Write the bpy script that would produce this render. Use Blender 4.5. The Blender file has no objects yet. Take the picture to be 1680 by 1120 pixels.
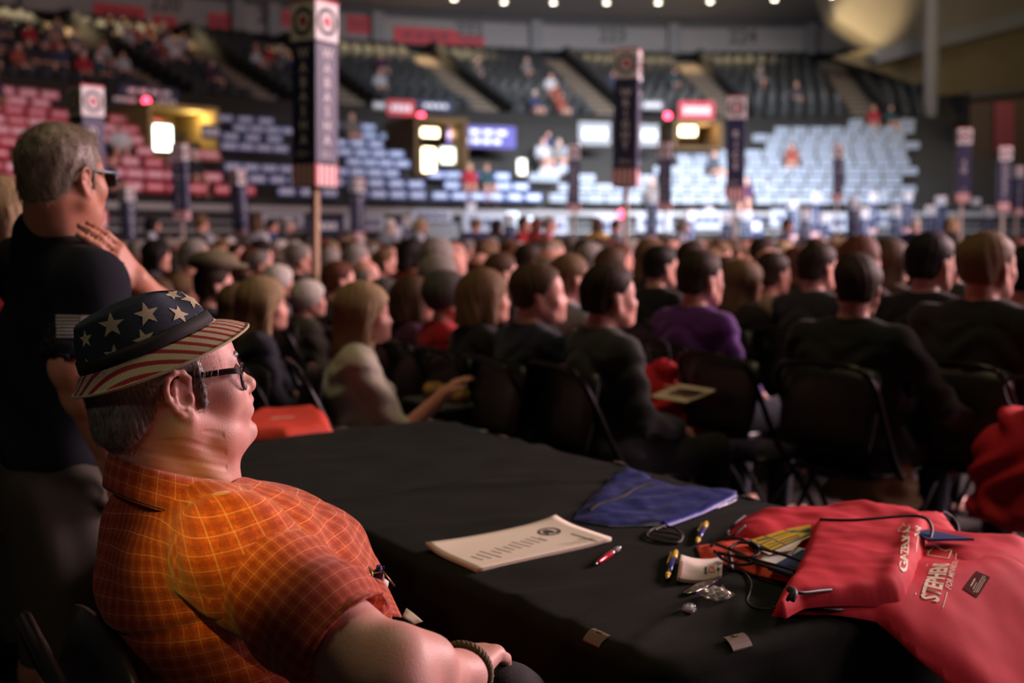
import bpy, bmesh, math, random
import numpy as np
from mathutils import Vector, Matrix, noise as mnoise
from mathutils.bvhtree import BVHTree
from mathutils.geometry import delaunay_2d_cdt

random.seed(7); np.random.seed(7)
S = bpy.context.scene
COL = S.collection
R_ = math.radians

# ---------------------------------------------------------------- camera
H_CAM, FPX = 1.34, 1950.0
PIT = math.atan(170 / FPX)
cam_d = bpy.data.cameras.new('camera'); cam = bpy.data.objects.new('camera', cam_d); COL.objects.link(cam)
cam.location = (0, 0, H_CAM); cam.rotation_euler = (math.pi / 2 - PIT, 0, 0)
cam_d.sensor_width = 36; cam_d.lens = FPX / 1680 * 36; cam_d.clip_start = 0.05; cam_d.clip_end = 300
cam_d.dof.use_dof = True; cam_d.dof.focus_distance = 1.72; cam_d.dof.aperture_fstop = 3.0; cam_d.dof.aperture_blades = 9
S.camera = cam

# ---------------------------------------------------------------- pixel helpers (1680 x 1120 frame) -> world points
SP, CP = math.sin(PIT), math.cos(PIT)
def ray(px, py):
    cx = (px - 840) / FPX; cy = (560 - py) / FPX
    return Vector((cx, CP + cy * SP, -SP + cy * CP))
def P(px, py, Y):
    d = ray(px, py); t = Y / d.y
    return Vector((d.x * t, Y, H_CAM + d.z * t))
def T(px, py, z=0.742):
    d = ray(px, py); t = (z - H_CAM) / d.z
    return Vector((d.x * t, d.y * t, z))
def PX(v):
    x, y, z = v[0], v[1], v[2] - H_CAM
    dep = y * CP - z * SP; up = y * SP + z * CP
    return 840 + FPX * x / dep, 560 - FPX * up / dep

# ---------------------------------------------------------------- exposure, world, lights
S.view_settings.view_transform = 'Standard'; S.view_settings.look = 'None'
S.view_settings.gamma = 1; S.view_settings.use_curve_mapping = False
S.view_settings.exposure = 0.0
w = bpy.data.worlds.new('arena_dark'); S.world = w; w.use_nodes = True
w.node_tree.nodes['Background'].inputs[0].default_value = (0.75, 0.72, 0.9, 1)
w.node_tree.nodes['Background'].inputs[1].default_value = 0.006

def lamp(name, kind, loc, target, energy, color, size=1.0, size_y=None, angle=None, blend=0.5):
    d = bpy.data.lights.new(name, kind); o = bpy.data.objects.new(name, d); COL.objects.link(o)
    o.location = loc; d.energy = energy; d.color = color
    v = Vector(target) - Vector(loc); o.rotation_euler = v.to_track_quat('-Z', 'Y').to_euler()
    if kind == 'AREA':
        d.shape = 'RECTANGLE'; d.size = size; d.size_y = size_y or size
    elif kind == 'SPOT':
        d.spot_size = R_(angle); d.spot_blend = blend; d.shadow_soft_size = size
    else: d.shadow_soft_size = size
    return o
# pinkish stage wash from in front of the crowd (to the right), warm house lights overhead, follow-spot spill from behind
lamp('stage_wash', 'AREA', (12.5, 3.2, 4.0), (0, 3.0, 1.0), 500, (1.0, 0.61, 0.65), 4, 3)
lamp('stage_face_fill', 'AREA', (11.0, 9.5, 4.6), (0, 4.5, 1.0), 1550, (1.0, 0.66, 0.70), 5, 3)  # unseen second light, added to brighten the right sides of the faces
lamp('stage_wash_far', 'AREA', (19, 14, 7.5), (1, 16, 1.0), 3600, (1.0, 0.66, 0.68), 6, 4)
lamp('house_light_warm', 'AREA', (0.0, 3.6, 10.5), (0.3, 3.9, 0), 165, (1.0, 0.80, 0.42), 2.5, 2.5)
lamp('spot_spill_orange', 'SPOT', (-0.9, -3.0, 4.9), tuple(P(384, 848, 1.55)), 1800, (1.0, 0.78, 0.07), 0.04, angle=3.1, blend=1.0)
lamp('rear_fill', 'SPOT', (-3.2, -4.4, 6.2), (-0.78, 2.15, 1.18), 300, (1.0, 0.80, 0.60), 0.4, angle=11, blend=0.9)  # fill added behind the camera to lift the two men's dark backs
lamp('bowl_flood_cool', 'AREA', (8, 24, 10.5), (5.0, 42, 2.6), 2300, (0.80, 0.88, 1.0), 8, 2).data.spread = R_(62)
lamp('bowl_flood_left', 'AREA', (-3, 20, 10.5), (-9, 36, 2.8), 650, (1.0, 0.86, 0.86), 6, 3)
for k_, n_ in enumerate((-58, -40, -22, -4)):
    sn_, cn_ = math.sin(R_(n_)), math.cos(R_(n_))
    lamp('upper_rear_warm', 'AREA', (11 + 43.2 * sn_, 14.8 + 43.2 * cn_, 11.4), (11 + 43.6 * sn_, 14.8 + 43.6 * cn_, 8.5), (1000, 900, 640, 480)[k_], (1.0, 0.76, 0.42), 9, .6).data.spread = R_(105)
lamp('roof_uplight', 'AREA', (6, 46, 10.6), (6, 52, 14), 430, (1.0, 0.95, 0.95), 14, 1)
lamp('bulkhead_spot', 'SPOT', tuple(P(1362, 105, 49.5)), tuple(P(1412, 38, 52.6)), 2600, (1.0, 0.78, 0.44), 0.1, angle=42, blend=0.7)
lamp('right_bulkhead_glow', 'AREA', (17, 38, 9.0), (20, 47, 10), 330, (1.0, 0.82, 0.5), 4, 2)

# ---------------------------------------------------------------- object helpers
def link(o, parent=None):
    COL.objects.link(o)
    if parent is not None: o.parent = parent
    return o
def tag(o, label, cat=None, group=None, kind=None):
    if label: o['label'] = label
    if cat: o['category'] = cat
    if group: o['group'] = group
    if kind: o['kind'] = kind
    return o
def thing(name, label, cat, loc=(0, 0, 0), rz=0.0, group=None):
    o = bpy.data.objects.new(name, None); o.empty_display_size = 0.05; link(o)
    o.location = loc; o.rotation_euler = (0, 0, rz)
    return tag(o, label, cat, group)
def mesh(name, V, F, mats=(), smooth=True, uv=None, midx=None):
    me = bpy.data.meshes.new(name)
    me.from_pydata([tuple(v) for v in V], [], [tuple(int(i) for i in f) for f in F])
    for m in (mats if isinstance(mats, (list, tuple)) else [mats]): me.materials.append(m)
    if midx is not None: me.polygons.foreach_set('material_index', np.asarray(midx, dtype=np.int32))
    if smooth: me.polygons.foreach_set('use_smooth', np.ones(len(me.polygons), dtype=bool))
    if uv is not None:
        L = me.uv_layers.new(name='UVMap'); idx = np.empty(len(me.loops), dtype=np.int32)
        me.loops.foreach_get('vertex_index', idx)
        L.data.foreach_set('uv', np.asarray(uv, dtype=np.float32)[idx].ravel())
    me.update(); return me
def obj(name, me, parent=None, loc=None, rz=None, kind=None):
    o = bpy.data.objects.new(name, me); link(o, parent)
    if loc is not None: o.location = loc
    if rz is not None: o.rotation_euler = (0, 0, rz)
    if kind: o['kind'] = kind
    return o
def struct(name, me, parent=None):
    return obj(name, me, parent, kind='structure')

class MB:
    """collects simple shapes into one mesh"""
    def __init__(s): s.V = []; s.F = []; s.M = []
    def add(s, V, F, m=0):
        o = len(s.V); s.V += [Vector(v) for v in V]; s.F += [tuple(i + o for i in f) for f in F]; s.M += [m] * len(F); return s
    def box(s, c, d, rz=0.0, m=0, bev=0.0, X=None):
        hx, hy, hz = d[0] / 2, d[1] / 2, d[2] / 2; b = min(bev, hx * .9, hy * .9, hz * .9)
        if b > 0:
            V = []
            for z, k in ((-hz, b), (-hz + b, 0), (hz - b, 0), (hz, b)):
                e = [(hx - k, hy - k - b), (hx - k - b, hy - k)] if k == 0 else [(hx - k, hy - k - b * .3), (hx - k - b * .3, hy - k)]
                q = e + [(-x, y) for x, y in reversed(e)] + [(-x, -y) for x, y in e] + [(x, -y) for x, y in reversed(e)]
                V += [(x, y, z) for x, y in q]
            F = [tuple(range(7, -1, -1)), tuple(range(24, 32))]
            for r in range(3):
                for i in range(8): F.append((r * 8 + i, r * 8 + (i + 1) % 8, r * 8 + 8 + (i + 1) % 8, r * 8 + 8 + i))
        else:
            V = [(x, y, z) for z in (-hz, hz) for x, y in ((-hx, -hy), (hx, -hy), (hx, hy), (-hx, hy))]
            F = [(3, 2, 1, 0), (4, 5, 6, 7), (0, 1, 5, 4), (1, 2, 6, 5), (2, 3, 7, 6), (3, 0, 4, 7)]
        M = Matrix.Translation(c) @ (X if X is not None else Matrix.Rotation(rz, 4, 'Z'))
        return s.add([M @ Vector(v) for v in V], F, m)
    def tube(s, path, r, n=8, m=0, closed=False, cap=True):
        path = [Vector(p) for p in path]; L = len(path)
        rr = r if isinstance(r, (list, tuple)) else [r] * L
        V = []; prev = None
        for i, p in enumerate(path):
            t = (path[(i + 1) % L] - path[i - 1]) if closed else (path[min(i + 1, L - 1)] - path[max(i - 1, 0)])
            t.normalize()
            if prev is None: a = t.orthogonal().normalized()
            else: a = (prev - t * prev.dot(t)); a = a.normalized() if a.length > 1e-6 else t.orthogonal().normalized()
            prev = a; b = t.cross(a)
            V += [p + (a * math.cos(2 * math.pi * k / n) + b * math.sin(2 * math.pi * k / n)) * rr[i] for k in range(n)]
        F = []
        for i in range(L if closed else L - 1):
            j = (i + 1) % L
            for k in range(n): F.append((i * n + k, i * n + (k + 1) % n, j * n + (k + 1) % n, j * n + k))
        if cap and not closed: F += [tuple(range(n - 1, -1, -1)), tuple(range((L - 1) * n, L * n))]
        return s.add(V, F, m)
    def lathe(s, prof, c=(0, 0, 0), n=20, m=0, X=None):
        V = []; F = []; X = X or Matrix.Identity(4)
        for r, z in prof:
            V += [Vector(c) + X @ Vector((r * math.cos(2 * math.pi * k / n), r * math.sin(2 * math.pi * k / n), z)) for k in range(n)]
        for i in range(len(prof) - 1):
            for k in range(n): F.append((i * n + k, i * n + (k + 1) % n, (i + 1) * n + (k + 1) % n, (i + 1) * n + k))
        if prof[0][0] > 1e-5: F.append(tuple(range(n - 1, -1, -1)))
        if prof[-1][0] > 1e-5: F.append(tuple(range((len(prof) - 1) * n, len(prof) * n)))
        return s.add(V, F, m)
    def me(s, name, mats, smooth=False):
        return mesh(name, s.V, s.F, mats, smooth, midx=s.M)
    def build(s, name, mats, parent=None, smooth=False, loc=None, rz=None, kind=None):
        return obj(name, s.me(name, mats, smooth), parent, loc, rz, kind)

def smooth_path(pts, n=8):
    pts = [Vector(p) for p in pts]; out = []
    for i in range(len(pts) - 1):
        p0 = pts[max(i - 1, 0)]; p1 = pts[i]; p2 = pts[i + 1]; p3 = pts[min(i + 2, len(pts) - 1)]
        for k in range(n):
            t = k / n
            out.append(0.5 * ((2 * p1) + (p2 - p0) * t + (2 * p0 - 5 * p1 + 4 * p2 - p3) * t * t + (3 * p1 - p0 - 3 * p2 + p3) * t ** 3))
    out.append(pts[-1]); return out

# ---------------------------------------------------------------- materials
class NT:
    def __init__(s, name):
        s.m = bpy.data.materials.new(name); s.m.use_nodes = True; s.t = s.m.node_tree; s.b = s.t.nodes['Principled BSDF']
    def n(s, kind, **kw):
        x = s.t.nodes.new(kind)
        for k, v in kw.items():
            if k.startswith('i_'):
                key = k[2:]; x.inputs[int(key) if key.isdigit() else key].default_value = v
            else: setattr(x, k, v)
        return x
    def l(s, a, b): s.t.links.new(a, b)
    def math(s, op, a, b=None, c=None):
        x = s.t.nodes.new('ShaderNodeMath'); x.operation = op
        for i, v in enumerate((a, b, c)):
            if v is None: continue
            if isinstance(v, (int, float)): x.inputs[i].default_value = v
            else: s.l(v, x.inputs[i])
        return x.outputs[0]
    def mix(s, f, a, b):
        x = s.t.nodes.new('ShaderNodeMix'); x.data_type = 'RGBA'
        for i, v in ((0, f), (6, a), (7, b)):
            if isinstance(v, (int, float)): x.inputs[i].default_value = v
            elif isinstance(v, tuple): x.inputs[i].default_value = v if len(v) == 4 else (*v, 1)
            else: s.l(v, x.inputs[i])
        return x.outputs[2]
    def set(s, rough=.6, metal=0, spec=.5, **kw):
        s.b.inputs['Roughness'].default_value = rough; s.b.inputs['Metallic'].default_value = metal
        s.b.inputs['Specular IOR Level'].default_value = spec
        for k, v in kw.items(): s.b.inputs[k.replace('_', ' ')].default_value = v
        return s
    def bump(s, h, strength=.3, dist=.002):
        x = s.n('ShaderNodeBump', i_Strength=strength, i_Distance=dist); s.l(h, x.inputs['Height']); s.l(x.outputs[0], s.b.inputs['Normal'])
    def col(s, c):
        if isinstance(c, tuple): s.b.inputs['Base Color'].default_value = c if len(c) == 4 else (*c, 1)
        else: s.l(c, s.b.inputs['Base Color'])
        return s
def mat(name, c, rough=.6, metal=0, spec=.5, var=0.12, scale=30, bump=0.0, bscale=None, dist=.002, **kw):
    """plain surface with a little procedural grain"""
    t = NT(name).set(rough, metal, spec, **kw)
    co = t.n('ShaderNodeTexCoord'); nz = t.n('ShaderNodeTexNoise', i_Scale=scale, i_Detail=3.0); t.l(co.outputs['Object'], nz.inputs[0])
    dark = tuple(x * (1 - var) for x in c); lite = tuple(min(1, x * (1 + var)) for x in c)
    t.col(t.mix(nz.outputs[0], dark, lite))
    if bump:
        n2 = t.n('ShaderNodeTexNoise', i_Scale=bscale or scale * 4, i_Detail=2.0); t.l(co.outputs['Object'], n2.inputs[0]); t.bump(n2.outputs[0], bump, dist)
    return t.m
def mat_obj(name, rough=.8, bump=.2, bscale=60, var=.25, spec=.3, stretch=None, sheen=0.0):
    """colour comes from the object's own viewport colour, so copies can share a mesh"""
    t = NT(name).set(rough, 0, spec); oi = t.n('ShaderNodeObjectInfo'); co = t.n('ShaderNodeTexCoord')
    src = co.outputs['Object']
    if stretch:
        mp = t.n('ShaderNodeMapping'); mp.inputs['Scale'].default_value = stretch; t.l(src, mp.inputs[0]); src = mp.outputs[0]
    nz = t.n('ShaderNodeTexNoise', i_Scale=bscale, i_Detail=3.0); t.l(src, nz.inputs[0])
    f = t.math('MULTIPLY_ADD', nz.outputs[0], var * 2, 1 - var)
    mx = t.n('ShaderNodeVectorMath', operation='SCALE'); t.l(oi.outputs['Color'], mx.inputs[0]); t.l(f, mx.inputs['Scale'])
    t.col(mx.outputs[0]); t.bump(nz.outputs[0], bump, .004)
    t.b.inputs['Sheen Weight'].default_value = sheen
    return t.m
def emit(name, c, k):
    t = NT(name); t.col(tuple(c)); t.b.inputs['Emission Color'].default_value = (*c, 1); t.b.inputs['Emission Strength'].default_value = k
    return t.m
def skin(name, c, red=.35, scale=22, rough=.5):
    t = NT(name).set(rough, 0, .35, Subsurface_Weight=.12, Subsurface_Scale=.006)
    t.b.inputs['Subsurface Radius'].default_value = (1, .35, .2)
    co = t.n('ShaderNodeTexCoord'); a = t.n('ShaderNodeTexNoise', i_Scale=scale, i_Detail=4.0); b = t.n('ShaderNodeTexNoise', i_Scale=420.0, i_Detail=2.0)
    v = t.n('ShaderNodeTexVoronoi', i_Scale=300.0)
    for x in (a, b, v): t.l(co.outputs['Object'], x.inputs[0])
    rr = (min(1, c[0] * 1.08), c[1] * (1 - red), c[2] * (1 - red * 1.1))
    t.col(t.mix(t.math('MULTIPLY', t.math('SUBTRACT', a.outputs[0], .3), 1.6), tuple(c), rr))
    t.bump(t.math('ADD', b.outputs[0], v.outputs[0]), .25, .0006)
    return t.m

M = {}
M['skin'] = skin('skin_crowd', (.62, .36, .28))
M['skin_old'] = skin('skin_weathered', (.60, .38, .32), .30, 26)
M['skin_tan'] = skin('skin_tanned', (.48, .25, .16))
M['cloth_obj'] = mat_obj('crowd_clothing', .85, .35, 45, .22, .2, sheen=.1)
M['hair_obj'] = mat_obj('crowd_hair', .62, .9, 30, .62, .2, stretch=(6, 6, 1.2))
M['steel_dark'] = mat('black_painted_steel', (.012, .012, .012), .28, .3, .6)
M['vinyl'] = mat('black_vinyl', (.008, .008, .008), .42, 0, .5, bump=.15, bscale=260)
M['concrete'] = mat('arena_concrete', (.20, .17, .13), .9, scale=3, bump=.2, bscale=20)
M['concrete_l'] = mat('pale_concrete', (.27, .255, .255), .9, scale=2)
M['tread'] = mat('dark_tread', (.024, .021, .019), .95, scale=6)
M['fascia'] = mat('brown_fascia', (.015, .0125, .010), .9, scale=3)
M['stair'] = mat('brown_stair', (.16, .12, .085), .9, scale=4)
M['black'] = mat('matte_black', (.010, .010, .011), .8)
M['floor'] = mat('dark_arena_floor', (.020, .016, .015), .6, scale=4, bump=.05)
M['white'] = mat('white_board', (.78, .78, .80), .7)
M['board'] = mat('pale_board', (.34, .35, .40), .8)
M['navy'] = mat('navy_board', (.020, .026, .085), .55)
M['red'] = mat('red_print', (.52, .035, .05), .6)
M['wood'] = mat('pale_wood', (.42, .28, .17), .7, scale=12, bump=.1)
M['grey'] = mat('mid_grey', (.20, .20, .21), .7)
M['greyd'] = mat('dark_grey', (.06, .06, .065), .7)
M['yellow'] = mat('yellow_plastic', (.75, .52, .03), .35)
M['ivory'] = mat('ivory_print', (.74, .66, .50), .7)
M['lens'] = NT('spectacle_lens').set(.03, 0, .5, Transmission_Weight=1.0, IOR=1.25).col((.85, .85, .9)).m
M['chrome'] = mat('chrome', (.75, .75, .78), .15, 1.0)
# ---------------------------------------------------------------- implicit-surface modelling of bodies and clothes
class SDF:
    def __init__(s, lo, hi, h):
        s.lo = np.array(lo, float); s.h = h
        s.n = [int(math.ceil((b - a) / h)) + 1 for a, b in zip(lo, hi)]
        s.ax = [(s.lo[i] + h * np.arange(s.n[i])).astype(np.float32) for i in range(3)]
        s.D = np.full(s.n, 1.0, np.float32)
        s.R = np.eye(3); s.O = np.zeros(3); s.sc = 1.0
    def frame(s, O=(0, 0, 0), R=None, sc=1.0):
        s.O = np.array(O, float); s.R = np.eye(3) if R is None else np.array(R, float); s.sc = sc; return s
    def w(s, p): return s.R @ (np.array(p, float) * s.sc) + s.O
    def _sub(s, lo, hi):
        a = []
        for i in range(3):
            i0 = max(0, int((lo[i] - s.lo[i]) / s.h) - 1); i1 = min(s.n[i], int((hi[i] - s.lo[i]) / s.h) + 3)
            if i1 <= i0: return None
            a.append(slice(i0, i1))
        return tuple(a)
    def _apply(s, sl, d, k, op):
        A = s.D[sl]
        if op == '-': a, b = -A, d
        elif op == '&': a, b = -A, -d
        else: a, b = A, d
        if k > 0:
            hh = np.clip(.5 + .5 * (b - a) / k, 0, 1); r = b + (a - b) * hh - k * hh * (1 - hh)
        else: r = np.minimum(a, b)
        s.D[sl] = -r if op in '-&' else r
    def cone(s, a, b, ra, rb, k=.02, op='+'):
        a = s.w(a); b = s.w(b); ra *= s.sc; rb *= s.sc; m = max(ra, rb) + k + 4 * s.h
        sl = s._sub(np.minimum(a, b) - m, np.maximum(a, b) + m)
        if sl is None: return s
        X = s.ax[0][sl[0]][:, None, None]; Y = s.ax[1][sl[1]][None, :, None]; Z = s.ax[2][sl[2]][None, None, :]
        v = b - a; L2 = max(1e-9, float(v @ v))
        t = np.clip(((X - a[0]) * v[0] + (Y - a[1]) * v[1] + (Z - a[2]) * v[2]) / L2, 0, 1)
        d = np.sqrt((X - a[0] - t * v[0]) ** 2 + (Y - a[1] - t * v[1]) ** 2 + (Z - a[2] - t * v[2]) ** 2) - (ra + (rb - ra) * t)
        s._apply(sl, d, k, op); return s
    def sph(s, c, r, k=.02, op='+'): return s.cone(c, c, r, r, k, op)
    def ell(s, c, r, k=.02, op='+', rot=None):
        c = s.w(c); r = np.array(r, float) * s.sc; m = max(r) + k + 4 * s.h
        sl = s._sub(c - m, c + m)
        if sl is None: return s
        Rm = s.R if rot is None else s.R @ np.array(rot, float)
        X = s.ax[0][sl[0]][:, None, None] - c[0]; Y = s.ax[1][sl[1]][None, :, None] - c[1]; Z = s.ax[2][sl[2]][None, None, :] - c[2]
        q = [(X * Rm[0, i] + Y * Rm[1, i] + Z * Rm[2, i]) for i in range(3)]
        k0 = np.sqrt(sum((q[i] / r[i]) ** 2 for i in range(3))); k1 = np.sqrt(sum((q[i] / r[i] ** 2) ** 2 for i in range(3)))
        d = k0 * (k0 - 1) / np.maximum(k1, 1e-6)
        s._apply(sl, d.astype(np.float32), k, op); return s
    def plane(s, p, nrm, k=0.0):
        """keep only the side the normal points away from"""
        p = s.w(p); nrm = s.R @ np.array(nrm, float); nrm /= np.linalg.norm(nrm)
        X = s.ax[0][:, None, None]; Y = s.ax[1][None, :, None]; Z = s.ax[2][None, None, :]
        d = ((X - p[0]) * nrm[0] + (Y - p[1]) * nrm[1] + (Z - p[2]) * nrm[2]).astype(np.float32)
        s._apply((slice(None),) * 3, d, k, '&'); return s
    def surf(s):
        D = s.D; D[0], D[-1] = 1, 1; D[:, 0] = 1; D[:, -1] = 1; D[:, :, 0] = 1; D[:, :, -1] = 1
        I = D < 0
        C = np.zeros([n - 1 for n in s.n], np.int8)
        for dx in (0, 1):
            for dy in (0, 1):
                for dz in (0, 1): C += I[dx:s.n[0] - 1 + dx, dy:s.n[1] - 1 + dy, dz:s.n[2] - 1 + dz]
        act = (C > 0) & (C < 8); ii = np.argwhere(act)
        idx = np.full(C.shape, -1, np.int64); idx[act] = np.arange(len(ii))
        acc = np.zeros((len(ii), 3)); cnt = np.zeros(len(ii))
        for ax in range(3):
            o1, o2 = [a for a in range(3) if a != ax]
            for u in (0, 1):
                for v in (0, 1):
                    p0 = ii.copy(); p0[:, o1] += u; p0[:, o2] += v; p1 = p0.copy(); p1[:, ax] += 1
                    d0 = D[tuple(p0.T)]; d1 = D[tuple(p1.T)]; m = (d0 < 0) != (d1 < 0)
                    t = d0[m] / (d0[m] - d1[m]); q = p0[m].astype(float); q[:, ax] += t
                    acc[m] += q; cnt[m] += 1
        V = s.lo + s.h * (acc / np.maximum(cnt, 1)[:, None])
        F = []
        for ax in range(3):
            o1, o2 = [(1, 2), (2, 0), (0, 1)][ax]
            sl0 = [slice(1, -1)] * 3; sl1 = [slice(1, -1)] * 3; sl0[ax] = slice(0, -1); sl1[ax] = slice(1, None)
            A = I[tuple(sl0)]; B = I[tuple(sl1)]; m = A != B; e = np.argwhere(m)
            e0 = e + 1; e0[:, ax] -= 1; inside = A[m]
            def cell(du, dv):
                q = e0.copy(); q[:, o1] -= du; q[:, o2] -= dv; return idx[tuple(q.T)]
            f = np.stack([cell(1, 1), cell(0, 1), cell(0, 0), cell(1, 0)], 1)
            f[~inside] = f[~inside][:, ::-1]; F.append(f)
        F = np.concatenate(F); F = F[(F >= 0).all(1)]
        return V, F

def relax(V, F, it=1, lam=.5):
    for _ in range(it):
        acc = np.zeros_like(V); c = np.zeros(len(V))
        for a in range(4):
            for b in ((a + 1) % 4, (a + 3) % 4):
                np.add.at(acc, F[:, a], V[F[:, b]]); np.add.at(c, F[:, a], 1)
        V = V + lam * (acc / np.maximum(c, 1)[:, None] - V)
    return V
def vnormals(V, F):
    fn = np.cross(V[F[:, 2]] - V[F[:, 0]], V[F[:, 3]] - V[F[:, 1]]); N = np.zeros_like(V)
    for a in range(4): np.add.at(N, F[:, a], fn)
    return N / np.maximum(np.linalg.norm(N, axis=1), 1e-12)[:, None]
def fastmesh(name, V, F, mats, uv=None):
    me = bpy.data.meshes.new(name); nv, nf = len(V), len(F)
    me.vertices.add(nv); me.vertices.foreach_set('co', np.asarray(V, np.float32).ravel())
    me.loops.add(nf * 4); me.loops.foreach_set('vertex_index', np.asarray(F, np.int32).ravel())
    me.polygons.add(nf); me.polygons.foreach_set('loop_start', np.arange(0, nf * 4, 4, dtype=np.int32))
    me.polygons.foreach_set('loop_total', np.full(nf, 4, np.int32)); me.update(calc_edges=True)
    me.polygons.foreach_set('use_smooth', np.ones(nf, dtype=bool))
    for m in (mats if isinstance(mats, (list, tuple)) else [mats]): me.materials.append(m)
    if uv is not None:
        L = me.uv_layers.new(name='UVMap'); L.data.foreach_set('uv', np.asarray(uv, np.float32)[np.asarray(F).ravel()].ravel())
    me.validate(); me.update(); return me
def sdf_mesh(name, sd, mats, rel=1, disp=None, uvf=None):
    V, F = sd.surf()
    if rel: V = relax(V, F, rel)
    if disp is not None: V = V + vnormals(V, F) * disp(V)[:, None]
    return fastmesh(name, V, F, mats, None if uvf is None else uvf(V))
def joined(name, parts, mats):
    Vs, Fs, o = [], [], 0
    for V, F in parts: Vs.append(V); Fs.append(F + o); o += len(V)
    return fastmesh(name, np.concatenate(Vs), np.concatenate(Fs), mats)
def rotz(a):
    """rotation so that local +Y faces heading a (clockwise from world +Y)"""
    c, s = math.cos(-a), math.sin(-a); return np.array([[c, -s, 0], [s, c, 0], [0, 0, 1.0]])
def rotx(a):
    c, s = math.cos(a), math.sin(a); return np.array([[1, 0, 0], [0, c, -s], [0, s, c]])
def roty(a):
    c, s = math.cos(a), math.sin(a); return np.array([[c, 0, s], [0, 1, 0], [-s, 0, c]])

def head_prims(s, fine=False, jowl=1.0, fem=0.0):
    """head in its own frame: origin between the ears, +Y the face, +Z up, metres"""
    s.ell((0, -.012, .048), (.077, .100, .082), .02)
    s.ell((0, .034, .022), (.066, .062, .075), .03)
    s.ell((0, .042, -.032), (.054, .058, .066), .03)
    for x in (-1, 1):
        s.cone((x * .058, .002, -.042), (x * .018, .074, -.086), .024 - .004 * fem, .017, .025)
        s.sph((x * .039, .066, -.018), .024, .022)
        if jowl: s.sph((x * .034, .050, -.078), .022 * jowl, .02)
    s.ell((0, .089, -.046), (.028, .022, .026), .02)
    s.sph((0, .096, -.085), .0168, .018)
    s.ell((0, .040, -.086), (.036, .040, .020), .03)
    s.cone((-.034, .081, .028), (.034, .081, .028), .0115, .0115, .012)
    for x in (-1, 1): s.sph((x * .032, .100, .009), .0185, .012, '-')
    for x in (-1, 1): s.ell((x * .032, .076, .009), (.0165, .014, .013), .006)
    s.cone((0, .088, .020), (0, .109, -.014), .0075, .0105, .010)
    s.sph((0, .1115, -.0160), .0118, .006)
    for x in (-1, 1): s.ell((x * .0135, .097, -.020), (.0085, .011, .008), .006)
    if fine:
        for x in (-1, 1):
            s.ell((x * .0075, .103, -.0285), (.0038, .006, .004), .003, '-')
            s.cone((x * .019, .098, -.020), (x * .029, .090, -.040), .0018, .0012, .007, '-')
            s.cone((x * .033, .0895, .0165), (x * .045, .080, .010), .0035, .003, .005)
            s.cone((x * .022, .089, -.0015), (x * .043, .080, -.004), .0035, .003, .006)
            s.cone((x * .020, .106, -.068), (0, .113, -.066), .0025, .004, .008, '-')
        for z in (.062, .074): s.cone((-.03, .094 - (z - .06) * .3, z), (.03, .094 - (z - .06) * .3, z), .001, .001, .004, '-')
    s.cone((-.016, .1000, -.0405), (0, .1085, -.0385), .0055, .0062, .006); s.cone((.016, .1000, -.0405), (0, .1085, -.0385), .0055, .0062, .006)
    s.cone((-.015, .1000, -.0525), (0, .1045, -.0525), .0062, .0068, .007); s.cone((.015, .1000, -.0525), (0, .1045, -.0525), .0062, .0068, .007)
    s.cone((-.020, .100, -.0465), (0, .113, -.0460), .0008, .0016, .003, '-'); s.cone((.020, .100, -.0465), (0, .113, -.0460), .0008, .0016, .003, '-')
def ear_prims(s, fine=False, sc=1.0):
    for x in (-1, 1):
        def q(a, b, c=0.0): return (x * (.074 + c), a * sc, b * sc)
        if not fine:
            s.ell((x * .079, -.006, .004), (.008, .019, .033), .008, rot=rotx(.15)); continue
        s.ell((x * .0755, -.002, .003), (.0075, .017, .030), .008, rot=rotx(.2))
        helix = [q(.011, .012, .004), q(.011, .024, .007), q(.004, .034, .010), q(-.008, .036, .013), q(-.019, .029, .015), q(-.024, .016, .016), q(-.022, .001, .014), q(-.015, -.014, .011), q(-.006, -.026, .008), q(.003, -.034, .006)]
        for a, b in zip(helix, helix[1:]): s.cone(a, b, .0042, .0042, .004)
        anti = [q(-.006, .024, .009), q(-.012, .012, .011), q(-.012, -.002, .011), q(-.006, -.014, .009), q(.002, -.018, .008)]
        for a, b in zip(anti, anti[1:]): s.cone(a, b, .003, .0032, .004)
        s.ell(q(.005, -.031, .005), (.005, .0075, .0105), .005)
        s.ell(q(.0105, -.005, .005), (.005, .004, .007), .004)
        s.ell(q(.000, -.003, .0115), (.006, .0075, .011), .004, '-')
        s.ell(q(-.004, .022, .0125), (.004, .006, .007), .004, '-')

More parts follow.
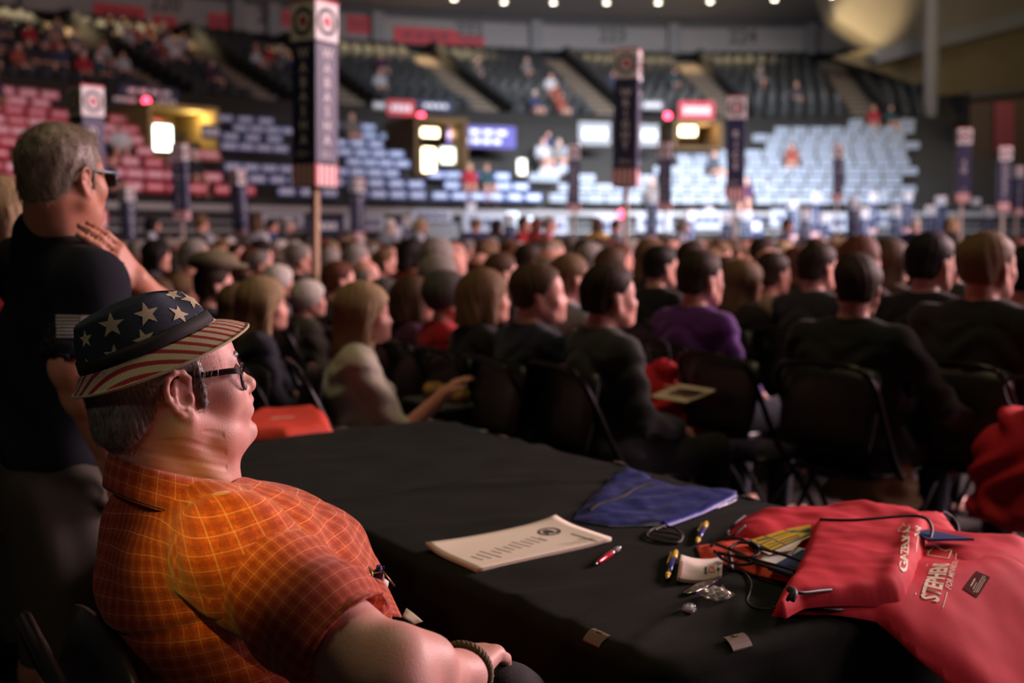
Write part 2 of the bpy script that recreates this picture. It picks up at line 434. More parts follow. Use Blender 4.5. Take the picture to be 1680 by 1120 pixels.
def hair_sdf(s, style, vol=.012, fem=0.0):
    """hair shell on the head frame; the face side is cut away"""
    if style == 'short':
        s.ell((0, -.012, .050), (.078 + vol, .102 + vol, .084 + vol), .01); s.ell((0, -.055, -.02), (.066, .055, .06), .03)
        s.ell((0, .030, .040), (.068 + vol * .6, .070 + vol * .5, .075), .02)
        s.plane((0, .012, -.002), (0, .80, -.60), .012)
        s.ell((0, .125, -.02), (.10, .075, .095), .015, '-')
        s.plane((0, 0, -.062), (0, -.2, -1), .01)
        for x in (-1, 1): s.ell((x * .086, -.002, -.012), (.022, .024, .034), .01, '-')
    elif style == 'fringe':      # bald on top, hair round the sides
        s.ell((0, -.014, .030), (.082, .104, .075), .01); s.ell((0, -.055, -.02), (.067, .055, .06), .03)
        s.plane((0, .01, .065), (0, .25, 1), .015); s.plane((0, .03, 0), (0, 1, -.15), .012)
        s.plane((0, 0, -.062), (0, -.2, -1), .01)
        for x in (-1, 1): s.ell((x * .086, -.002, -.012), (.022, .024, .034), .01, '-')
    elif style in ('long', 'bob', 'puff'):
        v = vol
        s.ell((0, -.015, .052), (.083 + v, .106 + v, .088 + v), .01)
        if style == 'puff':
            s.ell((0, -.03, .03), (.098, .105, .10), .03)
        else:
            zb = -.30 if style == 'long' else -.12
            s.cone((0, -.045, .02), (0, -.075, zb), .092, .072 if style == 'long' else .085, .03)
            for x in (-1, 1): s.cone((x * .070, .008, .03), (x * .078, .0, zb * .85), .032, .030, .03)
            s.plane((0, 0, zb - .02), (0, -.15, -1), .02)
        s.ell((0, .118, -.045), (.064, .085, .118), .015, '-')
        s.ell((0, -.0, -.16), (.062, .055, .10), .02, '-') if style == 'bob' else None
        if style == 'puff': s.plane((0, 0, -.055), (0, .25, -1), .01)

def fist(s, W, fwd, side, up, sc=1.0, curl=1.0, fine=False):
    """hand: palm, four curled fingers, thumb from the palm's side"""
    W, fwd, side, up = (np.array(v, float) for v in (W, fwd, side, up))
    fwd /= np.linalg.norm(fwd); side = side - fwd * (side @ fwd); side /= np.linalg.norm(side); up = np.cross(side, fwd) * (1 if np.cross(side, fwd) @ up > 0 else -1)
    q = lambda f, a, u: W + sc * (f * fwd + a * side + u * up)
    for a in (-.026, -.009, .009, .026): s.cone(q(.005, a * .6, 0), q(.078 - abs(a - .004) * .25, a, .004), .0165, .0125, .012)
    lens = {-.030: (.034, .022, .018), -.010: (.042, .027, .020), .011: (.044, .028, .020), .031: (.038, .025, .019)}
    for a, (l1, l2, l3) in lens.items():
        p = q(.080 - abs(a - .004) * .3, a, .002); ang = 0.0; r = .0092 * (1 if abs(a) < .02 else .92)
        for L, bend in ((l1, .55), (l2, .95), (l3, .6)):
            ang += bend * curl; p2 = p + sc * L * (math.cos(ang) * fwd - math.sin(ang) * up)
            s.cone(p, p2, r * sc, r * .93 * sc, .004); p = p2; r *= .93
    t0 = q(.022, -.030, -.004); t1 = q(.052, -.052, -.012); t2 = q(.078, -.050, -.022); t3 = q(.098, -.036, -.030)
    s.cone(t0, t1, .0145 * sc, .0115 * sc, .012); s.cone(t1, t2, .0108 * sc, .0100 * sc, .004); s.cone(t2, t3, .0098 * sc, .0085 * sc, .004)

# ---------------------------------------------------------------- crowd figures (local frame: +Y is the way they face, origin on the floor under the hips)
def person_meshes(key, h=.0125, yaw=0.0, pitch=0.0, style='short', fem=0.0, pose='lap', stand=False, broad=1.0, lean=0.0, sleeves='long', low=False):
    zs = .50
    legz = .88 if stand else zs
    J = {}
    hipz = legz
    J['pel'] = (0, 0, hipz); ch = hipz + .34; sh = hipz + (.47 if stand else .455); y0 = -.03 + lean
    sx = (.185 - .025 * fem) * broad
    hd = np.array((0, y0 + .045, hipz + (.66 if stand else .645)))
    HR = rotz(yaw) @ rotx(pitch)
    arms = {}
    for x in (-1, 1):
        S_ = (x * sx, y0, sh)
        if stand: E_, W_ = (x * (sx + .05), y0 - .02, hipz + .16), (x * (sx + .04), y0 + .12, hipz - .06)
        else: E_, W_ = (x * (sx + .055), y0 + .04, hipz + .20), (x * .11, .27, hipz + .13)
        if pose == 'reach' and x == 1: E_, W_ = (sx + .03, y0 + .16, hipz + .17), (.20, .34, hipz + .33)
        if pose == 'wide' and x == 1: E_, W_ = (sx + .14, y0 + .08, hipz + .22), (sx + .20, .30, hipz + .08)
        if pose == 'phone' and x == 1: E_, W_ = (sx + .06, y0 + .10, hipz + .18), (.12, .33, hipz + .30)
        if pose == 'clap': E_, W_ = (x * (sx + .06), y0 + .12, hipz + .22), (x * .05, .33, hipz + .36)
        arms[x] = (S_, E_, W_)
    legs = {}
    for x in (-1, 1):
        if stand: legs[x] = ((x * .095, 0, hipz), (x * .105, .01, .48), (x * .11, -.03, .09), (x * .13, .13, .035))
        else: legs[x] = ((x * .095, .0, zs), (x * .13, .44, zs + .03), (x * .13, .42, .10), (x * .15, .57, .035))
    lo = (-.52, -.34, 0 if not low else hipz - .05); hi = (.52, .68, hipz + .86)
    if low: hi = (.52, .45, hipz + .86)
    def torso(s, o):
        b = broad
        s.cone((-.07, 0, hipz + .04), (.07, 0, hipz + .04), .125 + o, .125 + o, .03)
        s.ell((0, y0 * .5 + .01, hipz + .20), (.155 * b + o, .115 + o, .19), .05)
        s.ell((0, y0 - .005, ch), ((.175 - .02 * fem) * b + o, .115 + o + .005 * fem, .15), .05)
        s.cone((-sx + .03, y0, sh - .01), (sx - .03, y0, sh - .01), .062 + o, .062 + o, .05)
        s.cone((-.07, y0, sh + .02), (.07, y0, sh + .02), .055 + o, .055 + o, .05)
        if fem:
            for x in (-1, 1): s.sph((x * .075, y0 + .085, ch - .02), .062 + o, .03)
    def limbs(s, o, legs_on=True, cut=1.0):
        for x in (-1, 1):
            a, e, wv = (np.array(v) for v in arms[x])
            s.cone(a, e, .052 + o - .008 * fem, .042 + o, .03)
            if cut > 0: s.cone(e, e + (wv - e) * cut, .041 + o, .030 + o * 1.2 if cut > .9 else .036 + o, .02)
            if legs_on and not low:
                hp, kn, an, toe = legs[x]
                s.cone(hp, kn, .088 + o, .060 + o, .03); s.cone(kn, an, .058 + o, .042 + o, .02)
    # skin: one continuous body
    b = SDF(lo, hi, h); torso(b, 0); limbs(b, 0)
    for x in (-1, 1):
        if not low:
            an, toe = legs[x][2], legs[x][3]; b.cone((an[0], an[1] - .02, .04), toe, .040, .034, .02)
        a, e, wv = (np.array(v) for v in arms[x]); d = wv - e
        if low or h > .016: b.cone(wv, wv + d / np.linalg.norm(d) * .10, .038, .028, .02)
        else: fist(b, wv, d, (-x, .0, 0), (0, 0, 1), .95, .55)
    b.cone((0, y0 - .005, sh + .03), hd + HR @ np.array((0, -.028, -.045)), .058 - .008 * fem, .055 - .008 * fem, .025)
    b.frame(hd, HR, 1.02 - .04 * fem); head_prims(b, False, 1 - fem, fem); ear_prims(b); b.frame()
    body = sdf_mesh(key + '_body', b, M['skin'], 1)
    c = SDF(lo, hi, h); torso(c, .012); limbs(c, .011, False, 1.0 if sleeves == 'long' else 0.02)
    tm = None
    if not low:
        tq = SDF(lo, (hi[0], hi[1], hipz + .25), h); tq.cone((-.08, 0, hipz + .03), (.08, 0, hipz + .03), .130, .130, .03)
        for x in (-1, 1):
            hp, kn, an, toe = legs[x]; tq.cone(hp, kn, .101, .074, .03); tq.cone(kn, an, .072, .056, .02)
        tm = sdf_mesh(key + '_trousers', tq, M['cloth_obj'], 2)
    c.ell((0, y0 + .005, sh + .075), (.068, .062, .03), .02)
    c.ell((0, y0 + .012, sh + .115), (.060, .060, .05), .012, '-')
    rn = random.random() * 9
    cl = sdf_mesh(key + '_clothing', c, M['cloth_obj'], 2, lambda V: .006 * np.sin(V[:, 2] * 55 + 3 * np.sin(V[:, 0] * 21 + rn) + V[:, 1] * 17) * (V[:, 2] < sh))
    hr = None
    if style != 'bald':
        q = SDF(hd - .24 - np.array((0, 0, .2)), hd + .24, h * .8 if not low else h * .9); q.frame(hd, HR, 1.02 - .04 * fem); hair_sdf(q, style, .011 + .004 * fem, fem)
        hr = sdf_mesh(key + '_hair', q, M['hair_obj'], 2, lambda V: .0018 * np.sin((np.arctan2(V[:, 1] - hd[1], V[:, 0] - hd[0])) * 23 + 3.5 * np.sin(V[:, 2] * 14 + rn) + 2 * np.sin(V[:, 0] * 60)) + .004 * np.sin(V[:, 2] * 26 + V[:, 0] * 20 + rn))
    return dict(body=body, clothing=cl, hair=hr, trousers=tm, top=hd[2] + .145, hd=hd)
HAIR = {'black': (.010, .008, .007), 'dark brown': (.030, .018, .010), 'brown': (.075, .042, .020), 'light brown': (.16, .095, .045), 'blonde': (.30, .215, .115), 'grey': (.24, .22, .20), 'white': (.55, .52, .48), 'auburn': (.11, .035, .018), 'dark grey': (.08, .075, .07)}
def place_person(Vr, label, group, loc, heading, hair='brown', cloth=(.02, .02, .02), sc=1.0, name='person', zsc=None):
    r = thing(name, label, 'person', loc, -heading, group); r.scale = (sc, sc, zsc or sc)
    c = obj('body', Vr['body'], r)
    c = obj('clothing', Vr['clothing'], r); c.color = (*cloth, 1)
    if Vr['trousers'] is not None and loc[1] < 16: c = obj('trousers', Vr['trousers'], r); c.color = (.012, .012, .015, 1) if len(label) % 3 else (.02, .025, .045, 1)
    if Vr['hair'] is not None and hair: c = obj('hair', Vr['hair'], r); c.color = (*HAIR[hair], 1)
    return r
# ---------------------------------------------------------------- the arena bowl (circle about CB; rows are rings)
CB = Vector((11.0, 14.8, 0))
def ring(a, R, z): return Vector((CB.x + R * math.sin(a), CB.y + R * math.cos(a), z))   # a: outward heading
def bowl_angle(px, R, z=0):
    """outward heading where the sight line of picture column px meets the ring of radius R"""
    th = math.atan((px - 840) / FPX); v = Vector((math.sin(th), math.cos(th), 0)); b = v.dot(CB)
    t = b + math.sqrt(max(0, b * b - CB.length_squared + R * R)); p = v * t - CB
    return math.atan2(p.x, p.y)
def arc_strip(prof, a0, a1, n, name, m, parent=None, kind='structure', smooth=False):
    """prof: list of (R, z) swept round the bowl from heading a0 to a1"""
    V = []; F = []; k = len(prof)
    for i in range(n + 1):
        a = a0 + (a1 - a0) * i / n
        V += [ring(a, R, z) for R, z in prof]
    for i in range(n):
        for j in range(k - 1): F.append((i * k + j, i * k + j + 1, (i + 1) * k + j + 1, (i + 1) * k + j))
    return obj(name, mesh(name, V, F, m, smooth), parent, kind=kind)
A0, A1 = R_(-78), R_(12)
struct('floor', mesh('floor', [(-70, -8, 0), (60, -8, 0), (60, 90, 0), (-70, 90, 0)], [(0, 1, 2, 3)], M['floor'], False))
# dasher wall at the floor's edge
arc_strip([(24.2, 0), (24.2, 2.05), (24.5, 2.05)], A0, R_(24), 90, 'wall_dasher', M['black'])
for k, (z, hh, mm) in enumerate(((2.02, .16, 'concrete_l'), (1.72, .05, 'grey'), (1.50, .07, 'concrete_l'))):
    arc_strip([(24.12 - .01 * k, z), (24.12 - .01 * k, z + hh), (24.3, z + hh)], A0, R_(24), 90, 'trim_%d' % (k + 1), M[mm])
# lower tier: ten treads
LR0, LZ0, LDR, LDZ, NL = 24.5, 2.05, .86, .36, 10
pf = []
for i in range(NL): pf += [(LR0 + i * LDR, LZ0 + i * LDZ), (LR0 + (i + 1) * LDR, LZ0 + i * LDZ)]
pf.append((LR0 + NL * LDR, LZ0 + NL * LDZ))
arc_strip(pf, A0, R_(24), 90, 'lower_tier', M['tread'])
# concourse face between the tiers
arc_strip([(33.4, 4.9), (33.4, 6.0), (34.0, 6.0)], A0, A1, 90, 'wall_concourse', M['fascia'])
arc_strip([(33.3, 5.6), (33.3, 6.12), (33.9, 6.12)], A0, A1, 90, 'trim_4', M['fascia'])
# upper tier
UR0, UZ0, UDR, UDZ, NU = 34.0, 5.85, .80, .285, 15
pf = []
for i in range(NU): pf += [(UR0 + i * UDR, UZ0 + i * UDZ), (UR0 + (i + 1) * UDR, UZ0 + i * UDZ)]
pf.append((UR0 + NU * UDR, UZ0 + NU * UDZ))
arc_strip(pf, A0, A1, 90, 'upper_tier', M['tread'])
URB, UZB = UR0 + NU * UDR, UZ0 + NU * UDZ
# back wall over a gap coloured black for the shadow band there, ceiling
arc_strip([(URB, UZB), (URB + 1.2, UZB), (URB + 1.2, UZB + .75)], A0, A1, 90, 'wall_gap_shade', M['black'])
arc_strip([(URB + .5, UZB + .55), (URB + .5, 12.0), (URB + .7, 12.05)], A0, A1, 90, 'wall_back', M['concrete_l'])
arc_strip([(URB + .35, 11.9), (URB + .35, 12.2), (URB + 2, 12.2)], A0, A1, 90, 'trim_5', M['greyd'])
arc_strip([(30, 14.2), (40, 13.4), (URB + 1.5, 12.15)], A0, A1, 90, 'ceiling', M['concrete_l'])
# pilasters on the back wall
for k, px in enumerate((60, 398, 455, 622, 878, 1100, 1322)):
    a = bowl_angle(px, URB + .3); p = ring(a, URB + .3, 0)
    MB().box((p.x, p.y, 11.3), (.55, .5, 1.5), rz=-a, bev=.04).build('pilaster', M['grey'], kind='structure').name = 'trim_%d' % (10 + k)
# section numbers and red banners along the back wall
def text_me(name, s, size, m, bold=0.0, ext=0.0, align='CENTER', spacing=1.0, line=1.0, shear=0.0, res=3, narrow=1.0):
    c = bpy.data.curves.new(name, 'FONT'); c.body = s; c.size = size; c.offset = bold; c.extrude = ext; c.align_x = align; c.align_y = 'CENTER'
    c.space_character = spacing; c.space_line = line; c.shear = shear; c.resolution_u = res; c.fill_mode = 'FRONT' if ext == 0 else 'BOTH'
    o = bpy.data.objects.new(name, c); COL.objects.link(o); dg = bpy.context.evaluated_depsgraph_get()
    me = bpy.data.meshes.new_from_object(o.evaluated_get(dg)); bpy.data.objects.remove(o); bpy.data.curves.remove(c)
    me.name = name; me.materials.clear(); me.materials.append(m)
    if narrow != 1.0:
        for v in me.vertices: v.co.x *= narrow
    return me
def wall_frame(px, R, z):
    a = bowl_angle(px, R); o = ring(a, R, z); return o, a
def upright(o, me, parent, a, mk):
    pass
for s, px, z, lb in (('220', 283, 11.55, 'among the red banners at the far end'), ('221', 455, 11.45, 'just before the WABASHA sign head'), ('222', 772, 11.45, 'at the end of the long red banner'), ('223', 1002, 11.45, 'above the WRIGHT sign head'), ('224', 1212, 11.45, 'above the RICE sign')):
    p, a = wall_frame(px, URB + .44, z)
    o = obj('section_number', text_me('section_number', s, .95, M['greyd'], .012, .01), None, p)
    o.rotation_euler = (math.pi / 2, 0, -a)
    tag(o, f'grey section number on the pale upper wall {lb}', 'sign', 'section numbers on the upper wall')
def banner(px0, px1, y0, y1, R, m, name, label, cat, group, lines=0, lm=None, depth=.03):
    a0, a1 = bowl_angle(px0, R), bowl_angle(px1, R); am = (a0 + a1) / 2; p = ring(am, R, 0)
    wd = (ring(a0, R, 0) - ring(a1, R, 0)).length
    z0 = P((px0 + px1) / 2, y1, p.y).z; z1 = P((px0 + px1) / 2, y0, p.y).z
    p.z = (z0 + z1) / 2
    t = thing(name, label, cat, p, -am, group)
    MB().box((0, 0, 0), (wd, depth, z1 - z0), bev=.006).build('board', m, t)
    for k in range(lines):
        zz = (z1 - z0) * (.5 - (k + .75) / (lines + .5)); ww = wd * (.78 if k % 2 == 0 else .6)
        q = MB(); nb = 4
        for j in range(nb): q.box((-ww / 2 + ww * (j + .5) / nb, -depth / 2 - .006, zz), (ww / nb * .72, .012, (z1 - z0) * .42 / max(1, lines)), bev=.003)
        o = q.build('print', lm or M['white'], t); o['kind'] = 'stuff'
    return t
gq = 'red sponsor banners on the upper wall'
for i, (x0, x1, y0, y1, wd) in enumerate(((168, 250, 8, 40, 'long red banner left of the number 220'), (262, 300, 26, 44, 'short red banner under the number 220'), (352, 392, 22, 50, 'square red banner right of the number 220'), (470, 512, 18, 45, 'red banner behind the WABASHA sign head'), (574, 611, 26, 55, 'small red banner between WABASHA sign and number 222'), (650, 752, 46, 72, 'long red banner before the section number above the dark stairs'), (752, 795, 60, 74, 'narrow red banner under the number 222'))):
    banner(x0, x1, y0, y1, URB + .42, M['red'], 'wall_banner', wd, 'banner', gq, 1, mat('red_print_dark', (.22, .03, .05), .6) if i == 0 else bpy.data.materials['red_print_dark'])
# small roof lights
gl = emit('lamp_glow', (1, .9, .72), 14)
for i, (px, py) in enumerate(((745, -1), (827, 4), (908, 5), (995, 5), (1080, 5), (1165, 3), (1271, 0), (1365, -6))):
    p = P(px, py, 52.0); t = thing('ceiling_light', f'small round ceiling light, number {i+1} counted from the bulkhead end' if 0 else 'small round warm ceiling light above the upper wall', 'light', p, 0, 'row of ceiling lights')
    MB().lathe([(.10, 0), (.13, .02), (.13, .4), (.05, .45)], n=14).build('housing', M['grey'], t)
    MB().lathe([(.095, -.012), (.11, -.002), (.11, .01)], n=14).build('bulb', gl, t)

# right-hand bulkhead: slanting beam, olive wall, pillar, dark doorway wall
m_olive = mat('olive_plaster', (.20, .155, .085), .9, scale=1.5)
def slab(name, pts, Y0, thick, m):
    """upright panel whose corners are given where they stand at distance Y0"""
    n = len(pts); f = [P(x, y, Y0) for x, y in pts]; b = [v + Vector((0, thick, 0)) for v in f]
    F = [tuple(range(n)), tuple(range(2 * n - 1, n - 1, -1))] + [(i, i + n, (i + 1) % n + n, (i + 1) % n) for i in range(n)]
    me = mesh(name, f + b, F, m, False)
    bm = bmesh.new(); bm.from_mesh(me); bmesh.ops.recalc_face_normals(bm, faces=bm.faces); bm.to_mesh(me); bm.free()
    return struct(name, me)
slab('wall_right', [(1366, 95), (1452, 72), (1760, -10), (1760, 133), (1545, 158), (1450, 120)], 53.5, 1.0, m_olive)
slab('trim_6', [(1352, -30), (1800, -60), (1760, 2), (1452, 80), (1372, 30)], 52.6, 2.0, M['concrete'])
slab('trim_7', [(1430, 84), (1760, -5), (1760, 22), (1440, 104)], 52.3, 1.0, M['grey'])
slab('wall_dark', [(1592, 150), (1780, 130), (1780, 400), (1592, 400)], 44.0, .6, mat('dark_brown_wall', (.032, .018, .011), .9))
slab('door_1', [(1632, 168), (1664, 168), (1664, 252), (1632, 252)], 43.8, .2, mat('maroon_door', (.11, .006, .018), .7))
slab('trim_8', [(1592, 152), (1780, 133), (1780, 142), (1592, 162)], 43.7, .2, M['black'])
p = P(1528, 100, 50); MB().lathe([(.30, 4.0), (.30, 14.5)], (p.x, p.y, 0), 20).build('trim_9', M['concrete_l'], kind='structure', smooth=True)

# ---------------------------------------------------------------- vomitories (lit tunnels) and the corner lights
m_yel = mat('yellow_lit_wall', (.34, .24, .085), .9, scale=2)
m_open = emit('daylit_opening', (.92, 1.0, .88), 9)
m_warm = emit('warm_tube', (1, .78, .42), 9)
m_pale = emit('pale_opening', (1, 1, .80), 2.2)
def tunnel(px0, px1, y0, y1, R, wall):
    a0, a1 = bowl_angle(px0, R), bowl_angle(px1, R); am = (a0 + a1) / 2; p = ring(am, R, 0); wd = (ring(a0, R, 0) - ring(a1, R, 0)).length
    z0 = P((px0 + px1) / 2, y1, p.y).z; z1 = P((px0 + px1) / 2, y0, p.y).z
    q = MB()
    q.box((-wd / 2, 1.2, (z0 + z1) / 2), (.12, 2.6, z1 - z0)); q.box((wd / 2, 1.2, (z0 + z1) / 2), (.12, 2.6, z1 - z0)); q.box((0, 1.2, z1), (wd + .12, 2.6, .12)); q.box((0, 2.4, (z0 + z1) / 2), (wd, .2, z1 - z0))
    q.box((0, 1.0, z0 + .05), (wd, 2.6, .1))
    o = q.build('tunnel_wall', wall, loc=(p.x, p.y, 0), rz=-am, kind='structure'); return o
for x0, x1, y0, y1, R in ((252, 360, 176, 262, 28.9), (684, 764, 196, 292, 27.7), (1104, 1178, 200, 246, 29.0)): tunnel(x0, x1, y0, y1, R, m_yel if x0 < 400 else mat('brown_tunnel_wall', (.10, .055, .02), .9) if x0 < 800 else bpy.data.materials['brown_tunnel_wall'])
def lampbox(px0, px1, y0, y1, R, m, name, label, cat='light'):
    a0, a1 = bowl_angle(px0, R), bowl_angle(px1, R); am = (a0 + a1) / 2; p = ring(am, R, 0); wd = (ring(a0, R, 0) - ring(a1, R, 0)).length
    z0 = P((px0 + px1) / 2, y1, p.y).z; z1 = P((px0 + px1) / 2, y0, p.y).z; p.z = (z0 + z1) / 2
    t = thing(name, label, cat, p, -am)
    MB().box((0, .06, 0), (wd + .12, .08, z1 - z0 + .12), bev=.02).build('frame', M['greyd'], t); MB().box((0, 0, 0), (wd, .06, z1 - z0), bev=.01).build('light_panel', m, t)
lampbox(260, 287, 206, 254, 29.2, m_open, 'lit_opening', 'tall bright greenish white lit opening behind the OLMSTED sign', 'opening')
lampbox(695, 714, 243, 288, 28.0, m_warm, 'lit_opening', 'tall narrow warm lit opening in the middle tunnel', 'opening')
lampbox(694, 720, 211, 224, 28.0, m_warm, 'wall_light', 'bright warm lamp at the top of the middle tunnel')
lampbox(724, 760, 243, 268, 28.4, m_pale, 'light_screen', 'pale yellow glowing screen beside the middle tunnel lamp', 'screen')
lampbox(1112, 1138, 207, 222, 29.4, m_warm, 'wall_light', 'bright warm lamp right of the WRIGHT sign')
lampbox(1098, 1106, 216, 226, 29.4, m_warm, 'wall_light', 'small warm lamp just left of the tunnel lamp by the WRIGHT sign')
lampbox(850, 862, 262, 286, 27.6, m_pale, 'wall_light', 'small pale upright lamp beside the dark gap', 'light')
for a, (px, x) in enumerate(((300, 0),)): pass
for px, yy, R in ((325, 195, 29.4), (740, 220, 28.6), (1150, 212, 29.4)):
    p = ring(bowl_angle(px, R), R, 0); p.z = P(px, yy, p.y).z; d = bpy.data.lights.new('tunnel_lamp', 'POINT'); o = bpy.data.objects.new('tunnel_lamp', d); COL.objects.link(o); o.location = p; d.energy = 45; d.color = (1, .72, .32); d.shadow_soft_size = .15
m_led = emit('red_led', (1, .05, .10), 12)
for px, py, R, lb in ((239, 167, 33.0, 'glowing red lamp on the fascia left of the lit opening'), (690, 191, 33.0, 'glowing red lamp above the middle tunnel'), (1095, 190, 33.0, 'glowing red lamp right of the WRIGHT sign'), (1020, 351, 23.9, 'glowing red lamp low beside the WRIGHT sign pole')):
    a = bowl_angle(px, R); p = ring(a, R, 0); q = P(px, py, p.y); t = thing('red_lamp', lb, 'light', q, -a, None)
    MB().lathe([(.05, 0), (.12, .03), (.12, .09), (.02, .10)], X=Matrix.Rotation(math.pi / 2, 4, 'X'), n=14).build('lens', m_led, t, smooth=True)
    MB().box((0, .10, 0), (.3, .06, .3), bev=.02).build('bracket', M['greyd'], t)
# fascia signs
for x0, x1, y0, y1, c, lb in ((205, 300, 142, 160, 'navy', 'long navy fascia banner left of the lit tunnel'), (196, 232, 160, 178, 'white', 'small pale fascia board under the navy banner'), (262, 300, 158, 175, 'navy', 'short navy fascia banner under the long one'), (638, 682, 164, 190, 'red', 'red fascia banner over the middle tunnel'), (690, 742, 166, 182, 'navy', 'navy fascia banner right of the red fascia banner'), (614, 636, 166, 180, 'grey', 'small grey fascia board left of the red fascia banner'), (1050, 1085, 165, 180, 'grey', 'grey fascia board right of the WRIGHT sign'), (1110, 1168, 166, 196, 'red', 'red and white fascia banner near the RICE sign'), (336, 368, 204, 229, 'navy', 'small navy plaque on the yellow tunnel wall'), (948, 1000, 200, 238, 'grey', 'grey printed cloth under the upper tier before the WRIGHT sign'), (884, 926, 252, 286, 'white', 'white printed board in the dark gap beside the ANOKA sign'), (1046, 1078, 204, 240, 'grey', 'grey cloth right of the WRIGHT sign'), (734, 846, 206, 242, 'purple', 'wide violet banner with two pale lines beside the middle tunnel')):
    if c == 'purple' and 'purple' not in M: M['purple'] = mat('violet_board', (.07, .06, .26), .6)
    banner(x0, x1, y0, y1, 33.15 if y0 < 200 else 28.6, M[c], 'fascia_banner', lb, 'banner', 'fascia banners between the tiers', 2 if c == 'purple' else 1, M['grey'] if c == 'white' else None)

# ---------------------------------------------------------------- upper-tier stairs, aisles, seats
stairs_px = ((95, 0), (292, 0), (452, 0), (690, 0), (905, 0), (1120, 0), (1352, 0))
aisle = []
for k, (px, _) in enumerate(stairs_px):
    a = bowl_angle(px, URB - .5); aisle.append(a)
    q = MB(); qd = MB()
    for i in range(NU):
        p = ring(a, UR0 + (i + .5) * UDR, UZ0 + i * UDZ + .07); q.box(p, (1.05, UDR, .14), rz=-a)
        p2 = p - Vector((math.cos(a), -math.sin(a), 0)) * 0 + Vector((math.cos(a), -math.sin(a), 0)) * .72; qd.box((p2.x, p2.y, p.z + .30), (.28, UDR, .9), rz=-a)
    st = q.build('stair_steps', M['stair'], kind='structure'); qd.build('stair_wall', M['black'], kind='structure')
seat_m = NT('seat_plastic').set(.30, 0, .5); seat_m.col((.018, .0195, .021)); seat_m = seat_m.m
def seat_me():
    q = MB(); V = []; F = []
    for i in range(5):
        for j in range(4):
            x = -.22 + .11 * i; z = .34 + .155 * j; V.append((x * (1 - .12 * max(0, j - 2)), .16 + .035 * j - .05 * (1 - (x / .22) ** 2) * -1, z))
    o = len(V); V += [(v[0], v[1] + .03, v[2]) for v in V]
    for i in range(4):
        for j in range(3):
            a, b, c, d = i * 4 + j, (i + 1) * 4 + j, (i + 1) * 4 + j + 1, i * 4 + j + 1
            F += [(a, b, c, d), (a + o, d + o, c + o, b + o)]
    q.add(V, F); q.box((0, -.06, .42), (.44, .40, .05), bev=.02, X=Matrix.Rotation(R_(4), 4, 'X')); q.box((0, .10, .2), (.06, .12, .42))
    return q.me('arena_seat', seat_m, True)
SEAT = seat_me()
ROWN = ['lowest', 'second', 'third', 'fourth', 'fifth', 'sixth', 'seventh', 'eighth', 'ninth', 'tenth', 'eleventh', 'twelfth', 'thirteenth', 'fourteenth', 'top']
rest = []; n_ind = 0; seats = []
for i in range(NU):
    R = UR0 + i * UDR + .35; z = UZ0 + i * UDZ; n = int((A1 - A0) * R / .54)
    for k in range(n):
        a = A0 + (A1 - A0) * k / n; p = ring(a, R, z); px, py = PX(p)
        if px < -60 or px > 1520 or (px > 1500 and i > 6): continue
        if any(abs(a - b) * R < .95 and (b < a + .03) for b in aisle) or any(0 < (a - b) * R < 1.0 for b in aisle): continue
        seats.append((px, py, p, a, i))
near = [s for s in seats if 560 < s[0] < 1500 and s[4] < 11]
random.shuffle(near); near = sorted(near, key=lambda s: s[4])[:290]; nid = set(id(s) for s in near)
def upper_zone(px):
    for x, nm in ((690, 'the section by the WABASHA sign'), (905, 'the middle upper section'), (1120, 'the section behind the WRIGHT sign'), (1352, 'the section behind the RICE sign')):
        if px < x: return nm
    return 'the last section beside the bulkhead'
for s in seats:
    if id(s) in nid:
        o = obj('arena_seat', SEAT, None, s[2], -s[3]); z = upper_zone(s[0])
        tag(o, f'dark fold-down seat, {ROWN[s[4]]} row of {z}', 'seat', f'upper seats, {z}, {ROWN[s[4]]} row')
    else: rest.append(s)
sv = np.array([v.co for v in SEAT.vertices]); sf = [tuple(p.vertices) for p in SEAT.polygons]
V = []; F = []
for s in rest:
    c, sn = math.cos(-s[3]), math.sin(-s[3]); o = len(V)
    q = sv @ np.array([[c, sn, 0], [-sn, c, 0], [0, 0, 1]]) + np.array(s[2]); V += [tuple(x) for x in q]; F += [tuple(i + o for i in f) for f in sf]
o = obj('arena_seats', mesh('arena_seats', V, F, seat_m)); tag(o, 'the many further dark seats filling the upper tier', 'seats', None, 'stuff')

# ---------------------------------------------------------------- placards standing on the lower-tier seats
def placard_mat(name, c, w, cover):
    t = NT(name).set(.65, 0, .3); uv = t.n('ShaderNodeTexCoord'); sp = t.n('ShaderNodeSeparateXYZ'); t.l(uv.outputs['Generated'], sp.inputs[0])
    # flat print: a block of pale lettering across the middle
    y = t.math('SUBTRACT', 1.0, t.math('ABSOLUTE', t.math('MULTIPLY', t.math('SUBTRACT', sp.outputs[2], .52), 2.0)))
    x = t.math('SUBTRACT', 1.0, t.math('ABSOLUTE', t.math('MULTIPLY', t.math('SUBTRACT', sp.outputs[0], .5), 2.0)))
    wv = t.math('GREATER_THAN', t.math('FRACT', t.math('MULTIPLY', sp.outputs[0], 9.0)), .18)
    f = t.math('MULTIPLY', t.math('MULTIPLY', t.math('GREATER_THAN', y, 1 - cover), t.math('GREATER_THAN', x, .16)), wv)
    t.col(t.mix(f, c, w)); return t.m
PLM = {'red': placard_mat('placard_red', (.50, .03, .055), (.78, .45, .50), .42), 'blue': placard_mat('placard_blue', (.040, .075, .24), (.60, .66, .82), .62), 'white': placard_mat('placard_white', (.30, .325, .37), (.14, .18, .30), .30), 'pink': placard_mat('placard_pink', (.60, .12, .17), (.8, .6, .64), .5)}
PLB = {k: MB().box((0, 0, .13), (.57, .018, .25), bev=.006).me('placard_' + k, v, False) for k, v in PLM.items()}
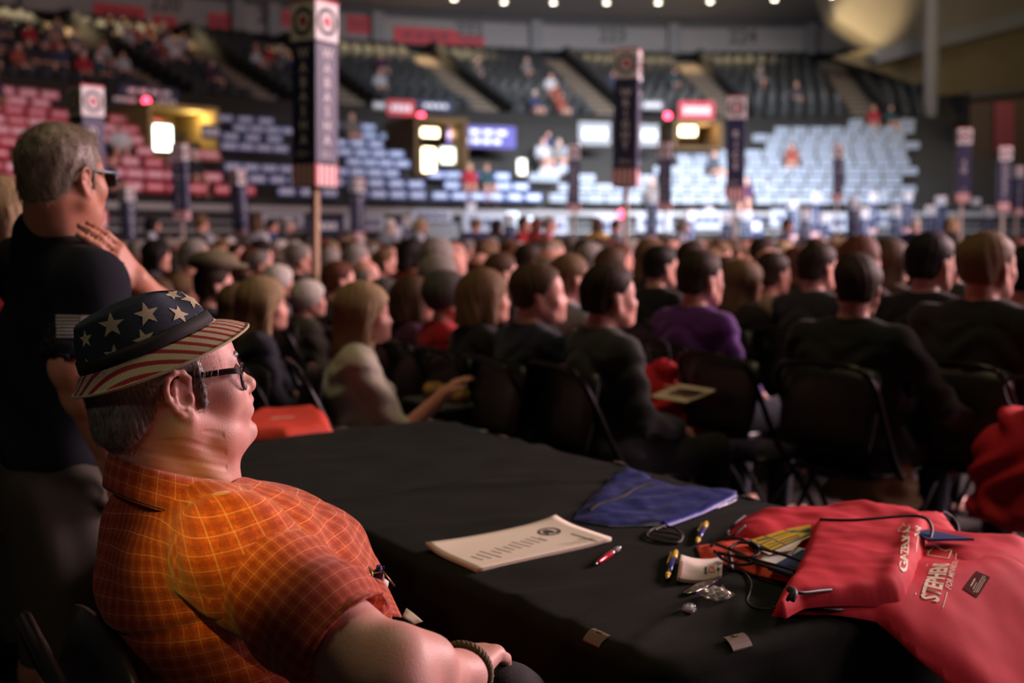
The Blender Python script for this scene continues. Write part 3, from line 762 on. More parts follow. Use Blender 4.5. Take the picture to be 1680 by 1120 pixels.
PLL = {'red': 'red lettered seat placard', 'blue': 'blue lettered seat placard', 'white': 'white printed seat placard', 'pink': 'pinkish lettered seat placard'}
STAND = MB().tube([(-.2, .05, -.42), (-.2, .03, .03)], .012, 6).tube([(.2, .05, -.42), (.2, .03, .03)], .012, 6).me('placard_stand', M['greyd'])
npl = {'red': 0, 'blue': 0, 'white': 0, 'pink': 0}; low_rest = []; low_people_spots = []
sec = {   # row -> (px0, px1, colour) as the picture shows them
    0: ((-40, 120, 'red'), (170, 345, 'red'), (352, 425, 'red'), (455, 560, 'blue'), (575, 702, 'blue'), (708, 890, 'blue'), (900, 1490, 'white')),
    1: ((-40, 120, 'red'), (168, 360, 'pink'), (400, 560, 'blue'), (560, 690, 'blue'), (720, 860, 'blue'), (905, 1490, 'white')),
    2: ((-40, 130, 'red'), (180, 330, 'red'), (385, 560, 'blue'), (560, 670, 'blue'), (715, 850, 'blue'), (880, 925, 'white'), (960, 1000, 'white'), (1060, 1490, 'white')),
    3: ((-40, 130, 'red'), (170, 250, 'pink'), (298, 355, 'pink'), (560, 665, 'blue'), (900, 930, 'white'), (1060, 1490, 'white')),
    4: ((-40, 160, 'red'), (175, 248, 'pink'), (370, 480, 'blue'), (556, 668, 'blue'), (880, 930, 'white'), (1110, 1490, 'white')),
    5: ((-40, 160, 'red'), (175, 246, 'red'), (375, 480, 'blue'), (553, 640, 'blue'), (890, 950, 'white'), (1110, 1490, 'white')),
    6: ((-40, 110, 'red'), (175, 262, 'red'), (375, 480, 'blue'), (553, 640, 'blue'), (1240, 1490, 'white')),
    7: ((-40, 110, 'pink'), (372, 470, 'blue'), (550, 632, 'blue'), (1240, 1490, 'white')),
    8: ((-40, 105, 'pink'), (1260, 1490, 'white'),), 9: ((1380, 1490, 'white'),)}
nall = 0
def lower_zone(px):
    return 'left of the lit tunnel' if px < 345 else 'before the WABASHA sign' if px < 500 else 'right of the WABASHA sign' if px < 700 else 'below the violet banner' if px < 900 else 'behind the RICE sign' if px < 1300 else 'by the dark wall'
for i, runs in sec.items():
    R = LR0 + i * LDR + .38; z = LZ0 + i * LDZ + .42
    for x0, x1, c in runs:
        a0, a1 = bowl_angle(x0, R), bowl_angle(x1, R); n = max(1, int(round((a1 - a0) * R / .64)))
        for k in range(n):
            a = a0 + (a1 - a0) * (k + .5 + .45 * math.sin(i * 2.4)) / n; p = ring(a, R, z)
            cc = c
            if random.random() < .06: low_people_spots.append((p, a, i)); continue
            if cc == 'red' and random.random() < .25: cc = 'pink'
            nall += 1
            if nall > 297: low_rest.append((p, a, cc)); continue
            t = obj('seat_placard', PLB[cc], None, p); t.rotation_euler = (R_(random.uniform(-4, 3)), 0, -a + random.uniform(-.05, .05))
            zo = lower_zone((x0 + x1) / 2)
            tag(t, f'{PLL[cc]}, {ROWN[i]} row {zo}', 'placard', f'{cc} placards, {ROWN[i]} row, {zo}')
for cc in PLM:
    L = [q for q in low_rest if q[2] == cc]
    if L:
        q = MB()
        for p, a, _ in L: q.box(p + Vector((0, 0, .16)), (.57, .018, .31), rz=-a)
        tag(q.build('seat_placards', M['white' if cc == 'white' else 'navy']), f'further {cc} placards on the lower-tier seats', 'placards', None, 'stuff')
# boards and cloths hung along the dasher wall
db = [(432, 500, 350, 372, 'white'), (505, 560, 358, 384, 'navy'), (566, 632, 352, 378, 'white'), (640, 668, 362, 396, 'navy'), (676, 742, 344, 364, 'white'), (700, 752, 368, 392, 'grey'), (760, 826, 350, 380, 'white'), (832, 850, 348, 372, 'pale'), (858, 874, 356, 370, 'pale'), (884, 930, 356, 384, 'white'), (975, 1020, 352, 390, 'white'), (1045, 1100, 350, 380, 'white'), (1130, 1200, 346, 376, 'white'), (1215, 1250, 354, 388, 'navy'), (1262, 1330, 344, 372, 'white'), (1345, 1400, 350, 380, 'white'), (1415, 1480, 346, 372, 'white')]
M['pale'] = emit('pale_screen', (.75, .9, 1.0), .8)
for k, (x0, x1, y0, y1, c) in enumerate(db):
    banner(x0, x1, y0, y1, 23.98, M['board' if c == 'white' else c], 'dasher_board', {'white': 'white printed board', 'navy': 'dark blue board', 'grey': 'grey board', 'pale': 'small glowing pale screen'}[c] + ' hung on the wall at the floor edge', 'board', 'boards along the floor wall', 0 if c in ('pale', 'grey') else 1, M['navy'] if c == 'white' else None)

M['wood_pale'] = mat('whitish_wood', (.55, .48, .44), .7, scale=12)
# ---------------------------------------------------------------- county pole signs
def stripes_me(w, h):
    q = MB(); n = 5
    for s in range(4):
        X = Matrix.Rotation(s * math.pi / 2, 4, 'Z')
        for k in range(n * 2 - 1):
            x = -w / 2 + w * (k + .5) / (n * 2 - 1); q.add([X @ Vector((x + dx * w / (n * 2 - 1) / 2, -w / 2, z)) for dx, z in ((-1, 0), (1, 0), (1, h), (-1, h))], [(0, 1, 2, 3)], k % 2)
    return q.me('stripe_panel', [M['red'], M['white']])
def ring_mb(q, c, r0, r1, X, n=28, m=0):
    V = [Vector(c) + X @ Vector((r * math.cos(2 * math.pi * k / n), 0, r * math.sin(2 * math.pi * k / n))) for r in (r0, r1) for k in range(n)]
    q.add(V, [(k, (k + 1) % n, n + (k + 1) % n, n + k) for k in range(n)], m)
ELE = [(-.55, -.5), (-.55, .1), (-.40, .42), (-.05, .55), (.30, .50), (.52, .25), (.62, -.10), (.60, -.34), (.74, -.34), (.74, -.20), (.86, -.20), (.86, -.46), (.46, -.48), (.40, -.15), (.28, -.12), (.28, -.5), (.06, -.5), (.06, -.22), (-.26, -.22), (-.26, -.5)]
def emblem_me(w, zc):
    q = MB()
    for s in range(4):
        X = Matrix.Rotation(s * math.pi / 2, 4, 'Z'); y = -w / 2 - .003
        ring_mb(q, X @ Vector((0, y, zc)), w * .29, w * .42, X, 28, 0)
        V = [X @ Vector((u * w * .27, y, zc + v * w * .27)) for u, v in ELE]; q.add(V, [tuple(range(len(V)))], 1)
    return q.me('emblem', [M['greyd'], M['red']])
SIGN = {}
def sign_parts(word, foot):
    key = (word, foot)
    if key in SIGN: return SIGN[key]
    w = .22
    if 'base' not in SIGN:
        SIGN['base'] = dict(blue=MB().box((0, 0, .55), (w, w, .82), bev=.004).me('blue_panel', M['navy']), white=MB().box((0, 0, 1.10), (w + .006, w + .006, .26), bev=.004).me('emblem_panel', M['white']), cap=MB().box((0, 0, 1.236), (w + .01, w + .01, .014)).me('red_cap', M['red']), stripe=stripes_me(w, .16), emblem=emblem_me(w + .006, 1.10))
    d = dict(SIGN['base']); mats = []
    me = text_me('lettering', '\n'.join(word), .098 if len(word) > 5 else .12, M['white'], .001, 0, line=.98 if len(word) > 5 else 1.05)
    ft = text_me('footing', foot, .055, M['white'], .0)
    q = MB()
    for s in range(4):
        X = Matrix.Rotation(s * math.pi / 2, 4, 'Z')
        for mm, zc in ((me, .60), (ft, .215)):
            zs = [v.co.y for v in mm.vertices]; mid = (max(zs) + min(zs)) / 2
            q.add([X @ Vector((v.co.x, -w / 2 - .003, zc + v.co.y - mid)) for v in mm.vertices], [tuple(p.vertices) for p in mm.polygons])
    d['letter'] = q.me('lettering', M['white']); SIGN[key] = d; return d
def pole_sign(word, foot, px, ytop, ybot, turn, lean=0.0, label=None, group=None, Y=None, poleto=0.0):
    d = sign_parts(word, foot); sc = 1.0
    Y = Y or 1.24 * FPX / (ybot - ytop)
    base = P(px, ybot, Y)
    t = thing('county_sign', label, 'sign', base, 0, group); t.rotation_euler = (0, R_(lean), R_(turn)); t.scale = (sc,) * 3
    for nm, k in (('blue_panel', 'blue'), ('emblem_panel', 'white'), ('red_cap', 'cap'), ('stripe_panel', 'stripe'), ('emblem', 'emblem'), ('lettering', 'letter')):
        pt = obj(nm, d[k], t)
        if nm in ('lettering', 'emblem'): pt['kind'] = 'stuff'
    L = (base.z - poleto) / math.cos(R_(lean))
    MB().box((0, 0, (.15 - L) / 2), (.048, .048, L + .15), bev=.004).build('pole', M['wood' if word == 'WABASHA' else 'wood_pale'], t)
    return t
signs = [
 ('WABASHA', 'CD 1', 517, 12, 306, 34, 1, 'tall navy county sign reading WABASHA on a wooden pole, nearest of the signs'),
 ('WRIGHT', 'CD 6', 1027, 86, 306, 12, 4, 'tall navy county sign reading WRIGHT, leaning right'),
 ('RICE', 'CD 1', 1206, 162, 330, 8, 3.5, 'navy county sign reading RICE above the crowd'),
 ('OLMSTED', 'CD 1', 299, 238, 360, 6, -2.5, 'navy county sign reading OLMSTED in front of the lit opening'),
 ('DAKOTA', 'CD 2', 147, 146, 372, 40, 0, 'navy county sign rising behind the head of the standing man'),
 ('SCOTT', 'CD 2', 398, 280, 392, 62, -6, 'pale lit county sign leaning left, right of the OLMSTED sign'),
 ('MOWER', 'CD 1', 213, 308, 412, 60, -2, 'county sign seen on its corner, left of the OLMSTED sign'),
 ('ANOKA', 'CD 6', 942, 240, 348, 176, 1, 'greyish dark county sign left of the WRIGHT sign'),
 ('FREEBORN', 'CD 1', 1091, 236, 346, 14, -4, 'dark county sign leaning left, between the WRIGHT and RICE signs'),
 ('SD', '54', 1577, 213, 332, 5, 0, 'dark county sign with two letters near the dark wall'),
 ('DODGE', 'CD 1', 1645, 242, 346, 10, 0, 'bright blue county sign reading DODGE near the right wall'),
 ('STEELE', 'CD 1', 1667, 274, 352, 20, 0, 'blue county sign just right of the DODGE sign'),
 ('WASECA', 'CD 1', 586, 294, 392, 44, 1, 'dark county sign on its edge right of the WABASHA pole'),
 ('CARVER', 'CD 6', 371, 346, 420, 30, 0, 'small blue county sign low behind the crowd, left of the SCOTT sign'),
 ('NICOLLET', 'CD 1', 1374, 240, 330, 8, 3, 'blue county sign high among the pale placards'),
 ('SIBLEY', 'CD 7', 1258, 302, 360, 5, 0, 'deep blue county sign right of the RICE sign'),
 ('BROWN', 'CD 1', 1068, 318, 396, 50, 2, 'dark narrow county sign low beside the WRIGHT pole'),
]
for s_ in signs: pole_sign(s_[0], s_[1], s_[2], s_[3], s_[4], {34: 56, 12: 77, 8: 80, 6: 83, 40: 52, 14: 74, 5: 84, 10: 80}.get(s_[5], s_[5]), s_[6], s_[7])
names_far = ['BENTON', 'LYON', 'MEEKER', 'MARTIN', 'MORRISON', 'ISANTI', 'CHISAGO', 'KANDIYOHI', 'POLK', 'CASS', 'AITKIN', 'ITASCA', 'PINE', 'CLAY', 'MOWER', 'SWIFT']
far_px = [(180, 352), (200, 358), (236, 350), (268, 352), (450, 342), (478, 350), (640, 352), (666, 356), (770, 334), (800, 348), (838, 352), (1130, 346), (1160, 342), (1190, 350), (1225, 346), (1300, 330), (1318, 344), (1338, 318), (1355, 352), (1400, 326), (1416, 342), (1432, 318), (1448, 310), (1470, 340), (1488, 316), (1508, 330), (1524, 338), (1545, 322), (1600, 326), (1618, 340)]
for i, (px, yt) in enumerate(far_px):
    hh = 58 + (i * 37) % 22
    nm = names_far[i % len(names_far)]
    tgt = 'behind the standing man' if px < 300 else 'near the WABASHA pole' if px < 700 else 'below the violet banner' if px < 900 else 'near the RICE sign' if px < 1260 else 'before pale placards'
    pole_sign(nm, 'CD 7', px, yt, yt + hh, (i * 53) % 70, ((i * 29) % 9) - 4, f'small far county sign {tgt}, low above the heads', f'far county signs {tgt}')
for px, yt, hh in ((748, 318, 80),): pass

# ---------------------------------------------------------------- crowd variants
VAR = {
 'm_short': person_meshes('man', yaw=R_(6), style='short'),
 'm_short_r': person_meshes('man_turned', yaw=R_(28), style='short'),
 'm_suit': person_meshes('man_suit', yaw=R_(-18), style='short', broad=1.14, pose='wide'),
 'm_fringe': person_meshes('man_balding', yaw=R_(8), style='fringe', broad=1.08),
 'm_clap': person_meshes('man_hands', yaw=R_(14), style='short', pose='clap', h=.014),
 'w_long': person_meshes('woman_long', yaw=R_(12), style='long', fem=1),
 'w_reach': person_meshes('woman_reach', yaw=R_(16), style='long', fem=1, pose='reach', sleeves='short', lean=.03),
 'w_bob': person_meshes('woman_bob', yaw=R_(10), style='bob', fem=1),
 'w_puff': person_meshes('woman_puff', yaw=R_(15), style='puff', fem=1),
 'm_broad': person_meshes('man_broad', yaw=R_(14), style='short', broad=1.18),
 'm_stand': person_meshes('man_up', style='short', stand=True, h=.018),
 'w_stand': person_meshes('woman_up', style='bob', fem=1, stand=True, h=.018),
}
HALL = R_(56)
def zfit(Vr, px, ytop, Y):
    z = P(px, ytop, Y).z; return max(.85, min(1.12, z / Vr['top'])), z
def seat_person(v, px, ytop, Y, label, hair, cloth, yaw=0, group=None, sc=None, chair=True):
    Vr = VAR[v]; k, z = zfit(Vr, px, ytop, Y); h = HALL + R_(yaw)
    off = rotz(h) @ np.array(Vr['hd']) * k
    p = P(px, ytop + 30, Y); loc = Vector((p.x - off[0], p.y - off[1], 0))
    r = place_person(Vr, label, group, loc, h, hair, cloth, k if sc is None else sc, zsc=k)
    if chair: place_chair(loc, h, label)
    return r, loc, h
# folding chair
def chair_parts():
    fr = MB()
    for x in (-1, 1):
        pth = smooth_path([(x * .20, .30, 0), (x * .205, .12, .30), (x * .21, -.06, .52), (x * .21, -.20, .78), (x * .17, -.235, .855)], 4); fr.tube(pth, .012, 8)
        fr.tube([(x * .185, -.32, 0), (x * .185, -.02, .34), (x * .19, .12, .45)], .011, 8)
    fr.tube(smooth_path([(-.17, -.235, .855), (-.10, -.245, .870), (.10, -.245, .870), (.17, -.235, .855)], 4), .012, 8)
    fr.tube([(-.20, .27, .06), (.20, .27, .06)], .009, 8); fr.tube([(-.185, -.28, .06), (.185, -.28, .06)], .009, 8)
    def pad(cx, w, h, bulge, ax):
        V = []; F = []; n, m = 9, 7
        for i in range(n):
            for j in range(m):
                u = -1 + 2 * i / (n - 1); v = -1 + 2 * j / (m - 1)
                e = (1 - u ** 4) * (1 - v ** 4); uu = u * (1 - .08 * v * v); vv = v * (1 - .12 * u * u)
                V.append((uu * w / 2, vv * h / 2, bulge * e))
        o = len(V); V += [(a, b, -c * .4 - .012) for a, b, c in V]
        for i in range(n - 1):
            for j in range(m - 1):
                a, b, c, d = i * m + j, (i + 1) * m + j, (i + 1) * m + j + 1, i * m + j + 1; F += [(a, b, c, d), (a + o, d + o, c + o, b + o)]
        rim = [i * m for i in range(n)] + [(n - 1) * m + j for j in range(1, m)] + [i * m + m - 1 for i in range(n - 2, -1, -1)] + [j for j in range(m - 2, 0, -1)]
        for k in range(len(rim)): a, b = rim[k], rim[(k + 1) % len(rim)]; F.append((a, a + o, b + o, b))
        q = MB(); q.add([ax @ Vector(v) for v in V], F); return q
    seat = pad(0, .41, .40, .03, Matrix.Translation((0, .04, .455)))
    back = pad(0, .41, .34, .022, Matrix.Translation((0, -.185, .70)) @ Matrix.Rotation(R_(78), 4, 'X'))
    return fr.me('frame', M['steel_dark'], True), seat.me('seat', M['vinyl'], True), back.me('backrest', M['vinyl'], True)
CH = chair_parts()
def place_chair(loc, h, who='', label=None):
    c = thing('folding_chair', label or 'black folding chair under the ' + ' '.join(who.split(',')[0].split()[:9]), 'chair', loc, -h, 'folding chairs of the seated rows')
    obj('frame', CH[0], c); obj('seat', CH[1], c); obj('backrest', CH[2], c); return c
N = 'near seated delegates'
near_people = [
 ('w_long', 432, 455, 5.1, 'seated woman with blonde hair in a dark navy top, behind the red folder', 'blonde', (.012, .014, .025), 8),
 ('w_long', 392, 466, 6.1, 'woman with darker blonde hair half hidden behind the blonde in navy', 'light brown', (.02, .02, .03), 0),
 ('w_puff', 508, 482, 6.9, 'white haired person low between the blonde women', 'white', (.10, .09, .08), 0),
 ('w_reach', 598, 464, 4.55, 'young woman with long blonde hair and white blouse, hand raised', 'blonde', (.62, .60, .50), 16),
 ('m_short', 632, 456, 6.2, 'dark grey haired person behind the white bloused woman', 'dark grey', (.03, .03, .03), 5),
 ('w_bob', 680, 452, 5.8, 'woman with brown bob and plum purple top', 'brown', (.085, .018, .075), 4),
 ('w_puff', 736, 444, 5.45, 'woman with short dark grey hair and bright red sweater', 'dark grey', (.42, .010, .018), 10),
 ('w_bob', 797, 440, 5.1, 'woman with light brown shoulder-length hair and black top', 'light brown', (.010, .010, .012), 6),
 ('m_short_r', 884, 430, 4.75, 'man with brown hair and navy sweater, face turned to the right', 'brown', (.014, .020, .040), 6),
 ('m_short', 935, 416, 6.0, 'man in a pale blue-grey shirt beyond the navy sweater man', 'light brown', (.26, .28, .33), 0),
 ('m_short', 1000, 431, 4.5, 'young man with brown hair and grey-green suit jacket', 'dark brown', (.035, .040, .038), 6),
 ('m_short', 1150, 411, 5.4, 'man with dark hair and violet purple shirt', 'dark brown', (.095, .028, .19), -2),
 ('m_short', 1268, 413, 6.7, 'person with dark brown hair and patterned beige jacket', 'dark brown', (.30, .25, .19), -4),
 ('m_short', 1342, 397, 6.3, 'dark haired man in a charcoal jacket with pale blue collar', 'dark brown', (.030, .033, .038), -4),
 ('m_suit', 1408, 414, 4.6, 'man with short dark hair and black suit, elbow out to the right', 'dark brown', (.014, .017, .018), -10),
 ('w_bob', 1414, 386, 6.7, 'person with thick auburn hair behind the black suited man', 'auburn', (.03, .02, .02), 0),
 ('w_long', 1463, 392, 7.0, 'woman with long brown hair right of the auburn haired person', 'brown', (.06, .04, .03), 2),
 ('m_short', 1528, 380, 5.3, 'man with black hair and dark navy jacket holding a phone', 'black', (.012, .012, .016), -4),
 ('m_broad', 1622, 378, 4.6, 'stout man with cropped light brown hair and dark suit, end of the row', 'light brown', (.014, .015, .014), -8),
 ('m_short', 1690, 402, 5.2, 'dark haired man cut off by the frame beside the stout man', 'black', (.03, .02, .02), -5),
 ('m_short', 1084, 402, 7.2, 'dark haired man in a black jacket left of the violet shirt', 'black', (.012, .012, .014), 0),
 ('w_long', 1222, 426, 6.5, 'woman with long olive blonde hair right of the violet shirt', 'light brown', (.02, .018, .015), -6),
 ('m_short', 352, 432, 6.4, 'bearded man in a flat cap and dark coat', 'dark brown', (.012, .013, .016), 2),
 ('w_bob', 262, 458, 7.4, 'person with brown hair just right of the standing man', 'brown', (.05, .04, .04), 0),
 ('w_puff', 300, 448, 8.0, 'person with sandy hair left of the man in the flat cap', 'light brown', (.10, .06, .05), 0),
 ('w_puff', 458, 434, 8.0, 'white haired person beyond the blonde women', 'white', (.12, .1, .1), 0),
 ('m_short', 556, 428, 7.2, 'man with reddish brown hair beside the WABASHA pole', 'auburn', (.05, .045, .05), 4),
 ('w_puff', 722, 418, 6.9, 'grey haired woman behind the red sweater woman', 'grey', (.25, .25, .28), 6),
 ('m_fringe', 600, 424, 8.2, 'balding man beyond the reddish haired man', 'grey', (.16, .15, .14), 0),
 ('m_short', 822, 414, 7.2, 'brown haired man beyond the woman in black', 'brown', (.05, .03, .03), 4),
 ('w_bob', 1310, 404, 8.0, 'auburn haired person between beige and charcoal jackets', 'auburn', (.04, .03, .03), 0),
 ('m_fringe', 905, 404, 7.8, 'grey balding man behind the navy sweater man', 'grey', (.2, .2, .22), 0),
 ('m_short', 1195, 420, 7.6, 'brown haired person with a red lanyard beside the violet shirt', 'brown', (.22, .02, .03), 0),
 ('m_short', 1570, 398, 7.6, 'dark haired man seen between the navy jacket and the stout man', 'dark brown', (.05, .05, .06), 0),
 ('w_bob', 1005, 404, 8.3, 'brown haired person straight behind the grey-green suit', 'brown', (.10, .08, .07), 0),
]
placed = []
for v, px, yt, Y, lb, hr, cl, yw in near_people:
    r, loc, h = seat_person(v, px, yt, Y, lb, hr, cl, yw, None); placed.append(loc)
# flat cap on the bearded man, and his beard stays hidden behind the blonde's hair
p = P(352, 437, 6.4)
cap = thing('flat_cap', 'olive flat cap worn by the bearded man in the crowd', 'cap', p, -HALL)
q = SDF((-.16, -.17, -.06), (.16, .22, .12), .01); q.ell((0, -.01, .03), (.115, .135, .06)); q.ell((0, .10, .0), (.08, .09, .022), .02); q.plane((0, 0, -.02), (0, 0, -1), .01)
obj('crown', sdf_mesh('flat_cap', q, mat('olive_wool', (.14, .12, .07), .9)), cap)

# ---------------------------------------------------------------- rows behind: individuals first, then one mass
rx = Vector((math.sin(R_(-34)), math.cos(R_(-34)), 0)); fx = Vector((math.sin(HALL), math.cos(HALL), 0))
cand = []
for i in range(-4, 46):
    for j in range(-40, 60):
        p = Vector((0.4, 6.5, 0)) + fx * (i * .92) + rx * (j * .56 + (.2 if i % 2 else 0)); p += Vector((random.uniform(-.07, .07), random.uniform(-.07, .07), 0))
        if p.y < 7.2 or p.y > 34 or (p - CB).length > 23.2: continue
        if j % 13 in (0, 1): continue
        px, py = PX(p + Vector((0, 0, 1.25)))
        if px < -20 or px > 1700: continue
        if any((p - q).length < .5 for q in placed): continue
        cand.append((p.y, px, p))
cand.sort(key=lambda c: c[0])
hair_w = ['brown', 'dark brown', 'grey', 'white', 'blonde', 'light brown', 'black', 'dark brown', 'auburn', 'grey']
cloths = [(.02, .02, .025), (.05, .05, .06), (.03, .04, .09), (.3, .02, .03), (.35, .35, .37), (.12, .10, .09), (.02, .05, .06), (.18, .16, .15), (.05, .02, .05), (.5, .5, .52), (.25, .06, .04)]
cnames = ['black', 'charcoal', 'navy', 'red', 'pale grey', 'taupe', 'teal', 'stone', 'plum', 'white', 'rust']
vw = ['m_short', 'm_short_r', 'm_fringe', 'w_long', 'w_bob', 'w_puff', 'm_short', 'm_clap']
hw = {'m_short': 'short', 'm_short_r': 'short', 'm_fringe': 'thinning', 'w_long': 'long', 'w_bob': 'bobbed', 'w_puff': 'curly', 'm_clap': 'short'}
def zone(px):
    for x, nm in ((260, 'behind standing man'), (420, 'below the OLMSTED sign'), (640, 'around the WABASHA pole'), (900, 'below the violet banner'), (1090, 'around the WRIGHT pole'), (1290, 'below the RICE sign'), (1500, 'before pale placards')):
        if px < x: return nm
    return 'by the dark right wall'
MAXI = 205
mass = []
for k, (y, px, p) in enumerate(cand):
    v = vw[(k * 7 + int(px)) % len(vw)]; hr = hair_w[(k * 3 + int(y * 5)) % len(hair_w)]; ci = (k * 5 + int(px * 3)) % len(cloths)
    if k < MAXI:
        zc = random.uniform(.95, 1.04)
        place_person(VAR[v], f'{hw[v]} {hr} haired person in {cnames[ci]}, middle rows {zone(px)}', f'middle rows, {hr} {hw[v]} hair, {cnames[ci]} top, {zone(px)}', p, HALL + R_(random.uniform(-14, 14)), hr, cloths[ci], zc)
    else: mass.append((p, v, hr, ci))
# the farthest rows as one mass (low-detail bodies, coloured by vertex)
lowv = {k: person_meshes('far_' + k, h=.034, style=st, fem=fe, low=True, yaw=R_(10)) for k, st, fe in (('m', 'short', 0), ('w', 'bob', 1))}
Vs, Fs, Cs, o = [], [], [], 0
for p, v, hr, ci in mass:
    lv = lowv['w' if v[0] == 'w' else 'm']; k = random.uniform(.95, 1.06); Rz = rotz(HALL + R_(random.uniform(-18, 18)))
    for part, c in (('body', (.62, .34, .27)), ('clothing', cloths[ci]), ('hair', HAIR[hr])):
        me = lv[part]; a = np.empty(len(me.vertices) * 3, np.float32); me.vertices.foreach_get('co', a); a = (a.reshape(-1, 3) * k) @ Rz.T + np.array(p)
        f = np.empty(len(me.loops), np.int32); me.loops.foreach_get('vertex_index', f); Vs.append(a); Fs.append(f.reshape(-1, 4) + o); o += len(a)
        Cs.append(np.tile(np.array((*c, 1), np.float32), (len(a), 1)))
t = NT('crowd_mass').set(.7, 0, .3); at = t.n('ShaderNodeVertexColor', layer_name='tone'); t.col(at.outputs[0])
me = fastmesh('crowd', np.concatenate(Vs), np.concatenate(Fs), t.m); ca = me.color_attributes.new('tone', 'FLOAT_COLOR', 'POINT'); ca.data.foreach_set('color', np.concatenate(Cs).ravel())
tag(obj('crowd', me), 'the farthest rows of the seated crowd on the arena floor', 'crowd', None, 'stuff')
# delegates on their feet at the back
std = [(420, 10), (445, 21), (470, 20), (640, 22), (690, 21), (780, 21), (815, 22), (858, 19.5), (880, 20.5), (900, 19), (980, 20), (1010, 22), (1120, 22), (1500, 21), (1560, 20), (330, 18), (250, 19), (1290, 22)]
scl = {858: (.5, .03, .04), 880: (.55, .05, .05), 900: (.6, .2, .22), 980: (.75, .5, .15), 1010: (.3, .3, .35)}
for i, (px, Y) in enumerate(std):
    Y = max(Y, 17); p = P(px, 380, Y); c = scl.get(px, [(.5, .52, .58), (.06, .08, .2), (.03, .03, .03), (.4, .4, .45)][i % 4]); cn = 'red' if c[0] > .45 and c[1] < .1 else 'yellow' if c[1] == .5 else 'pink' if c[1] == .2 else ['pale', 'navy', 'black', 'grey'][i % 4]
    place_person(VAR['m_stand' if i % 2 else 'w_stand'], f'delegate standing far back in a {cn} top {zone(px)}', f'standing delegates, {cn} top, {zone(px)}', (p.x, p.y, 0), HALL + R_((i * 37) % 90 - 40), hair_w[i % 10], c)
# spectators in the stands
for i, (p, a, row) in enumerate(low_people_spots[:26]):
    px = PX(p)[0]; ci = (i * 3 + 2) % len(cloths); hr = hair_w[i % 10]
    place_person(VAR[vw[i % 6]], f'{hr} haired spectator in {cnames[ci]} among placards {lower_zone(px)}', f'lower-tier spectators, {cnames[ci]}, {hr} hair, {lower_zone(px)}', Vector((p.x, p.y, p.z - .45)), a + math.pi + R_(random.uniform(-30, 30)), hr, cloths[ci])
sp = [s for s in seats if s[0] < 560 and 1 <= s[4] <= 10]; random.shuffle(sp); sp2 = [s for s in seats if s[0] >= 560 and s[4] <= 8]; random.shuffle(sp2)
for i, s in enumerate(sp[:46] + sp2[:14]):
    ci = (i * 3 + 1) % len(cloths); hr = hair_w[(i * 7) % 10]
    zz = 'above the red placards' if s[0] < 280 else 'beside the WABASHA sign' if s[0] < 690 else 'behind the WRIGHT sign'
    place_person(VAR[vw[i % 6]], f'{hr} haired upper-tier spectator in {cnames[ci]} {zz}', f'upper-tier spectators, {cnames[ci]}, {hr} hair, {zz}', Vector((s[2].x, s[2].y, s[2].z)), s[3] + math.pi + R_(random.uniform(-25, 25)), hr, cloths[ci])
# things held or lying among the near rows
def small(name, label, cat, loc, rz=0): return thing(name, label, cat, loc, rz)
p = P(1522, 552, 5.35); t = small('smartphone', 'glowing phone held by the man in the navy jacket', 'phone', p, -HALL)
MB().box((0, 0, 0), (.075, .009, .15), bev=.004, X=Matrix.Rotation(R_(-35), 4, 'X')).build('body', M['black'], t); MB().box((0, -.006, .003), (.066, .003, .135), X=Matrix.Rotation(R_(-35), 4, 'X')).build('screen', emit('phone_screen', (.75, .9, 1), 1.6), t)
p = P(1120, 645, 4.75); t = small('papers', 'folded cream papers in the hands of the grey-green suited man', 'papers', p, -1.0)
MB().box((0, 0, 0), (.22, .16, .006), bev=.002, X=Matrix.Rotation(R_(14), 4, 'X')).build('sheet', M['ivory'], t); MB().box((.02, .01, .02), (.16, .12, .004), bev=.002, X=Matrix.Rotation(R_(-10), 4, 'X')).build('sheet', M['ivory'], t)
p = P(730, 655, 4.9); t = small('snack_tray', 'snack tray with golden buns by the white bloused woman', 'tray', (p.x, p.y, .66), -1.0)
MB().box((0, 0, 0), (.36, .22, .02), bev=.008).build('tray', M['greyd'], t)
for dx in (-.09, .02, .11):
    q = SDF((-.07, -.07, -.01), (.07, .07, .09), .01); q.ell((0, 0, .035), (.05, .048, .035)); b_ = obj('bun', sdf_mesh('bun', q, mat('bun_crust', (.50, .30, .08), .6) if 'bun_crust' not in bpy.data.materials else bpy.data.materials['bun_crust']), None, t.location + Vector((dx * .54, -dx * .84, .008)))
    tag(b_, 'golden bun on the snack tray by the white bloused woman', 'bread', 'buns on the snack tray')
p = P(700, 690, 4.6); t = small('poster_sheet', 'blue and white printed sheet on the lap of the white bloused woman', 'paper', (p.x, p.y, .60), -.9)
MB().box((0, 0, 0), (.42, .28, .004), bev=.001).build('sheet', M['white'], t); MB().box((.1, 0, .003), (.2, .26, .003)).build('print', mat('blue_print', (.05, .12, .25), .6), t)
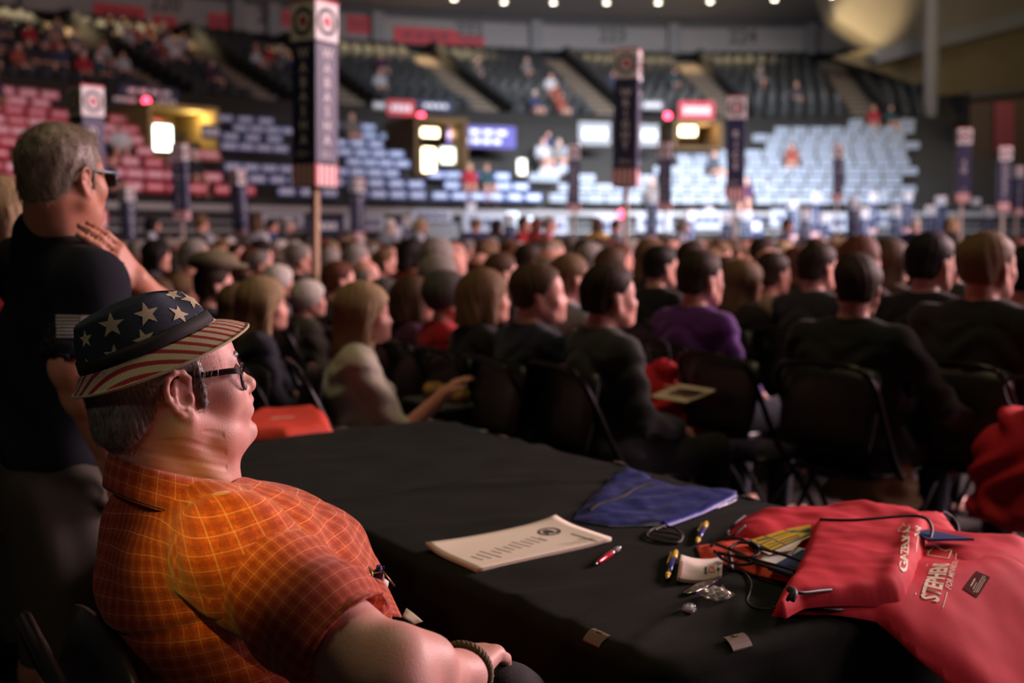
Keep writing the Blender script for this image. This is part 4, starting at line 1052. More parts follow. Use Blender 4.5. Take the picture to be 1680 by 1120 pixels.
def floppy_bag(name, label, px, py, Y, w, h, d, m, cat='bag', z=None):
    p = P(px, py, Y); z = p.z if z is None else z; t = small(name, label, cat, (p.x, p.y, z), -HALL)
    q = SDF((-w, -d, -.02), (w, d, h * 1.15), .016); q.ell((0, 0, h * .42), (w * .5, d * .5, h * .45), .03); q.ell((0, 0, h * .12), (w * .52, d * .55, h * .14), .05); q.ell((0, 0, h * .86), (w * .28, d * .3, h * .10), .05); q.plane((0, 0, .005), (0, 0, -1), .02)
    obj('body', sdf_mesh(name, q, m, 1, lambda V: .012 * np.sin(V[:, 0] * 40 + 5 * np.sin(V[:, 2] * 16))), t)
    MB().tube(smooth_path([(-w * .2, 0, h * .9), (-w * .25, -.02, h * 1.12), (0, -.03, h * 1.2), (w * .25, -.02, h * 1.12), (w * .2, 0, h * .9)], 5), .006, 6).build('cord', M['black'], t, True)
    return t
m_bagr = mat('red_nonwoven', (.60, .022, .038), .75, 0, .18, scale=40, bump=.35, bscale=500, dist=.0006)
floppy_bag('drawstring_bag', 'red bag hanging by the grey-green suited man, beside the papers', 1082, 640, 5.0, .28, .42, .18, m_bagr, z=.42)
floppy_bag('drawstring_bag', 'red bag hanging below the elbow of the black suited man', 1545, 690, 5.0, .24, .34, .16, m_bagr, z=.34)
floppy_bag('drawstring_bag', 'red bag on the floor at the frame edge beyond the table', 1690, 868, 3.9, .42, .42, .3, m_bagr, z=.38)
floppy_bag('tote_bag', 'khaki bag on the floor under the black suited man', 1430, 800, 4.6, .40, .22, .26, mat('khaki_canvas', (.30, .24, .12), .9), z=.30)
# ---------------------------------------------------------------- the table
TN = Vector((.207, 1.650)); TA = Vector((math.sin(R_(56)), math.cos(R_(56)))); TB = Vector((math.sin(R_(-34)), math.cos(R_(-34)))); TW, TL = .86, 2.10
TZ = .740
def tuv(x, y): d = Vector((x, y)) - TN; return d.dot(TA), d.dot(TB)
def txy(u, v): p = TN + TA * u + TB * v; return p.x, p.y
def wrinkle(u, v):
    z = .0; K = 2.4; z2 = 0
    for v0, sl, hgt, wd in ((.52, .10, .0045, .016), (.86, -.16, .006, .020), (1.12, .05, .004, .018), (1.40, .12, .006, .022), (1.68, -.08, .004, .02), (1.95, .05, .006, .025), (1.22, -.28, .004, .013)):
        e = v - v0 - sl * u - .02 * math.sin(u * 7 + v0 * 9); z += hgt * math.exp(-(e / (wd * 1.7)) ** 2) * (.35 + .65 * math.sin(min(math.pi, max(0, (u + .05) / (TW + .1) * math.pi))) ** .6)
    for c, sg, hgt, wd, ln in (((.10, .10), (.9, .45), .006, .018, .22), ((.05, .20), (1, .15), .006, .02, .20), ((.22, .06), (.7, .7), .005, .016, .18), ((.0, .34), (1, -.1), .006, .025, .2)):
        du, dv = u - c[0], v - c[1]; L = math.hypot(*sg); s = (du * sg[0] + dv * sg[1]) / L; e = (-du * sg[1] + dv * sg[0]) / L
        z2 += 1.2 * hgt * math.exp(-(e / wd) ** 2) * math.exp(-(s / ln) ** 2)
    return K * z * (.30 + .70 * min(1, max(0, (v - .86) / .2))) + z2 + .0015 * math.sin(u * 23 + 2 * math.sin(v * 11)) * math.sin(v * 17)
def tz(x, y): return TZ + .003 + wrinkle(*tuv(x, y))
tab = thing('table', 'long folding table standing under the black cloth', 'table', (*txy(TW / 2, TL / 2), 0), R_(34))
MB().box((0, 0, TZ - .035), (TW - .03, TL - .03, .045), bev=.012).build('tabletop', M['greyd'], tab)
for x in (-1, 1):
    for y in (-1, 1): MB().tube([(x * .30, y * .85, 0), (x * .28, y * .82, TZ - .05)], .014, 8).build('leg', M['steel_dark'], tab, True)
# the cloth: rounded-rectangle loops, inwards over the top and down the skirts
def rrect(off, r, n):
    """points of a rounded rectangle grown by off, evenly spread"""
    x0, x1, y0, y1 = -off, TW + off, -off, TL + off; r = max(.001, min(r, (x1 - x0) / 2 - .001)); out = []
    seg = [((x0 + r, y0), (x1 - r, y0)), (x1 - r, y0 + r, -90), ((x1, y0 + r), (x1, y1 - r)), (x1 - r, y1 - r, 0), ((x1 - r, y1), (x0 + r, y1)), (x0 + r, y1 - r, 90), ((x0, y1 - r), (x0, y0 + r)), (x0 + r, y0 + r, 180)]
    cnt = (64, 10, 150, 10, 64, 10, 150, 10)
    for sgm, c in zip(seg, cnt):
        for k in range(c):
            t = k / c
            if len(sgm) == 2: out.append((sgm[0][0] + (sgm[1][0] - sgm[0][0]) * t, sgm[0][1] + (sgm[1][1] - sgm[0][1]) * t))
            else: an = R_(sgm[2] + 90 * t); out.append((sgm[0] + r * math.cos(an), sgm[1] + r * math.sin(an)))
    return out
loops = []; NIN = 46
for k in range(NIN): loops.append([(u, v, None) for u, v in rrect(-TW / 2 * .995 + TW / 2 * .995 * k / NIN, .05 * k / NIN + .004, 0)])
for an in (0, 18, 36, 54, 72, 90): loops.append([(u, v, -.028 * (1 - math.cos(R_(an)))) for u, v in rrect(.028 * math.sin(R_(an)), .06, 0)])
for k in range(1, 19): loops.append([(u, v, -.028 - (.69) * k / 18) for u, v in rrect(.028, .065, 0)])
V = []; F = []; n = len(loops[0])
for li, L in enumerate(loops):
    for i, (u, v, dz) in enumerate(L):
        if dz is None or li < NIN + 6:
            x, y = txy(u, v); V.append((x, y, TZ + .003 + (dz or 0) + wrinkle(min(max(u, 0), TW), min(max(v, 0), TL))))
        else:
            k = (li - NIN - 5) / 18; cu, cv = TW / 2, TL / 2
            am = .030 * k ** .7 * math.sin(i * .33 + 1.6 * math.sin(i * .07)) + .02 * k
            nx = 1 if u > TW else -1 if u < 0 else 0; ny = 1 if v > TL else -1 if v < 0 else 0
            nl = math.hypot(nx, ny) or 1; x, y = txy(u + am * nx / nl, v + am * ny / nl)
            V.append((x, y, max(.006, TZ + .003 + dz + wrinkle(min(max(u, 0), TW), min(max(v, 0), TL)) * (1 - k))))
for li in range(len(loops) - 1):
    for i in range(n): j = (i + 1) % n; F.append((li * n + i, (li + 1) * n + i, (li + 1) * n + j, li * n + j))
F += [(74 + k, 75 + k, 456 - k, 457 - k) for k in range(149)] + [tuple([457 + j for j in range(11)] + list(range(0, 75))), tuple(range(223, 309))]
t_ = NT('black_tablecloth').set(.95, 0, .08)
co = t_.n('ShaderNodeTexCoord'); nz = t_.n('ShaderNodeTexNoise', i_Scale=900.0); n2 = t_.n('ShaderNodeTexNoise', i_Scale=14.0, i_Detail=4.0); t_.l(co.outputs['Object'], nz.inputs[0]); t_.l(co.outputs['Object'], n2.inputs[0])
t_.col(t_.mix(n2.outputs[0], (.011, .0132, .0108), (.0205, .0235, .0195))); t_.bump(t_.math('ADD', nz.outputs[0], t_.math('MULTIPLY', n2.outputs[0], 2.0)), .5, .0015)
me = mesh('tablecloth', V, F, t_.m); bm = bmesh.new(); bm.from_mesh(me); bmesh.ops.recalc_face_normals(bm, faces=bm.faces); bm.to_mesh(me); bm.free()
me.polygons.foreach_set('use_smooth', np.ones(len(me.polygons), dtype=bool))
clo = tag(obj('tablecloth', me), 'black cloth draped over the long table, hanging to the floor', 'tablecloth')
CBVH = BVHTree.FromPolygons([Vector(v) for v in V], F)
def hit(px, py, bvh=None):
    d = ray(px, py).normalized(); r = (bvh or CBVH).ray_cast(Vector((0, 0, H_CAM)), d)
    return r[0] if r[0] is not None else T(px, py, TZ + .003)
# table-cloth clips
m_clip = mat('smoky_clip', (.22, .18, .145), .35, 0, .5)
for px, py, dr, lb in ((565, 704, 'far', 'cloth clip at the far table end by the red folder'), (805, 718, 'long', 'cloth clip on the far table edge, farthest along'), (995, 763, 'long', 'cloth clip on the far table edge behind the blue pouch'), (1232, 816, 'long', 'cloth clip on the far table edge right of the blue pouch'), (1003, 1036, 'near', 'large cloth clip at the near corner of the table'), (1208, 1049, 'end', 'cloth clip on the near table end')):
    p = hit(px, py); u, v = tuv(p.x, p.y)
    if dr == 'long': u = TW; a = 34
    elif dr == 'near': u = .0; a = 34
    elif dr == 'far': v = TL; a = 124
    else: v = 0; a = -56
    x, y = txy(u, v); z = TZ + .003 + wrinkle(min(max(u, 0), TW), min(max(v, 0), TL))
    if dr == 'near': a = 34 + 180
    t = thing('tablecloth_clip', lb, 'clip', (x, y, z), R_(a))
    # springy strip bent over the edge (local +X points off the table)
    L = .040; pr_ = [(.002, .0012), (.008, .0010), (.014, -.0022), (.019, -.0065), (.0235, -.0125)]
    V = [(x_, y_, z_ + th_) for th_ in (0, .0022) for x_, z_ in pr_ for y_ in (-L / 2, L / 2)]; F = []; n_ = len(pr_) * 2
    for k in range(len(pr_) - 1): a_ = k * 2; F += [(a_, a_ + 1, a_ + 3, a_ + 2), (a_ + n_, a_ + 2 + n_, a_ + 3 + n_, a_ + 1 + n_), (a_, a_ + 2, a_ + 2 + n_, a_ + n_), (a_ + 1, a_ + 1 + n_, a_ + 3 + n_, a_ + 3)]
    F += [(0, n_, n_ + 1, 1), (n_ - 2, n_ - 1, 2 * n_ - 1, 2 * n_ - 2)]
    obj('jaw', mesh('jaw', V, F, m_clip, False), t)
    MB().box((.007, 0, .0040), (.006, .010, .0018), bev=.0006).build('tab', m_clip, t)

# ---------------------------------------------------------------- soft flat goods
def inside_dist(P2, poly):
    d = np.full(len(P2), 9.0)
    for i in range(len(poly)):
        a = np.array(poly[i]); b = np.array(poly[(i + 1) % len(poly)]); v = b - a; t = np.clip(((P2 - a) @ v) / max(1e-12, v @ v), 0, 1)
        d = np.minimum(d, np.linalg.norm(P2 - a - t[:, None] * v, axis=1))
    return d
def in_poly(x, y, poly):
    c = False
    for i in range(len(poly)):
        x0, y0 = poly[i - 1]; x1, y1 = poly[i]
        if (y0 > y) != (y1 > y) and x < (x1 - x0) * (y - y0) / (y1 - y0) + x0: c = not c
    return c
def soft(name, poly, zf, thick, edge, res, m, parent=None, wr=.0, wsc=30, extra=None, seed=0, base=.0015, uv=None):
    """closed cloth body: outline on the support zf(x,y), puffed up by thick"""
    B = []
    for i in range(len(poly)):
        a, b = Vector(poly[i]), Vector(poly[(i + 1) % len(poly)]); k = max(1, int((b - a).length / res))
        B += [a + (b - a) * (j / k) for j in range(k)]
    xs = [p.x for p in B]; ys = [p.y for p in B]; I = []
    pl = [(p.x, p.y) for p in B]; y = min(ys); r = 0
    while y < max(ys):
        x = min(xs) + (res / 2 if r % 2 else 0)
        while x < max(xs):
            if in_poly(x, y, pl): I.append(Vector((x, y)))
            x += res
        y += res * .87; r += 1
    if I:
        dI = inside_dist(np.array([tuple(p) for p in I]), pl); I = [p for p, d in zip(I, dI) if d > res * .5]
    v2, _, f2, *_ = delaunay_2d_cdt(B + I, [(i, (i + 1) % len(B)) for i in range(len(B))], [], 1, 1e-6)
    A = np.array([tuple(p) for p in v2]); d = inside_dist(A, pl); nb = d < 1e-5
    top = []; bot = []
    for (x, y), dd in zip(A, d):
        z0 = zf(x, y) + base; h = thick * (1 - math.exp(-(dd / edge) ** 1.3))
        f = min(1, dd / (.6 * edge + 1e-6))
        h += f * wr * (mnoise.noise((x * wsc + seed, y * wsc, seed)) + .5 * mnoise.noise((x * wsc * 2.3, y * wsc * 2.3 + seed, 5)))
        if extra: h += extra(x, y) * f
        top.append((x, y, z0 + max(.0006, h))); bot.append((x, y, z0))
    o = len(top); V = top + bot; F = []
    for f in f2:
        f = list(f); a, b, c = (Vector(top[f[i]]) for i in range(3))
        if (b - a).cross(c - a).z < 0: f.reverse()
        F += [tuple(f), tuple(i + o for i in reversed(f))]
    # rim
    ed = {}
    for f in F[::2]:
        for i in range(len(f)):
            e = (f[i], f[(i + 1) % len(f)]); ed[e] = 1
    for a, b in list(ed):
        if (b, a) not in ed: F.append((b, a, a + o, b + o))
    ob = obj(name, mesh(name, V, F, m), parent)
    ob['kind'] = ob.get('kind', 'thing') if False else 'thing'; del ob['kind']
    return ob, BVHTree.FromPolygons([Vector(v) for v in V], F)
def polyT(pts, z=TZ + .006): return [(p.x, p.y) for p in (T(x, y, z) for x, y in pts)]
def on_surface(me_src, A, B, C, bvhs, name, m, parent, lift=.0012, div=0, seen=False):
    """lay flat print (x,y in its own plane) on a surface: A baseline start, B baseline end, C up-corner, all as seen pixels"""
    bm = bmesh.new(); bm.from_mesh(me_src)
    bmesh.ops.triangulate(bm, faces=bm.faces)
    if div: bmesh.ops.subdivide_edges(bm, edges=[e for e in bm.edges if e.calc_length() > div], cuts=2, use_grid_fill=True); bmesh.ops.triangulate(bm, faces=bm.faces)
    xs = [v.co.x for v in bm.verts]; ys = [v.co.y for v in bm.verts]; x0, x1, y0, y1 = min(xs), max(xs), min(ys), max(ys)
    pa, pb, pc = (hit(*q, bvhs) for q in (A, B, C))
    for v in bm.verts:
        s = (v.co.x - x0) / (x1 - x0); t = (v.co.y - y0) / (y1 - y0)
        p = pa + (pb - pa) * s + (pc - pa) * t
        r = bvhs.ray_cast(Vector((p.x, p.y, 3)), Vector((0, 0, -1)))
        v.co = (r[0] + r[1] * lift) if r[0] is not None else p + Vector((0, 0, lift))
    me = bpy.data.meshes.new(name); bm.to_mesh(me); bm.free(); me.materials.append(m); return obj(name, me, parent)
def lines_me(rows, m):
    """short rules standing for unreadable small print: (x0,x1,y,h)"""
    q = MB()
    for x0, x1, y, h in rows: q.add([(x0, y, 0), (x1, y, 0), (x1, y + h, 0), (x0, y + h, 0)], [(0, 1, 2, 3)])
    return q.me('print', m)

# ---------------------------------------------------------------- paper stack, pens, note pad, candy
pap = polyT([(698, 901), (783, 938), (1003, 889), (912, 853)])
pc = [Vector(p) for p in pap]; po = pc[1]; pe = (pc[2] - pc[1]); pf_ = (pc[0] - pc[1])
c0 = sum(pc, Vector((0, 0))) / 4
tp = thing('paper_stack', 'stack of cream printed sheets with a round emblem on the black table', 'papers', (c0.x, c0.y, TZ + .004))
m_pap = NT('cream_paper').set(.85, 0, .2).col((.80, .74, .60)).m
def paper_z(s, t): return TZ + .0055 + .011 * max(0, (t - .55) / .45) ** 2 * (.3 + .7 * (s - .5) ** 2 * 4) * .8 + .004 * max(0, (s - .75) / .25) ** 2
NSH = 6
for k in range(NSH):
    V = []; F = []; nu, nv = 22, 14
    off = pe.normalized() * random.uniform(-.0012, .0012) * (k < NSH - 1) + pf_.normalized() * random.uniform(-.001, .001)
    for i in range(nu):
        for j in range(nv):
            s, t = i / (nu - 1), j / (nv - 1); p = po + pe * s + pf_ * t + off; V.append(Vector((p.x, p.y, paper_z(s, t) + k * .0012)) - Vector((c0.x, c0.y, TZ + .004)))
    o = len(V); V += [v - Vector((0, 0, .0009)) for v in V]
    for i in range(nu - 1):
        for j in range(nv - 1):
            a, b, c, d = i * nv + j, (i + 1) * nv + j, (i + 1) * nv + j + 1, i * nv + j + 1; F += [(a, b, c, d), (d + o, c + o, b + o, a + o)]
    rim = [i * nv for i in range(nu)] + [(nu - 1) * nv + j for j in range(1, nv)] + [i * nv + nv - 1 for i in range(nu - 2, -1, -1)] + list(range(nv - 2, 0, -1))
    for q in range(len(rim)): a, b = rim[q], rim[(q + 1) % len(rim)]; F.append((a, a + o, b + o, b))
    ob = obj('sheet', mesh('sheet', V, F, m_pap), tp)
    if k == NSH - 1: VT = [v + Vector((c0.x, c0.y, TZ + .004)) for v in V]; PB = BVHTree.FromPolygons(VT, F)
m_ink = mat('dark_ink', (.045, .05, .04), .8); m_inkg = mat('grey_ink', (.30, .29, .24), .8)
def put(me, A, B, C, bv, nm, m, par):
    o = on_surface(me, A, B, C, bv, nm, m, par, .0006); o.data.transform(Matrix.Translation(-par.location)); return o
q = MB(); ring_mb(q, (0, 0, 0), .78, 1.0, Matrix.Rotation(-math.pi / 2, 4, 'X'), 40); put(q.me('ring', m_ink), (895, 880.5), (928, 873.0), (874.5, 870.5), PB, 'emblem_ring', m_ink, tp)
q = MB(); q.add([(x, y, 0) for x, y in ELE], [tuple(range(len(ELE)))]); put(q.me('e', m_ink), (898.5, 877), (917, 872.8), (886, 871), PB, 'emblem', m_ink, tp)
rows = []
random.seed(3)
for c in range(11):
    y = 1 - c / 11
    x = random.uniform(0, .15)
    L = random.uniform(.45, 1); x0 = .5 - L / 2
    while x0 < .5 + L / 2: wl = random.uniform(.03, .10); rows.append((x0, min(x0 + wl, .5 + L / 2), y, .022)); x0 += wl + .02
# body print of the sheet (small print, not readable in the photograph)
put(lines_me(rows, m_inkg), (765, 911), (800, 921), (868, 879), PB, 'print', m_inkg, tp)
put(lines_me([(0, 1, 0, 1)], m_inkg), (884, 882), (898, 887), (884.6, 881.4), PB, 'print', m_inkg, tp)
for A, B, C in (((937, 876), (979, 889), (938.2, 874.8)), ((947, 885), (974, 892), (948, 884.2))): put(lines_me([(i * .1, i * .1 + .082, 0, 1) for i in range(10)], m_ink), A, B, C, PB, 'print', m_ink, tp)
rows = []
for c in range(6):
    x0 = random.uniform(0, .3); e = random.uniform(.7, 1)
    while x0 < e: wl = random.uniform(.05, .14); rows.append((x0, min(x0 + wl, e), c / 6, .05)); x0 += wl + .03
put(lines_me(rows, m_inkg), (915, 893), (942, 900), (950, 887), PB, 'print', m_inkg, tp)
random.seed(11)

def pen(name, label, A, B, parts, rad=.0052, lift=None, z=None):
    """A tip end, B button end as seen pixels"""
    z = z or TZ + .010; a, b = T(*A, z), T(*B, z); t = thing(name, label, 'pen', a); ax = (b - a); L = ax.length; X = ax.to_track_quat('Z', 'Y').to_matrix().to_4x4()
    for nm, prof, m in parts: MB().lathe([(r * rad, h * L) for r, h in prof], X=X, n=14).build(nm, m, t, True)
    return t, X, L
m_penr = mat('red_metal', (.55, .008, .03), .25, .4, .6); m_bluep = mat('blue_plastic', (.02, .025, .22), .3)
t, X, L = pen('pen', 'metallic red ballpoint pen beside the paper stack', (977, 925), (1018, 897), [('tip', [(.15, 0), (.35, .03), (.5, .06)], M['chrome']), ('barrel', [(.5, .06), (.9, .12), (1, .3), (1, .62)], m_penr), ('collar', [(1.02, .62), (1.05, .64), (1.02, .67)], M['chrome']), ('sleeve', [(1, .67), (.95, .9), (.6, .93)], M['grey']), ('button', [(.4, .93), (.4, 1.0), (.2, 1.01)], M['chrome'])])
MB().box((.006, 0, L * .78), (.002, .004, L * .3), bev=.0008).build('clip', M['chrome'], t).data.transform(X)
for A, B, lb in (((1094, 949), (1109, 904), 'blue and yellow ballpoint pen lying left of the note pad'), ((1143, 890), (1159, 857), 'blue and yellow ballpoint pen behind the others, by the red bag corner')):
    t, X, L = pen('pen', lb, A, B, [('tip', [(.2, 0), (.7, .06), (1, .15)], M['yellow']), ('barrel', [(1, .15), (1.05, .4), (1.05, .66)], m_bluep), ('grip', [(1.12, .66), (1.2, .8), (1.0, .95), (.7, 1.0)], M['yellow']), ('button', [(.35, 1.0), (.35, 1.06), (.1, 1.07)], M['chrome'])])
    MB().box((.0078, 0, L * .72), (.003, .005, L * .42), bev=.001).build('clip', M['yellow'], t).data.transform(X)
# note pad, curled
A_, B_, C_, D_ = (T(x, y, TZ + .008) for x, y in ((1110, 955), (1183, 951), (1185, 920), (1116, 917)))
tn = thing('note_pad', 'small curled pad of printed cards right of the blue and yellow pen', 'notepad', A_)
m_padc = mat('pad_paper', (.66, .60, .52), .8)
def padz(s): return .008 + .007 * (2 * s - 1) ** 2
for k in range(4):
    V = []; F = []; nu = 14
    for i in range(nu):
        for j in range(2):
            for zz in (0, .0014):
                s, tt = i / (nu - 1), j; p = A_ + (B_ - A_) * s + (D_ - A_) * tt * (1 - s) + (C_ - B_) * tt * s - A_; V.append((p.x + .0004 * k, p.y, padz(s) - .012 + k * .0016 + zz))
    for i in range(nu - 1):
        a = i * 4; b = a + 4; F += [(a + 1, b + 1, b + 3, a + 3), (a, a + 2, b + 2, b), (a, b, b + 1, a + 1), (a + 2, a + 3, b + 3, b + 2)]
    F += [(0, 1, 3, 2), ((nu - 1) * 4, (nu - 1) * 4 + 2, (nu - 1) * 4 + 3, (nu - 1) * 4 + 1)]
    obj('card', mesh('card', V, F, m_padc), tn)
NB = BVHTree.FromPolygons([Vector(v) + A_ for v in V], F)
put(text_me('x', 'NCSE', 1, M['red'], .02), (1173, 929), (1173, 940), (1162, 929), NB, 'lettering', M['red'], tn)
put(lines_me([(0, 1, 0, 1)], m_ink), (1160, 930), (1160, 942), (1156, 930), NB, 'block', m_ink, tn)
put(lines_me([(0, .45, .4, .2), (.3, .7, 0, 1), (.55, 1, .4, .2)], m_ink), (1181, 927), (1181, 941), (1176, 927), NB, 'mark', m_ink, tn)
put(text_me('x', 'VOTE LOCAL NOW', 1, M['red'], .02), (1121, 920), (1118.5, 946), (1117, 920), NB, 'lettering', M['red'], tn)
# candy: opened foil wrapper and clear twist
m_foil = mat('silver_foil', (.62, .58, .46), .22, .85, .6); m_clear = NT('clear_wrapper').set(.08, 0, .6, Transmission_Weight=.85, IOR=1.3).col((.9, .92, .95)).m
def crumple(name, label, cat, px, py, r, m, seed, flat=.6, spikes=.45, subd=3, smooth=False):
    c = T(px, py, TZ + .004 + r * flat); t = thing(name, label, cat, c); bm = bmesh.new(); bmesh.ops.create_icosphere(bm, subdivisions=subd, radius=r)
    for v in bm.verts:
        d = v.co.normalized(); k = 1 + spikes * mnoise.noise(d * 2.3 + Vector((seed, 0, 0))) + .5 * spikes * mnoise.cell(d * 5 + Vector((0, seed, 0))); v.co *= k; v.co.z *= flat
    me = bpy.data.meshes.new(name); bm.to_mesh(me); bm.free(); me.materials.append(m); me.polygons.foreach_set('use_smooth', np.full(len(me.polygons), smooth)); obj('film', me, t); return t
t = crumple('candy_wrapper', 'crumpled clear and silver wrapper below the note pad', 'wrapper', 1176, 974, .020, m_clear, 3, .5, .6)
crumple2 = crumple('x', 'x', 'x', 1183, 972, .015, m_foil, 8, .5, .7); ch = crumple2.children[0]; ch.parent = t; ch.location = crumple2.location - t.location; ch.name = 'foil'; bpy.data.objects.remove(crumple2)
fo = polyT([(1120, 972), (1146, 955), (1180, 949), (1174, 957), (1141, 973), (1128, 974)], TZ + .008)
o, _ = soft('foil_flap', fo, lambda x, y: tz(x, y) + .003, .006, .01, .004, m_foil, None, .003, 60); o.parent = t; o.data.transform(Matrix.Translation(-t.location))
V = [T(x, y, TZ + z) - t.location for x, y, z in ((1141, 973, .006), (1180, 950, .016), (1178, 956, .010), (1146, 976, .004))]; o = obj('purple_edge', mesh('purple_edge', V, [(0, 1, 2, 3)], mat('purple_print', (.10, .015, .12), .3), False), t)
t = crumple('wrapped_mint', 'clear wrapped mint with one twisted end in front of the crumpled wrapper', 'candy', 1131, 998, .0105, m_clear, 5, .8, .18, 4, True)
q = SDF((-.012,) * 3, (.012,) * 3, .0015); q.ell((0, 0, -.001), (.0075, .0075, .005)); obj('mint', sdf_mesh('mint', q, mat('mint_white', (.6, .65, .68), .3)), t)
MB().lathe([(.001, 0), (.003, .008), (.007, .016)], X=Matrix.Rotation(R_(100), 4, 'Y') @ Matrix.Rotation(R_(-20), 4, 'X'), n=9).build('twist', m_clear, t).location = T(1118, 1003, TZ + .008) - t.location
# ---------------------------------------------------------------- blue drawstring pouch
m_blue = mat('blue_satin', (.030, .042, .19), .36, 0, .6, scale=20, bump=.4, bscale=70, dist=.002)
bp = polyT([(939, 852), (968, 815), (1020, 768), (1034, 767), (1060, 780), (1072, 789), (1120, 797), (1208, 806), (1209, 818), (1150, 846), (1090, 866), (1050, 865), (1000, 864), (960, 858)])
cx = sum(p[0] for p in bp) / len(bp); cy = sum(p[1] for p in bp) / len(bp)
tb = thing('drawstring_pouch', 'blue satin drawstring pouch with a black zip lying on the table', 'bag', (cx, cy, TZ))
def rel(o, t): o.parent = t; o.data.transform(Matrix.Translation(-t.location)); return o
o, BB = soft('body', bp, tz, .010, .016, .006, m_blue, None, .0045, 13, lambda x, y: .0016 * math.sin(tuv(x, y)[1] * 70 + 9 * tuv(x, y)[0]), 3)
rel(o, tb)
def drop(bvh, x, y, lift=0):
    r = bvh.ray_cast(Vector((x, y, 3)), Vector((0, 0, -1))); return (r[0] + Vector((0, 0, lift))) if r[0] is not None else Vector((x, y, tz(x, y) + lift))
def band(name, pts, wd, bvh, m, t, lift=.0015, n=24, hh=.0015):
    P_ = smooth_path([hit(*p, bvh) for p in pts], max(2, n // max(1, len(pts) - 1))); V = []; F = []
    for i, p in enumerate(P_):
        d = (P_[min(i + 1, len(P_) - 1)] - P_[max(i - 1, 0)]); d.z = 0; d.normalize(); s = Vector((-d.y, d.x, 0)) * wd / 2
        for q in (p - s, p + s): z = drop(bvh, q.x, q.y, lift); V += [z, z + Vector((0, 0, hh))]
    for i in range(len(P_) - 1):
        a = i * 4; b = a + 4; F += [(a + 1, b + 1, b + 3, a + 3), (a, a + 2, b + 2, b), (a, b, b + 1, a + 1), (a + 2, a + 3, b + 3, b + 2)]
    return rel(obj(name, mesh(name, V, F, m)), t)
band('zip', [(967, 838), (1010, 819), (1050, 799), (1070, 793)], .012, BB, M['black'], tb)
band('hem', [(1092, 862), (1150, 842), (1205, 814)], .016, BB, mat('blue_hem', (.02, .04, .36), .5, bump=.6, bscale=260), tb, .002, 30, .003)
def cord(name, pts, r, m, t, zoff=.004, n=7, closed=False):
    P_ = smooth_path([T(x, y, TZ + .004 + (h if h is not None else zoff)) for x, y, h in pts], n); return rel(MB().tube(P_, r, 6, closed=closed).build(name, m, None, True), t)
m_cord = mat('black_cord', (.010, .010, .011), .6, bump=.4, bscale=700, dist=.0005)
cord('cord', [(1092, 864, .006), (1070, 868, .006), (1062, 880, .004), (1085, 888, .004), (1112, 890, .004), (1118, 880, .006), (1100, 874, .008), (1075, 870, .010), (1090, 862, .012)], .0026, m_cord, tb)
cord('cord', [(1094, 862, .012), (1110, 868, .010), (1120, 880, .004), (1108, 889, .003), (1078, 884, .003)], .0026, m_cord, tb)
# red folder at the far end of the table
rp = polyT([(352, 712), (420, 676), (518, 668), (536, 678), (546, 703), (470, 712), (410, 714)], TZ + .02)
c0 = (sum(p[0] for p in rp) / 7, sum(p[1] for p in rp) / 7); tr = thing('red_pouch', 'folded red bag at the far end of the table by the seated man', 'bag', (*c0, TZ))
m_redo = mat('orange_red_nonwoven', (.68, .05, .018), .7, scale=40, bump=.35, bscale=500, dist=.0006)
o, RB = soft('body', rp, tz, .032, .012, .010, m_redo, None, .004, 9, None, 2); rel(o, tr)
put(lines_me([(0, 1, 0, 1)], M['ivory']), (445, 688), (482, 685), (446, 685), RB, 'print', mat('tan_print', (.6, .32, .2), .7), tr)

# ---------------------------------------------------------------- red campaign bags
EDGE_U = lambda x, y: tuv(x, y)[1]
def drape(x, y):
    """table top that runs smoothly over the near end and falls away"""
    e = -tuv(x, y)[1]; z0 = tz(x, y)
    if e < 0: return z0
    s = e; return z0 - (1.25 * (math.sqrt(s * s + .05 ** 2) - .05) if s > 0 else 0)
def march(px, py, zf):
    d = ray(px, py); o = Vector((0, 0, H_CAM)); t = .5
    while t < 6:
        p = o + d * t
        if p.z < zf(p.x, p.y): break
        t += .004
    lo, hi = t - .004, t
    for _ in range(20):
        m_ = (lo + hi) / 2; p = o + d * m_
        if p.z < zf(p.x, p.y): hi = m_
        else: lo = m_
    return o + d * hi
def polyM(pts, zf): return [(p.x, p.y) for p in (march(x, y, zf) for x, y in pts)]
def bag(label, poly):
    n_ = len(poly); return thing('drawstring_bag', label, 'bag', (sum(p[0] for p in poly) / n_, sum(p[1] for p in poly) / n_, TZ), 0, None)
# bag behind
zA = lambda x, y: drape(x, y) + .002
pA = polyM([(1186, 880), (1205, 860), (1222, 843), (1262, 836), (1310, 832), (1362, 828), (1410, 825), (1470, 827), (1500, 833), (1522, 840), (1546, 836), (1560, 856), (1578, 879), (1620, 882), (1700, 886), (1700, 940), (1600, 950), (1500, 935), (1400, 925), (1310, 905), (1240, 900)], lambda x, y: drape(x, y) + .010)
tA = bag('red drawstring bag lying at the back, under the other red bags', pA)
o, BA = soft('body', pA, zA, .026, .03, .010, m_bagr, None, .010, 10, None, 6); rel(o, tA)
cord('cord', [(1222, 846, .03), (1206, 858, .025), (1194, 872, .012), (1200, 880, .02), (1222, 862, .035)], .0026, m_cord, tA)
cord('cord', [(1546, 838, .03), (1560, 846, .012), (1570, 858, .004), (1574, 876, .004)], .0022, m_cord, tA)
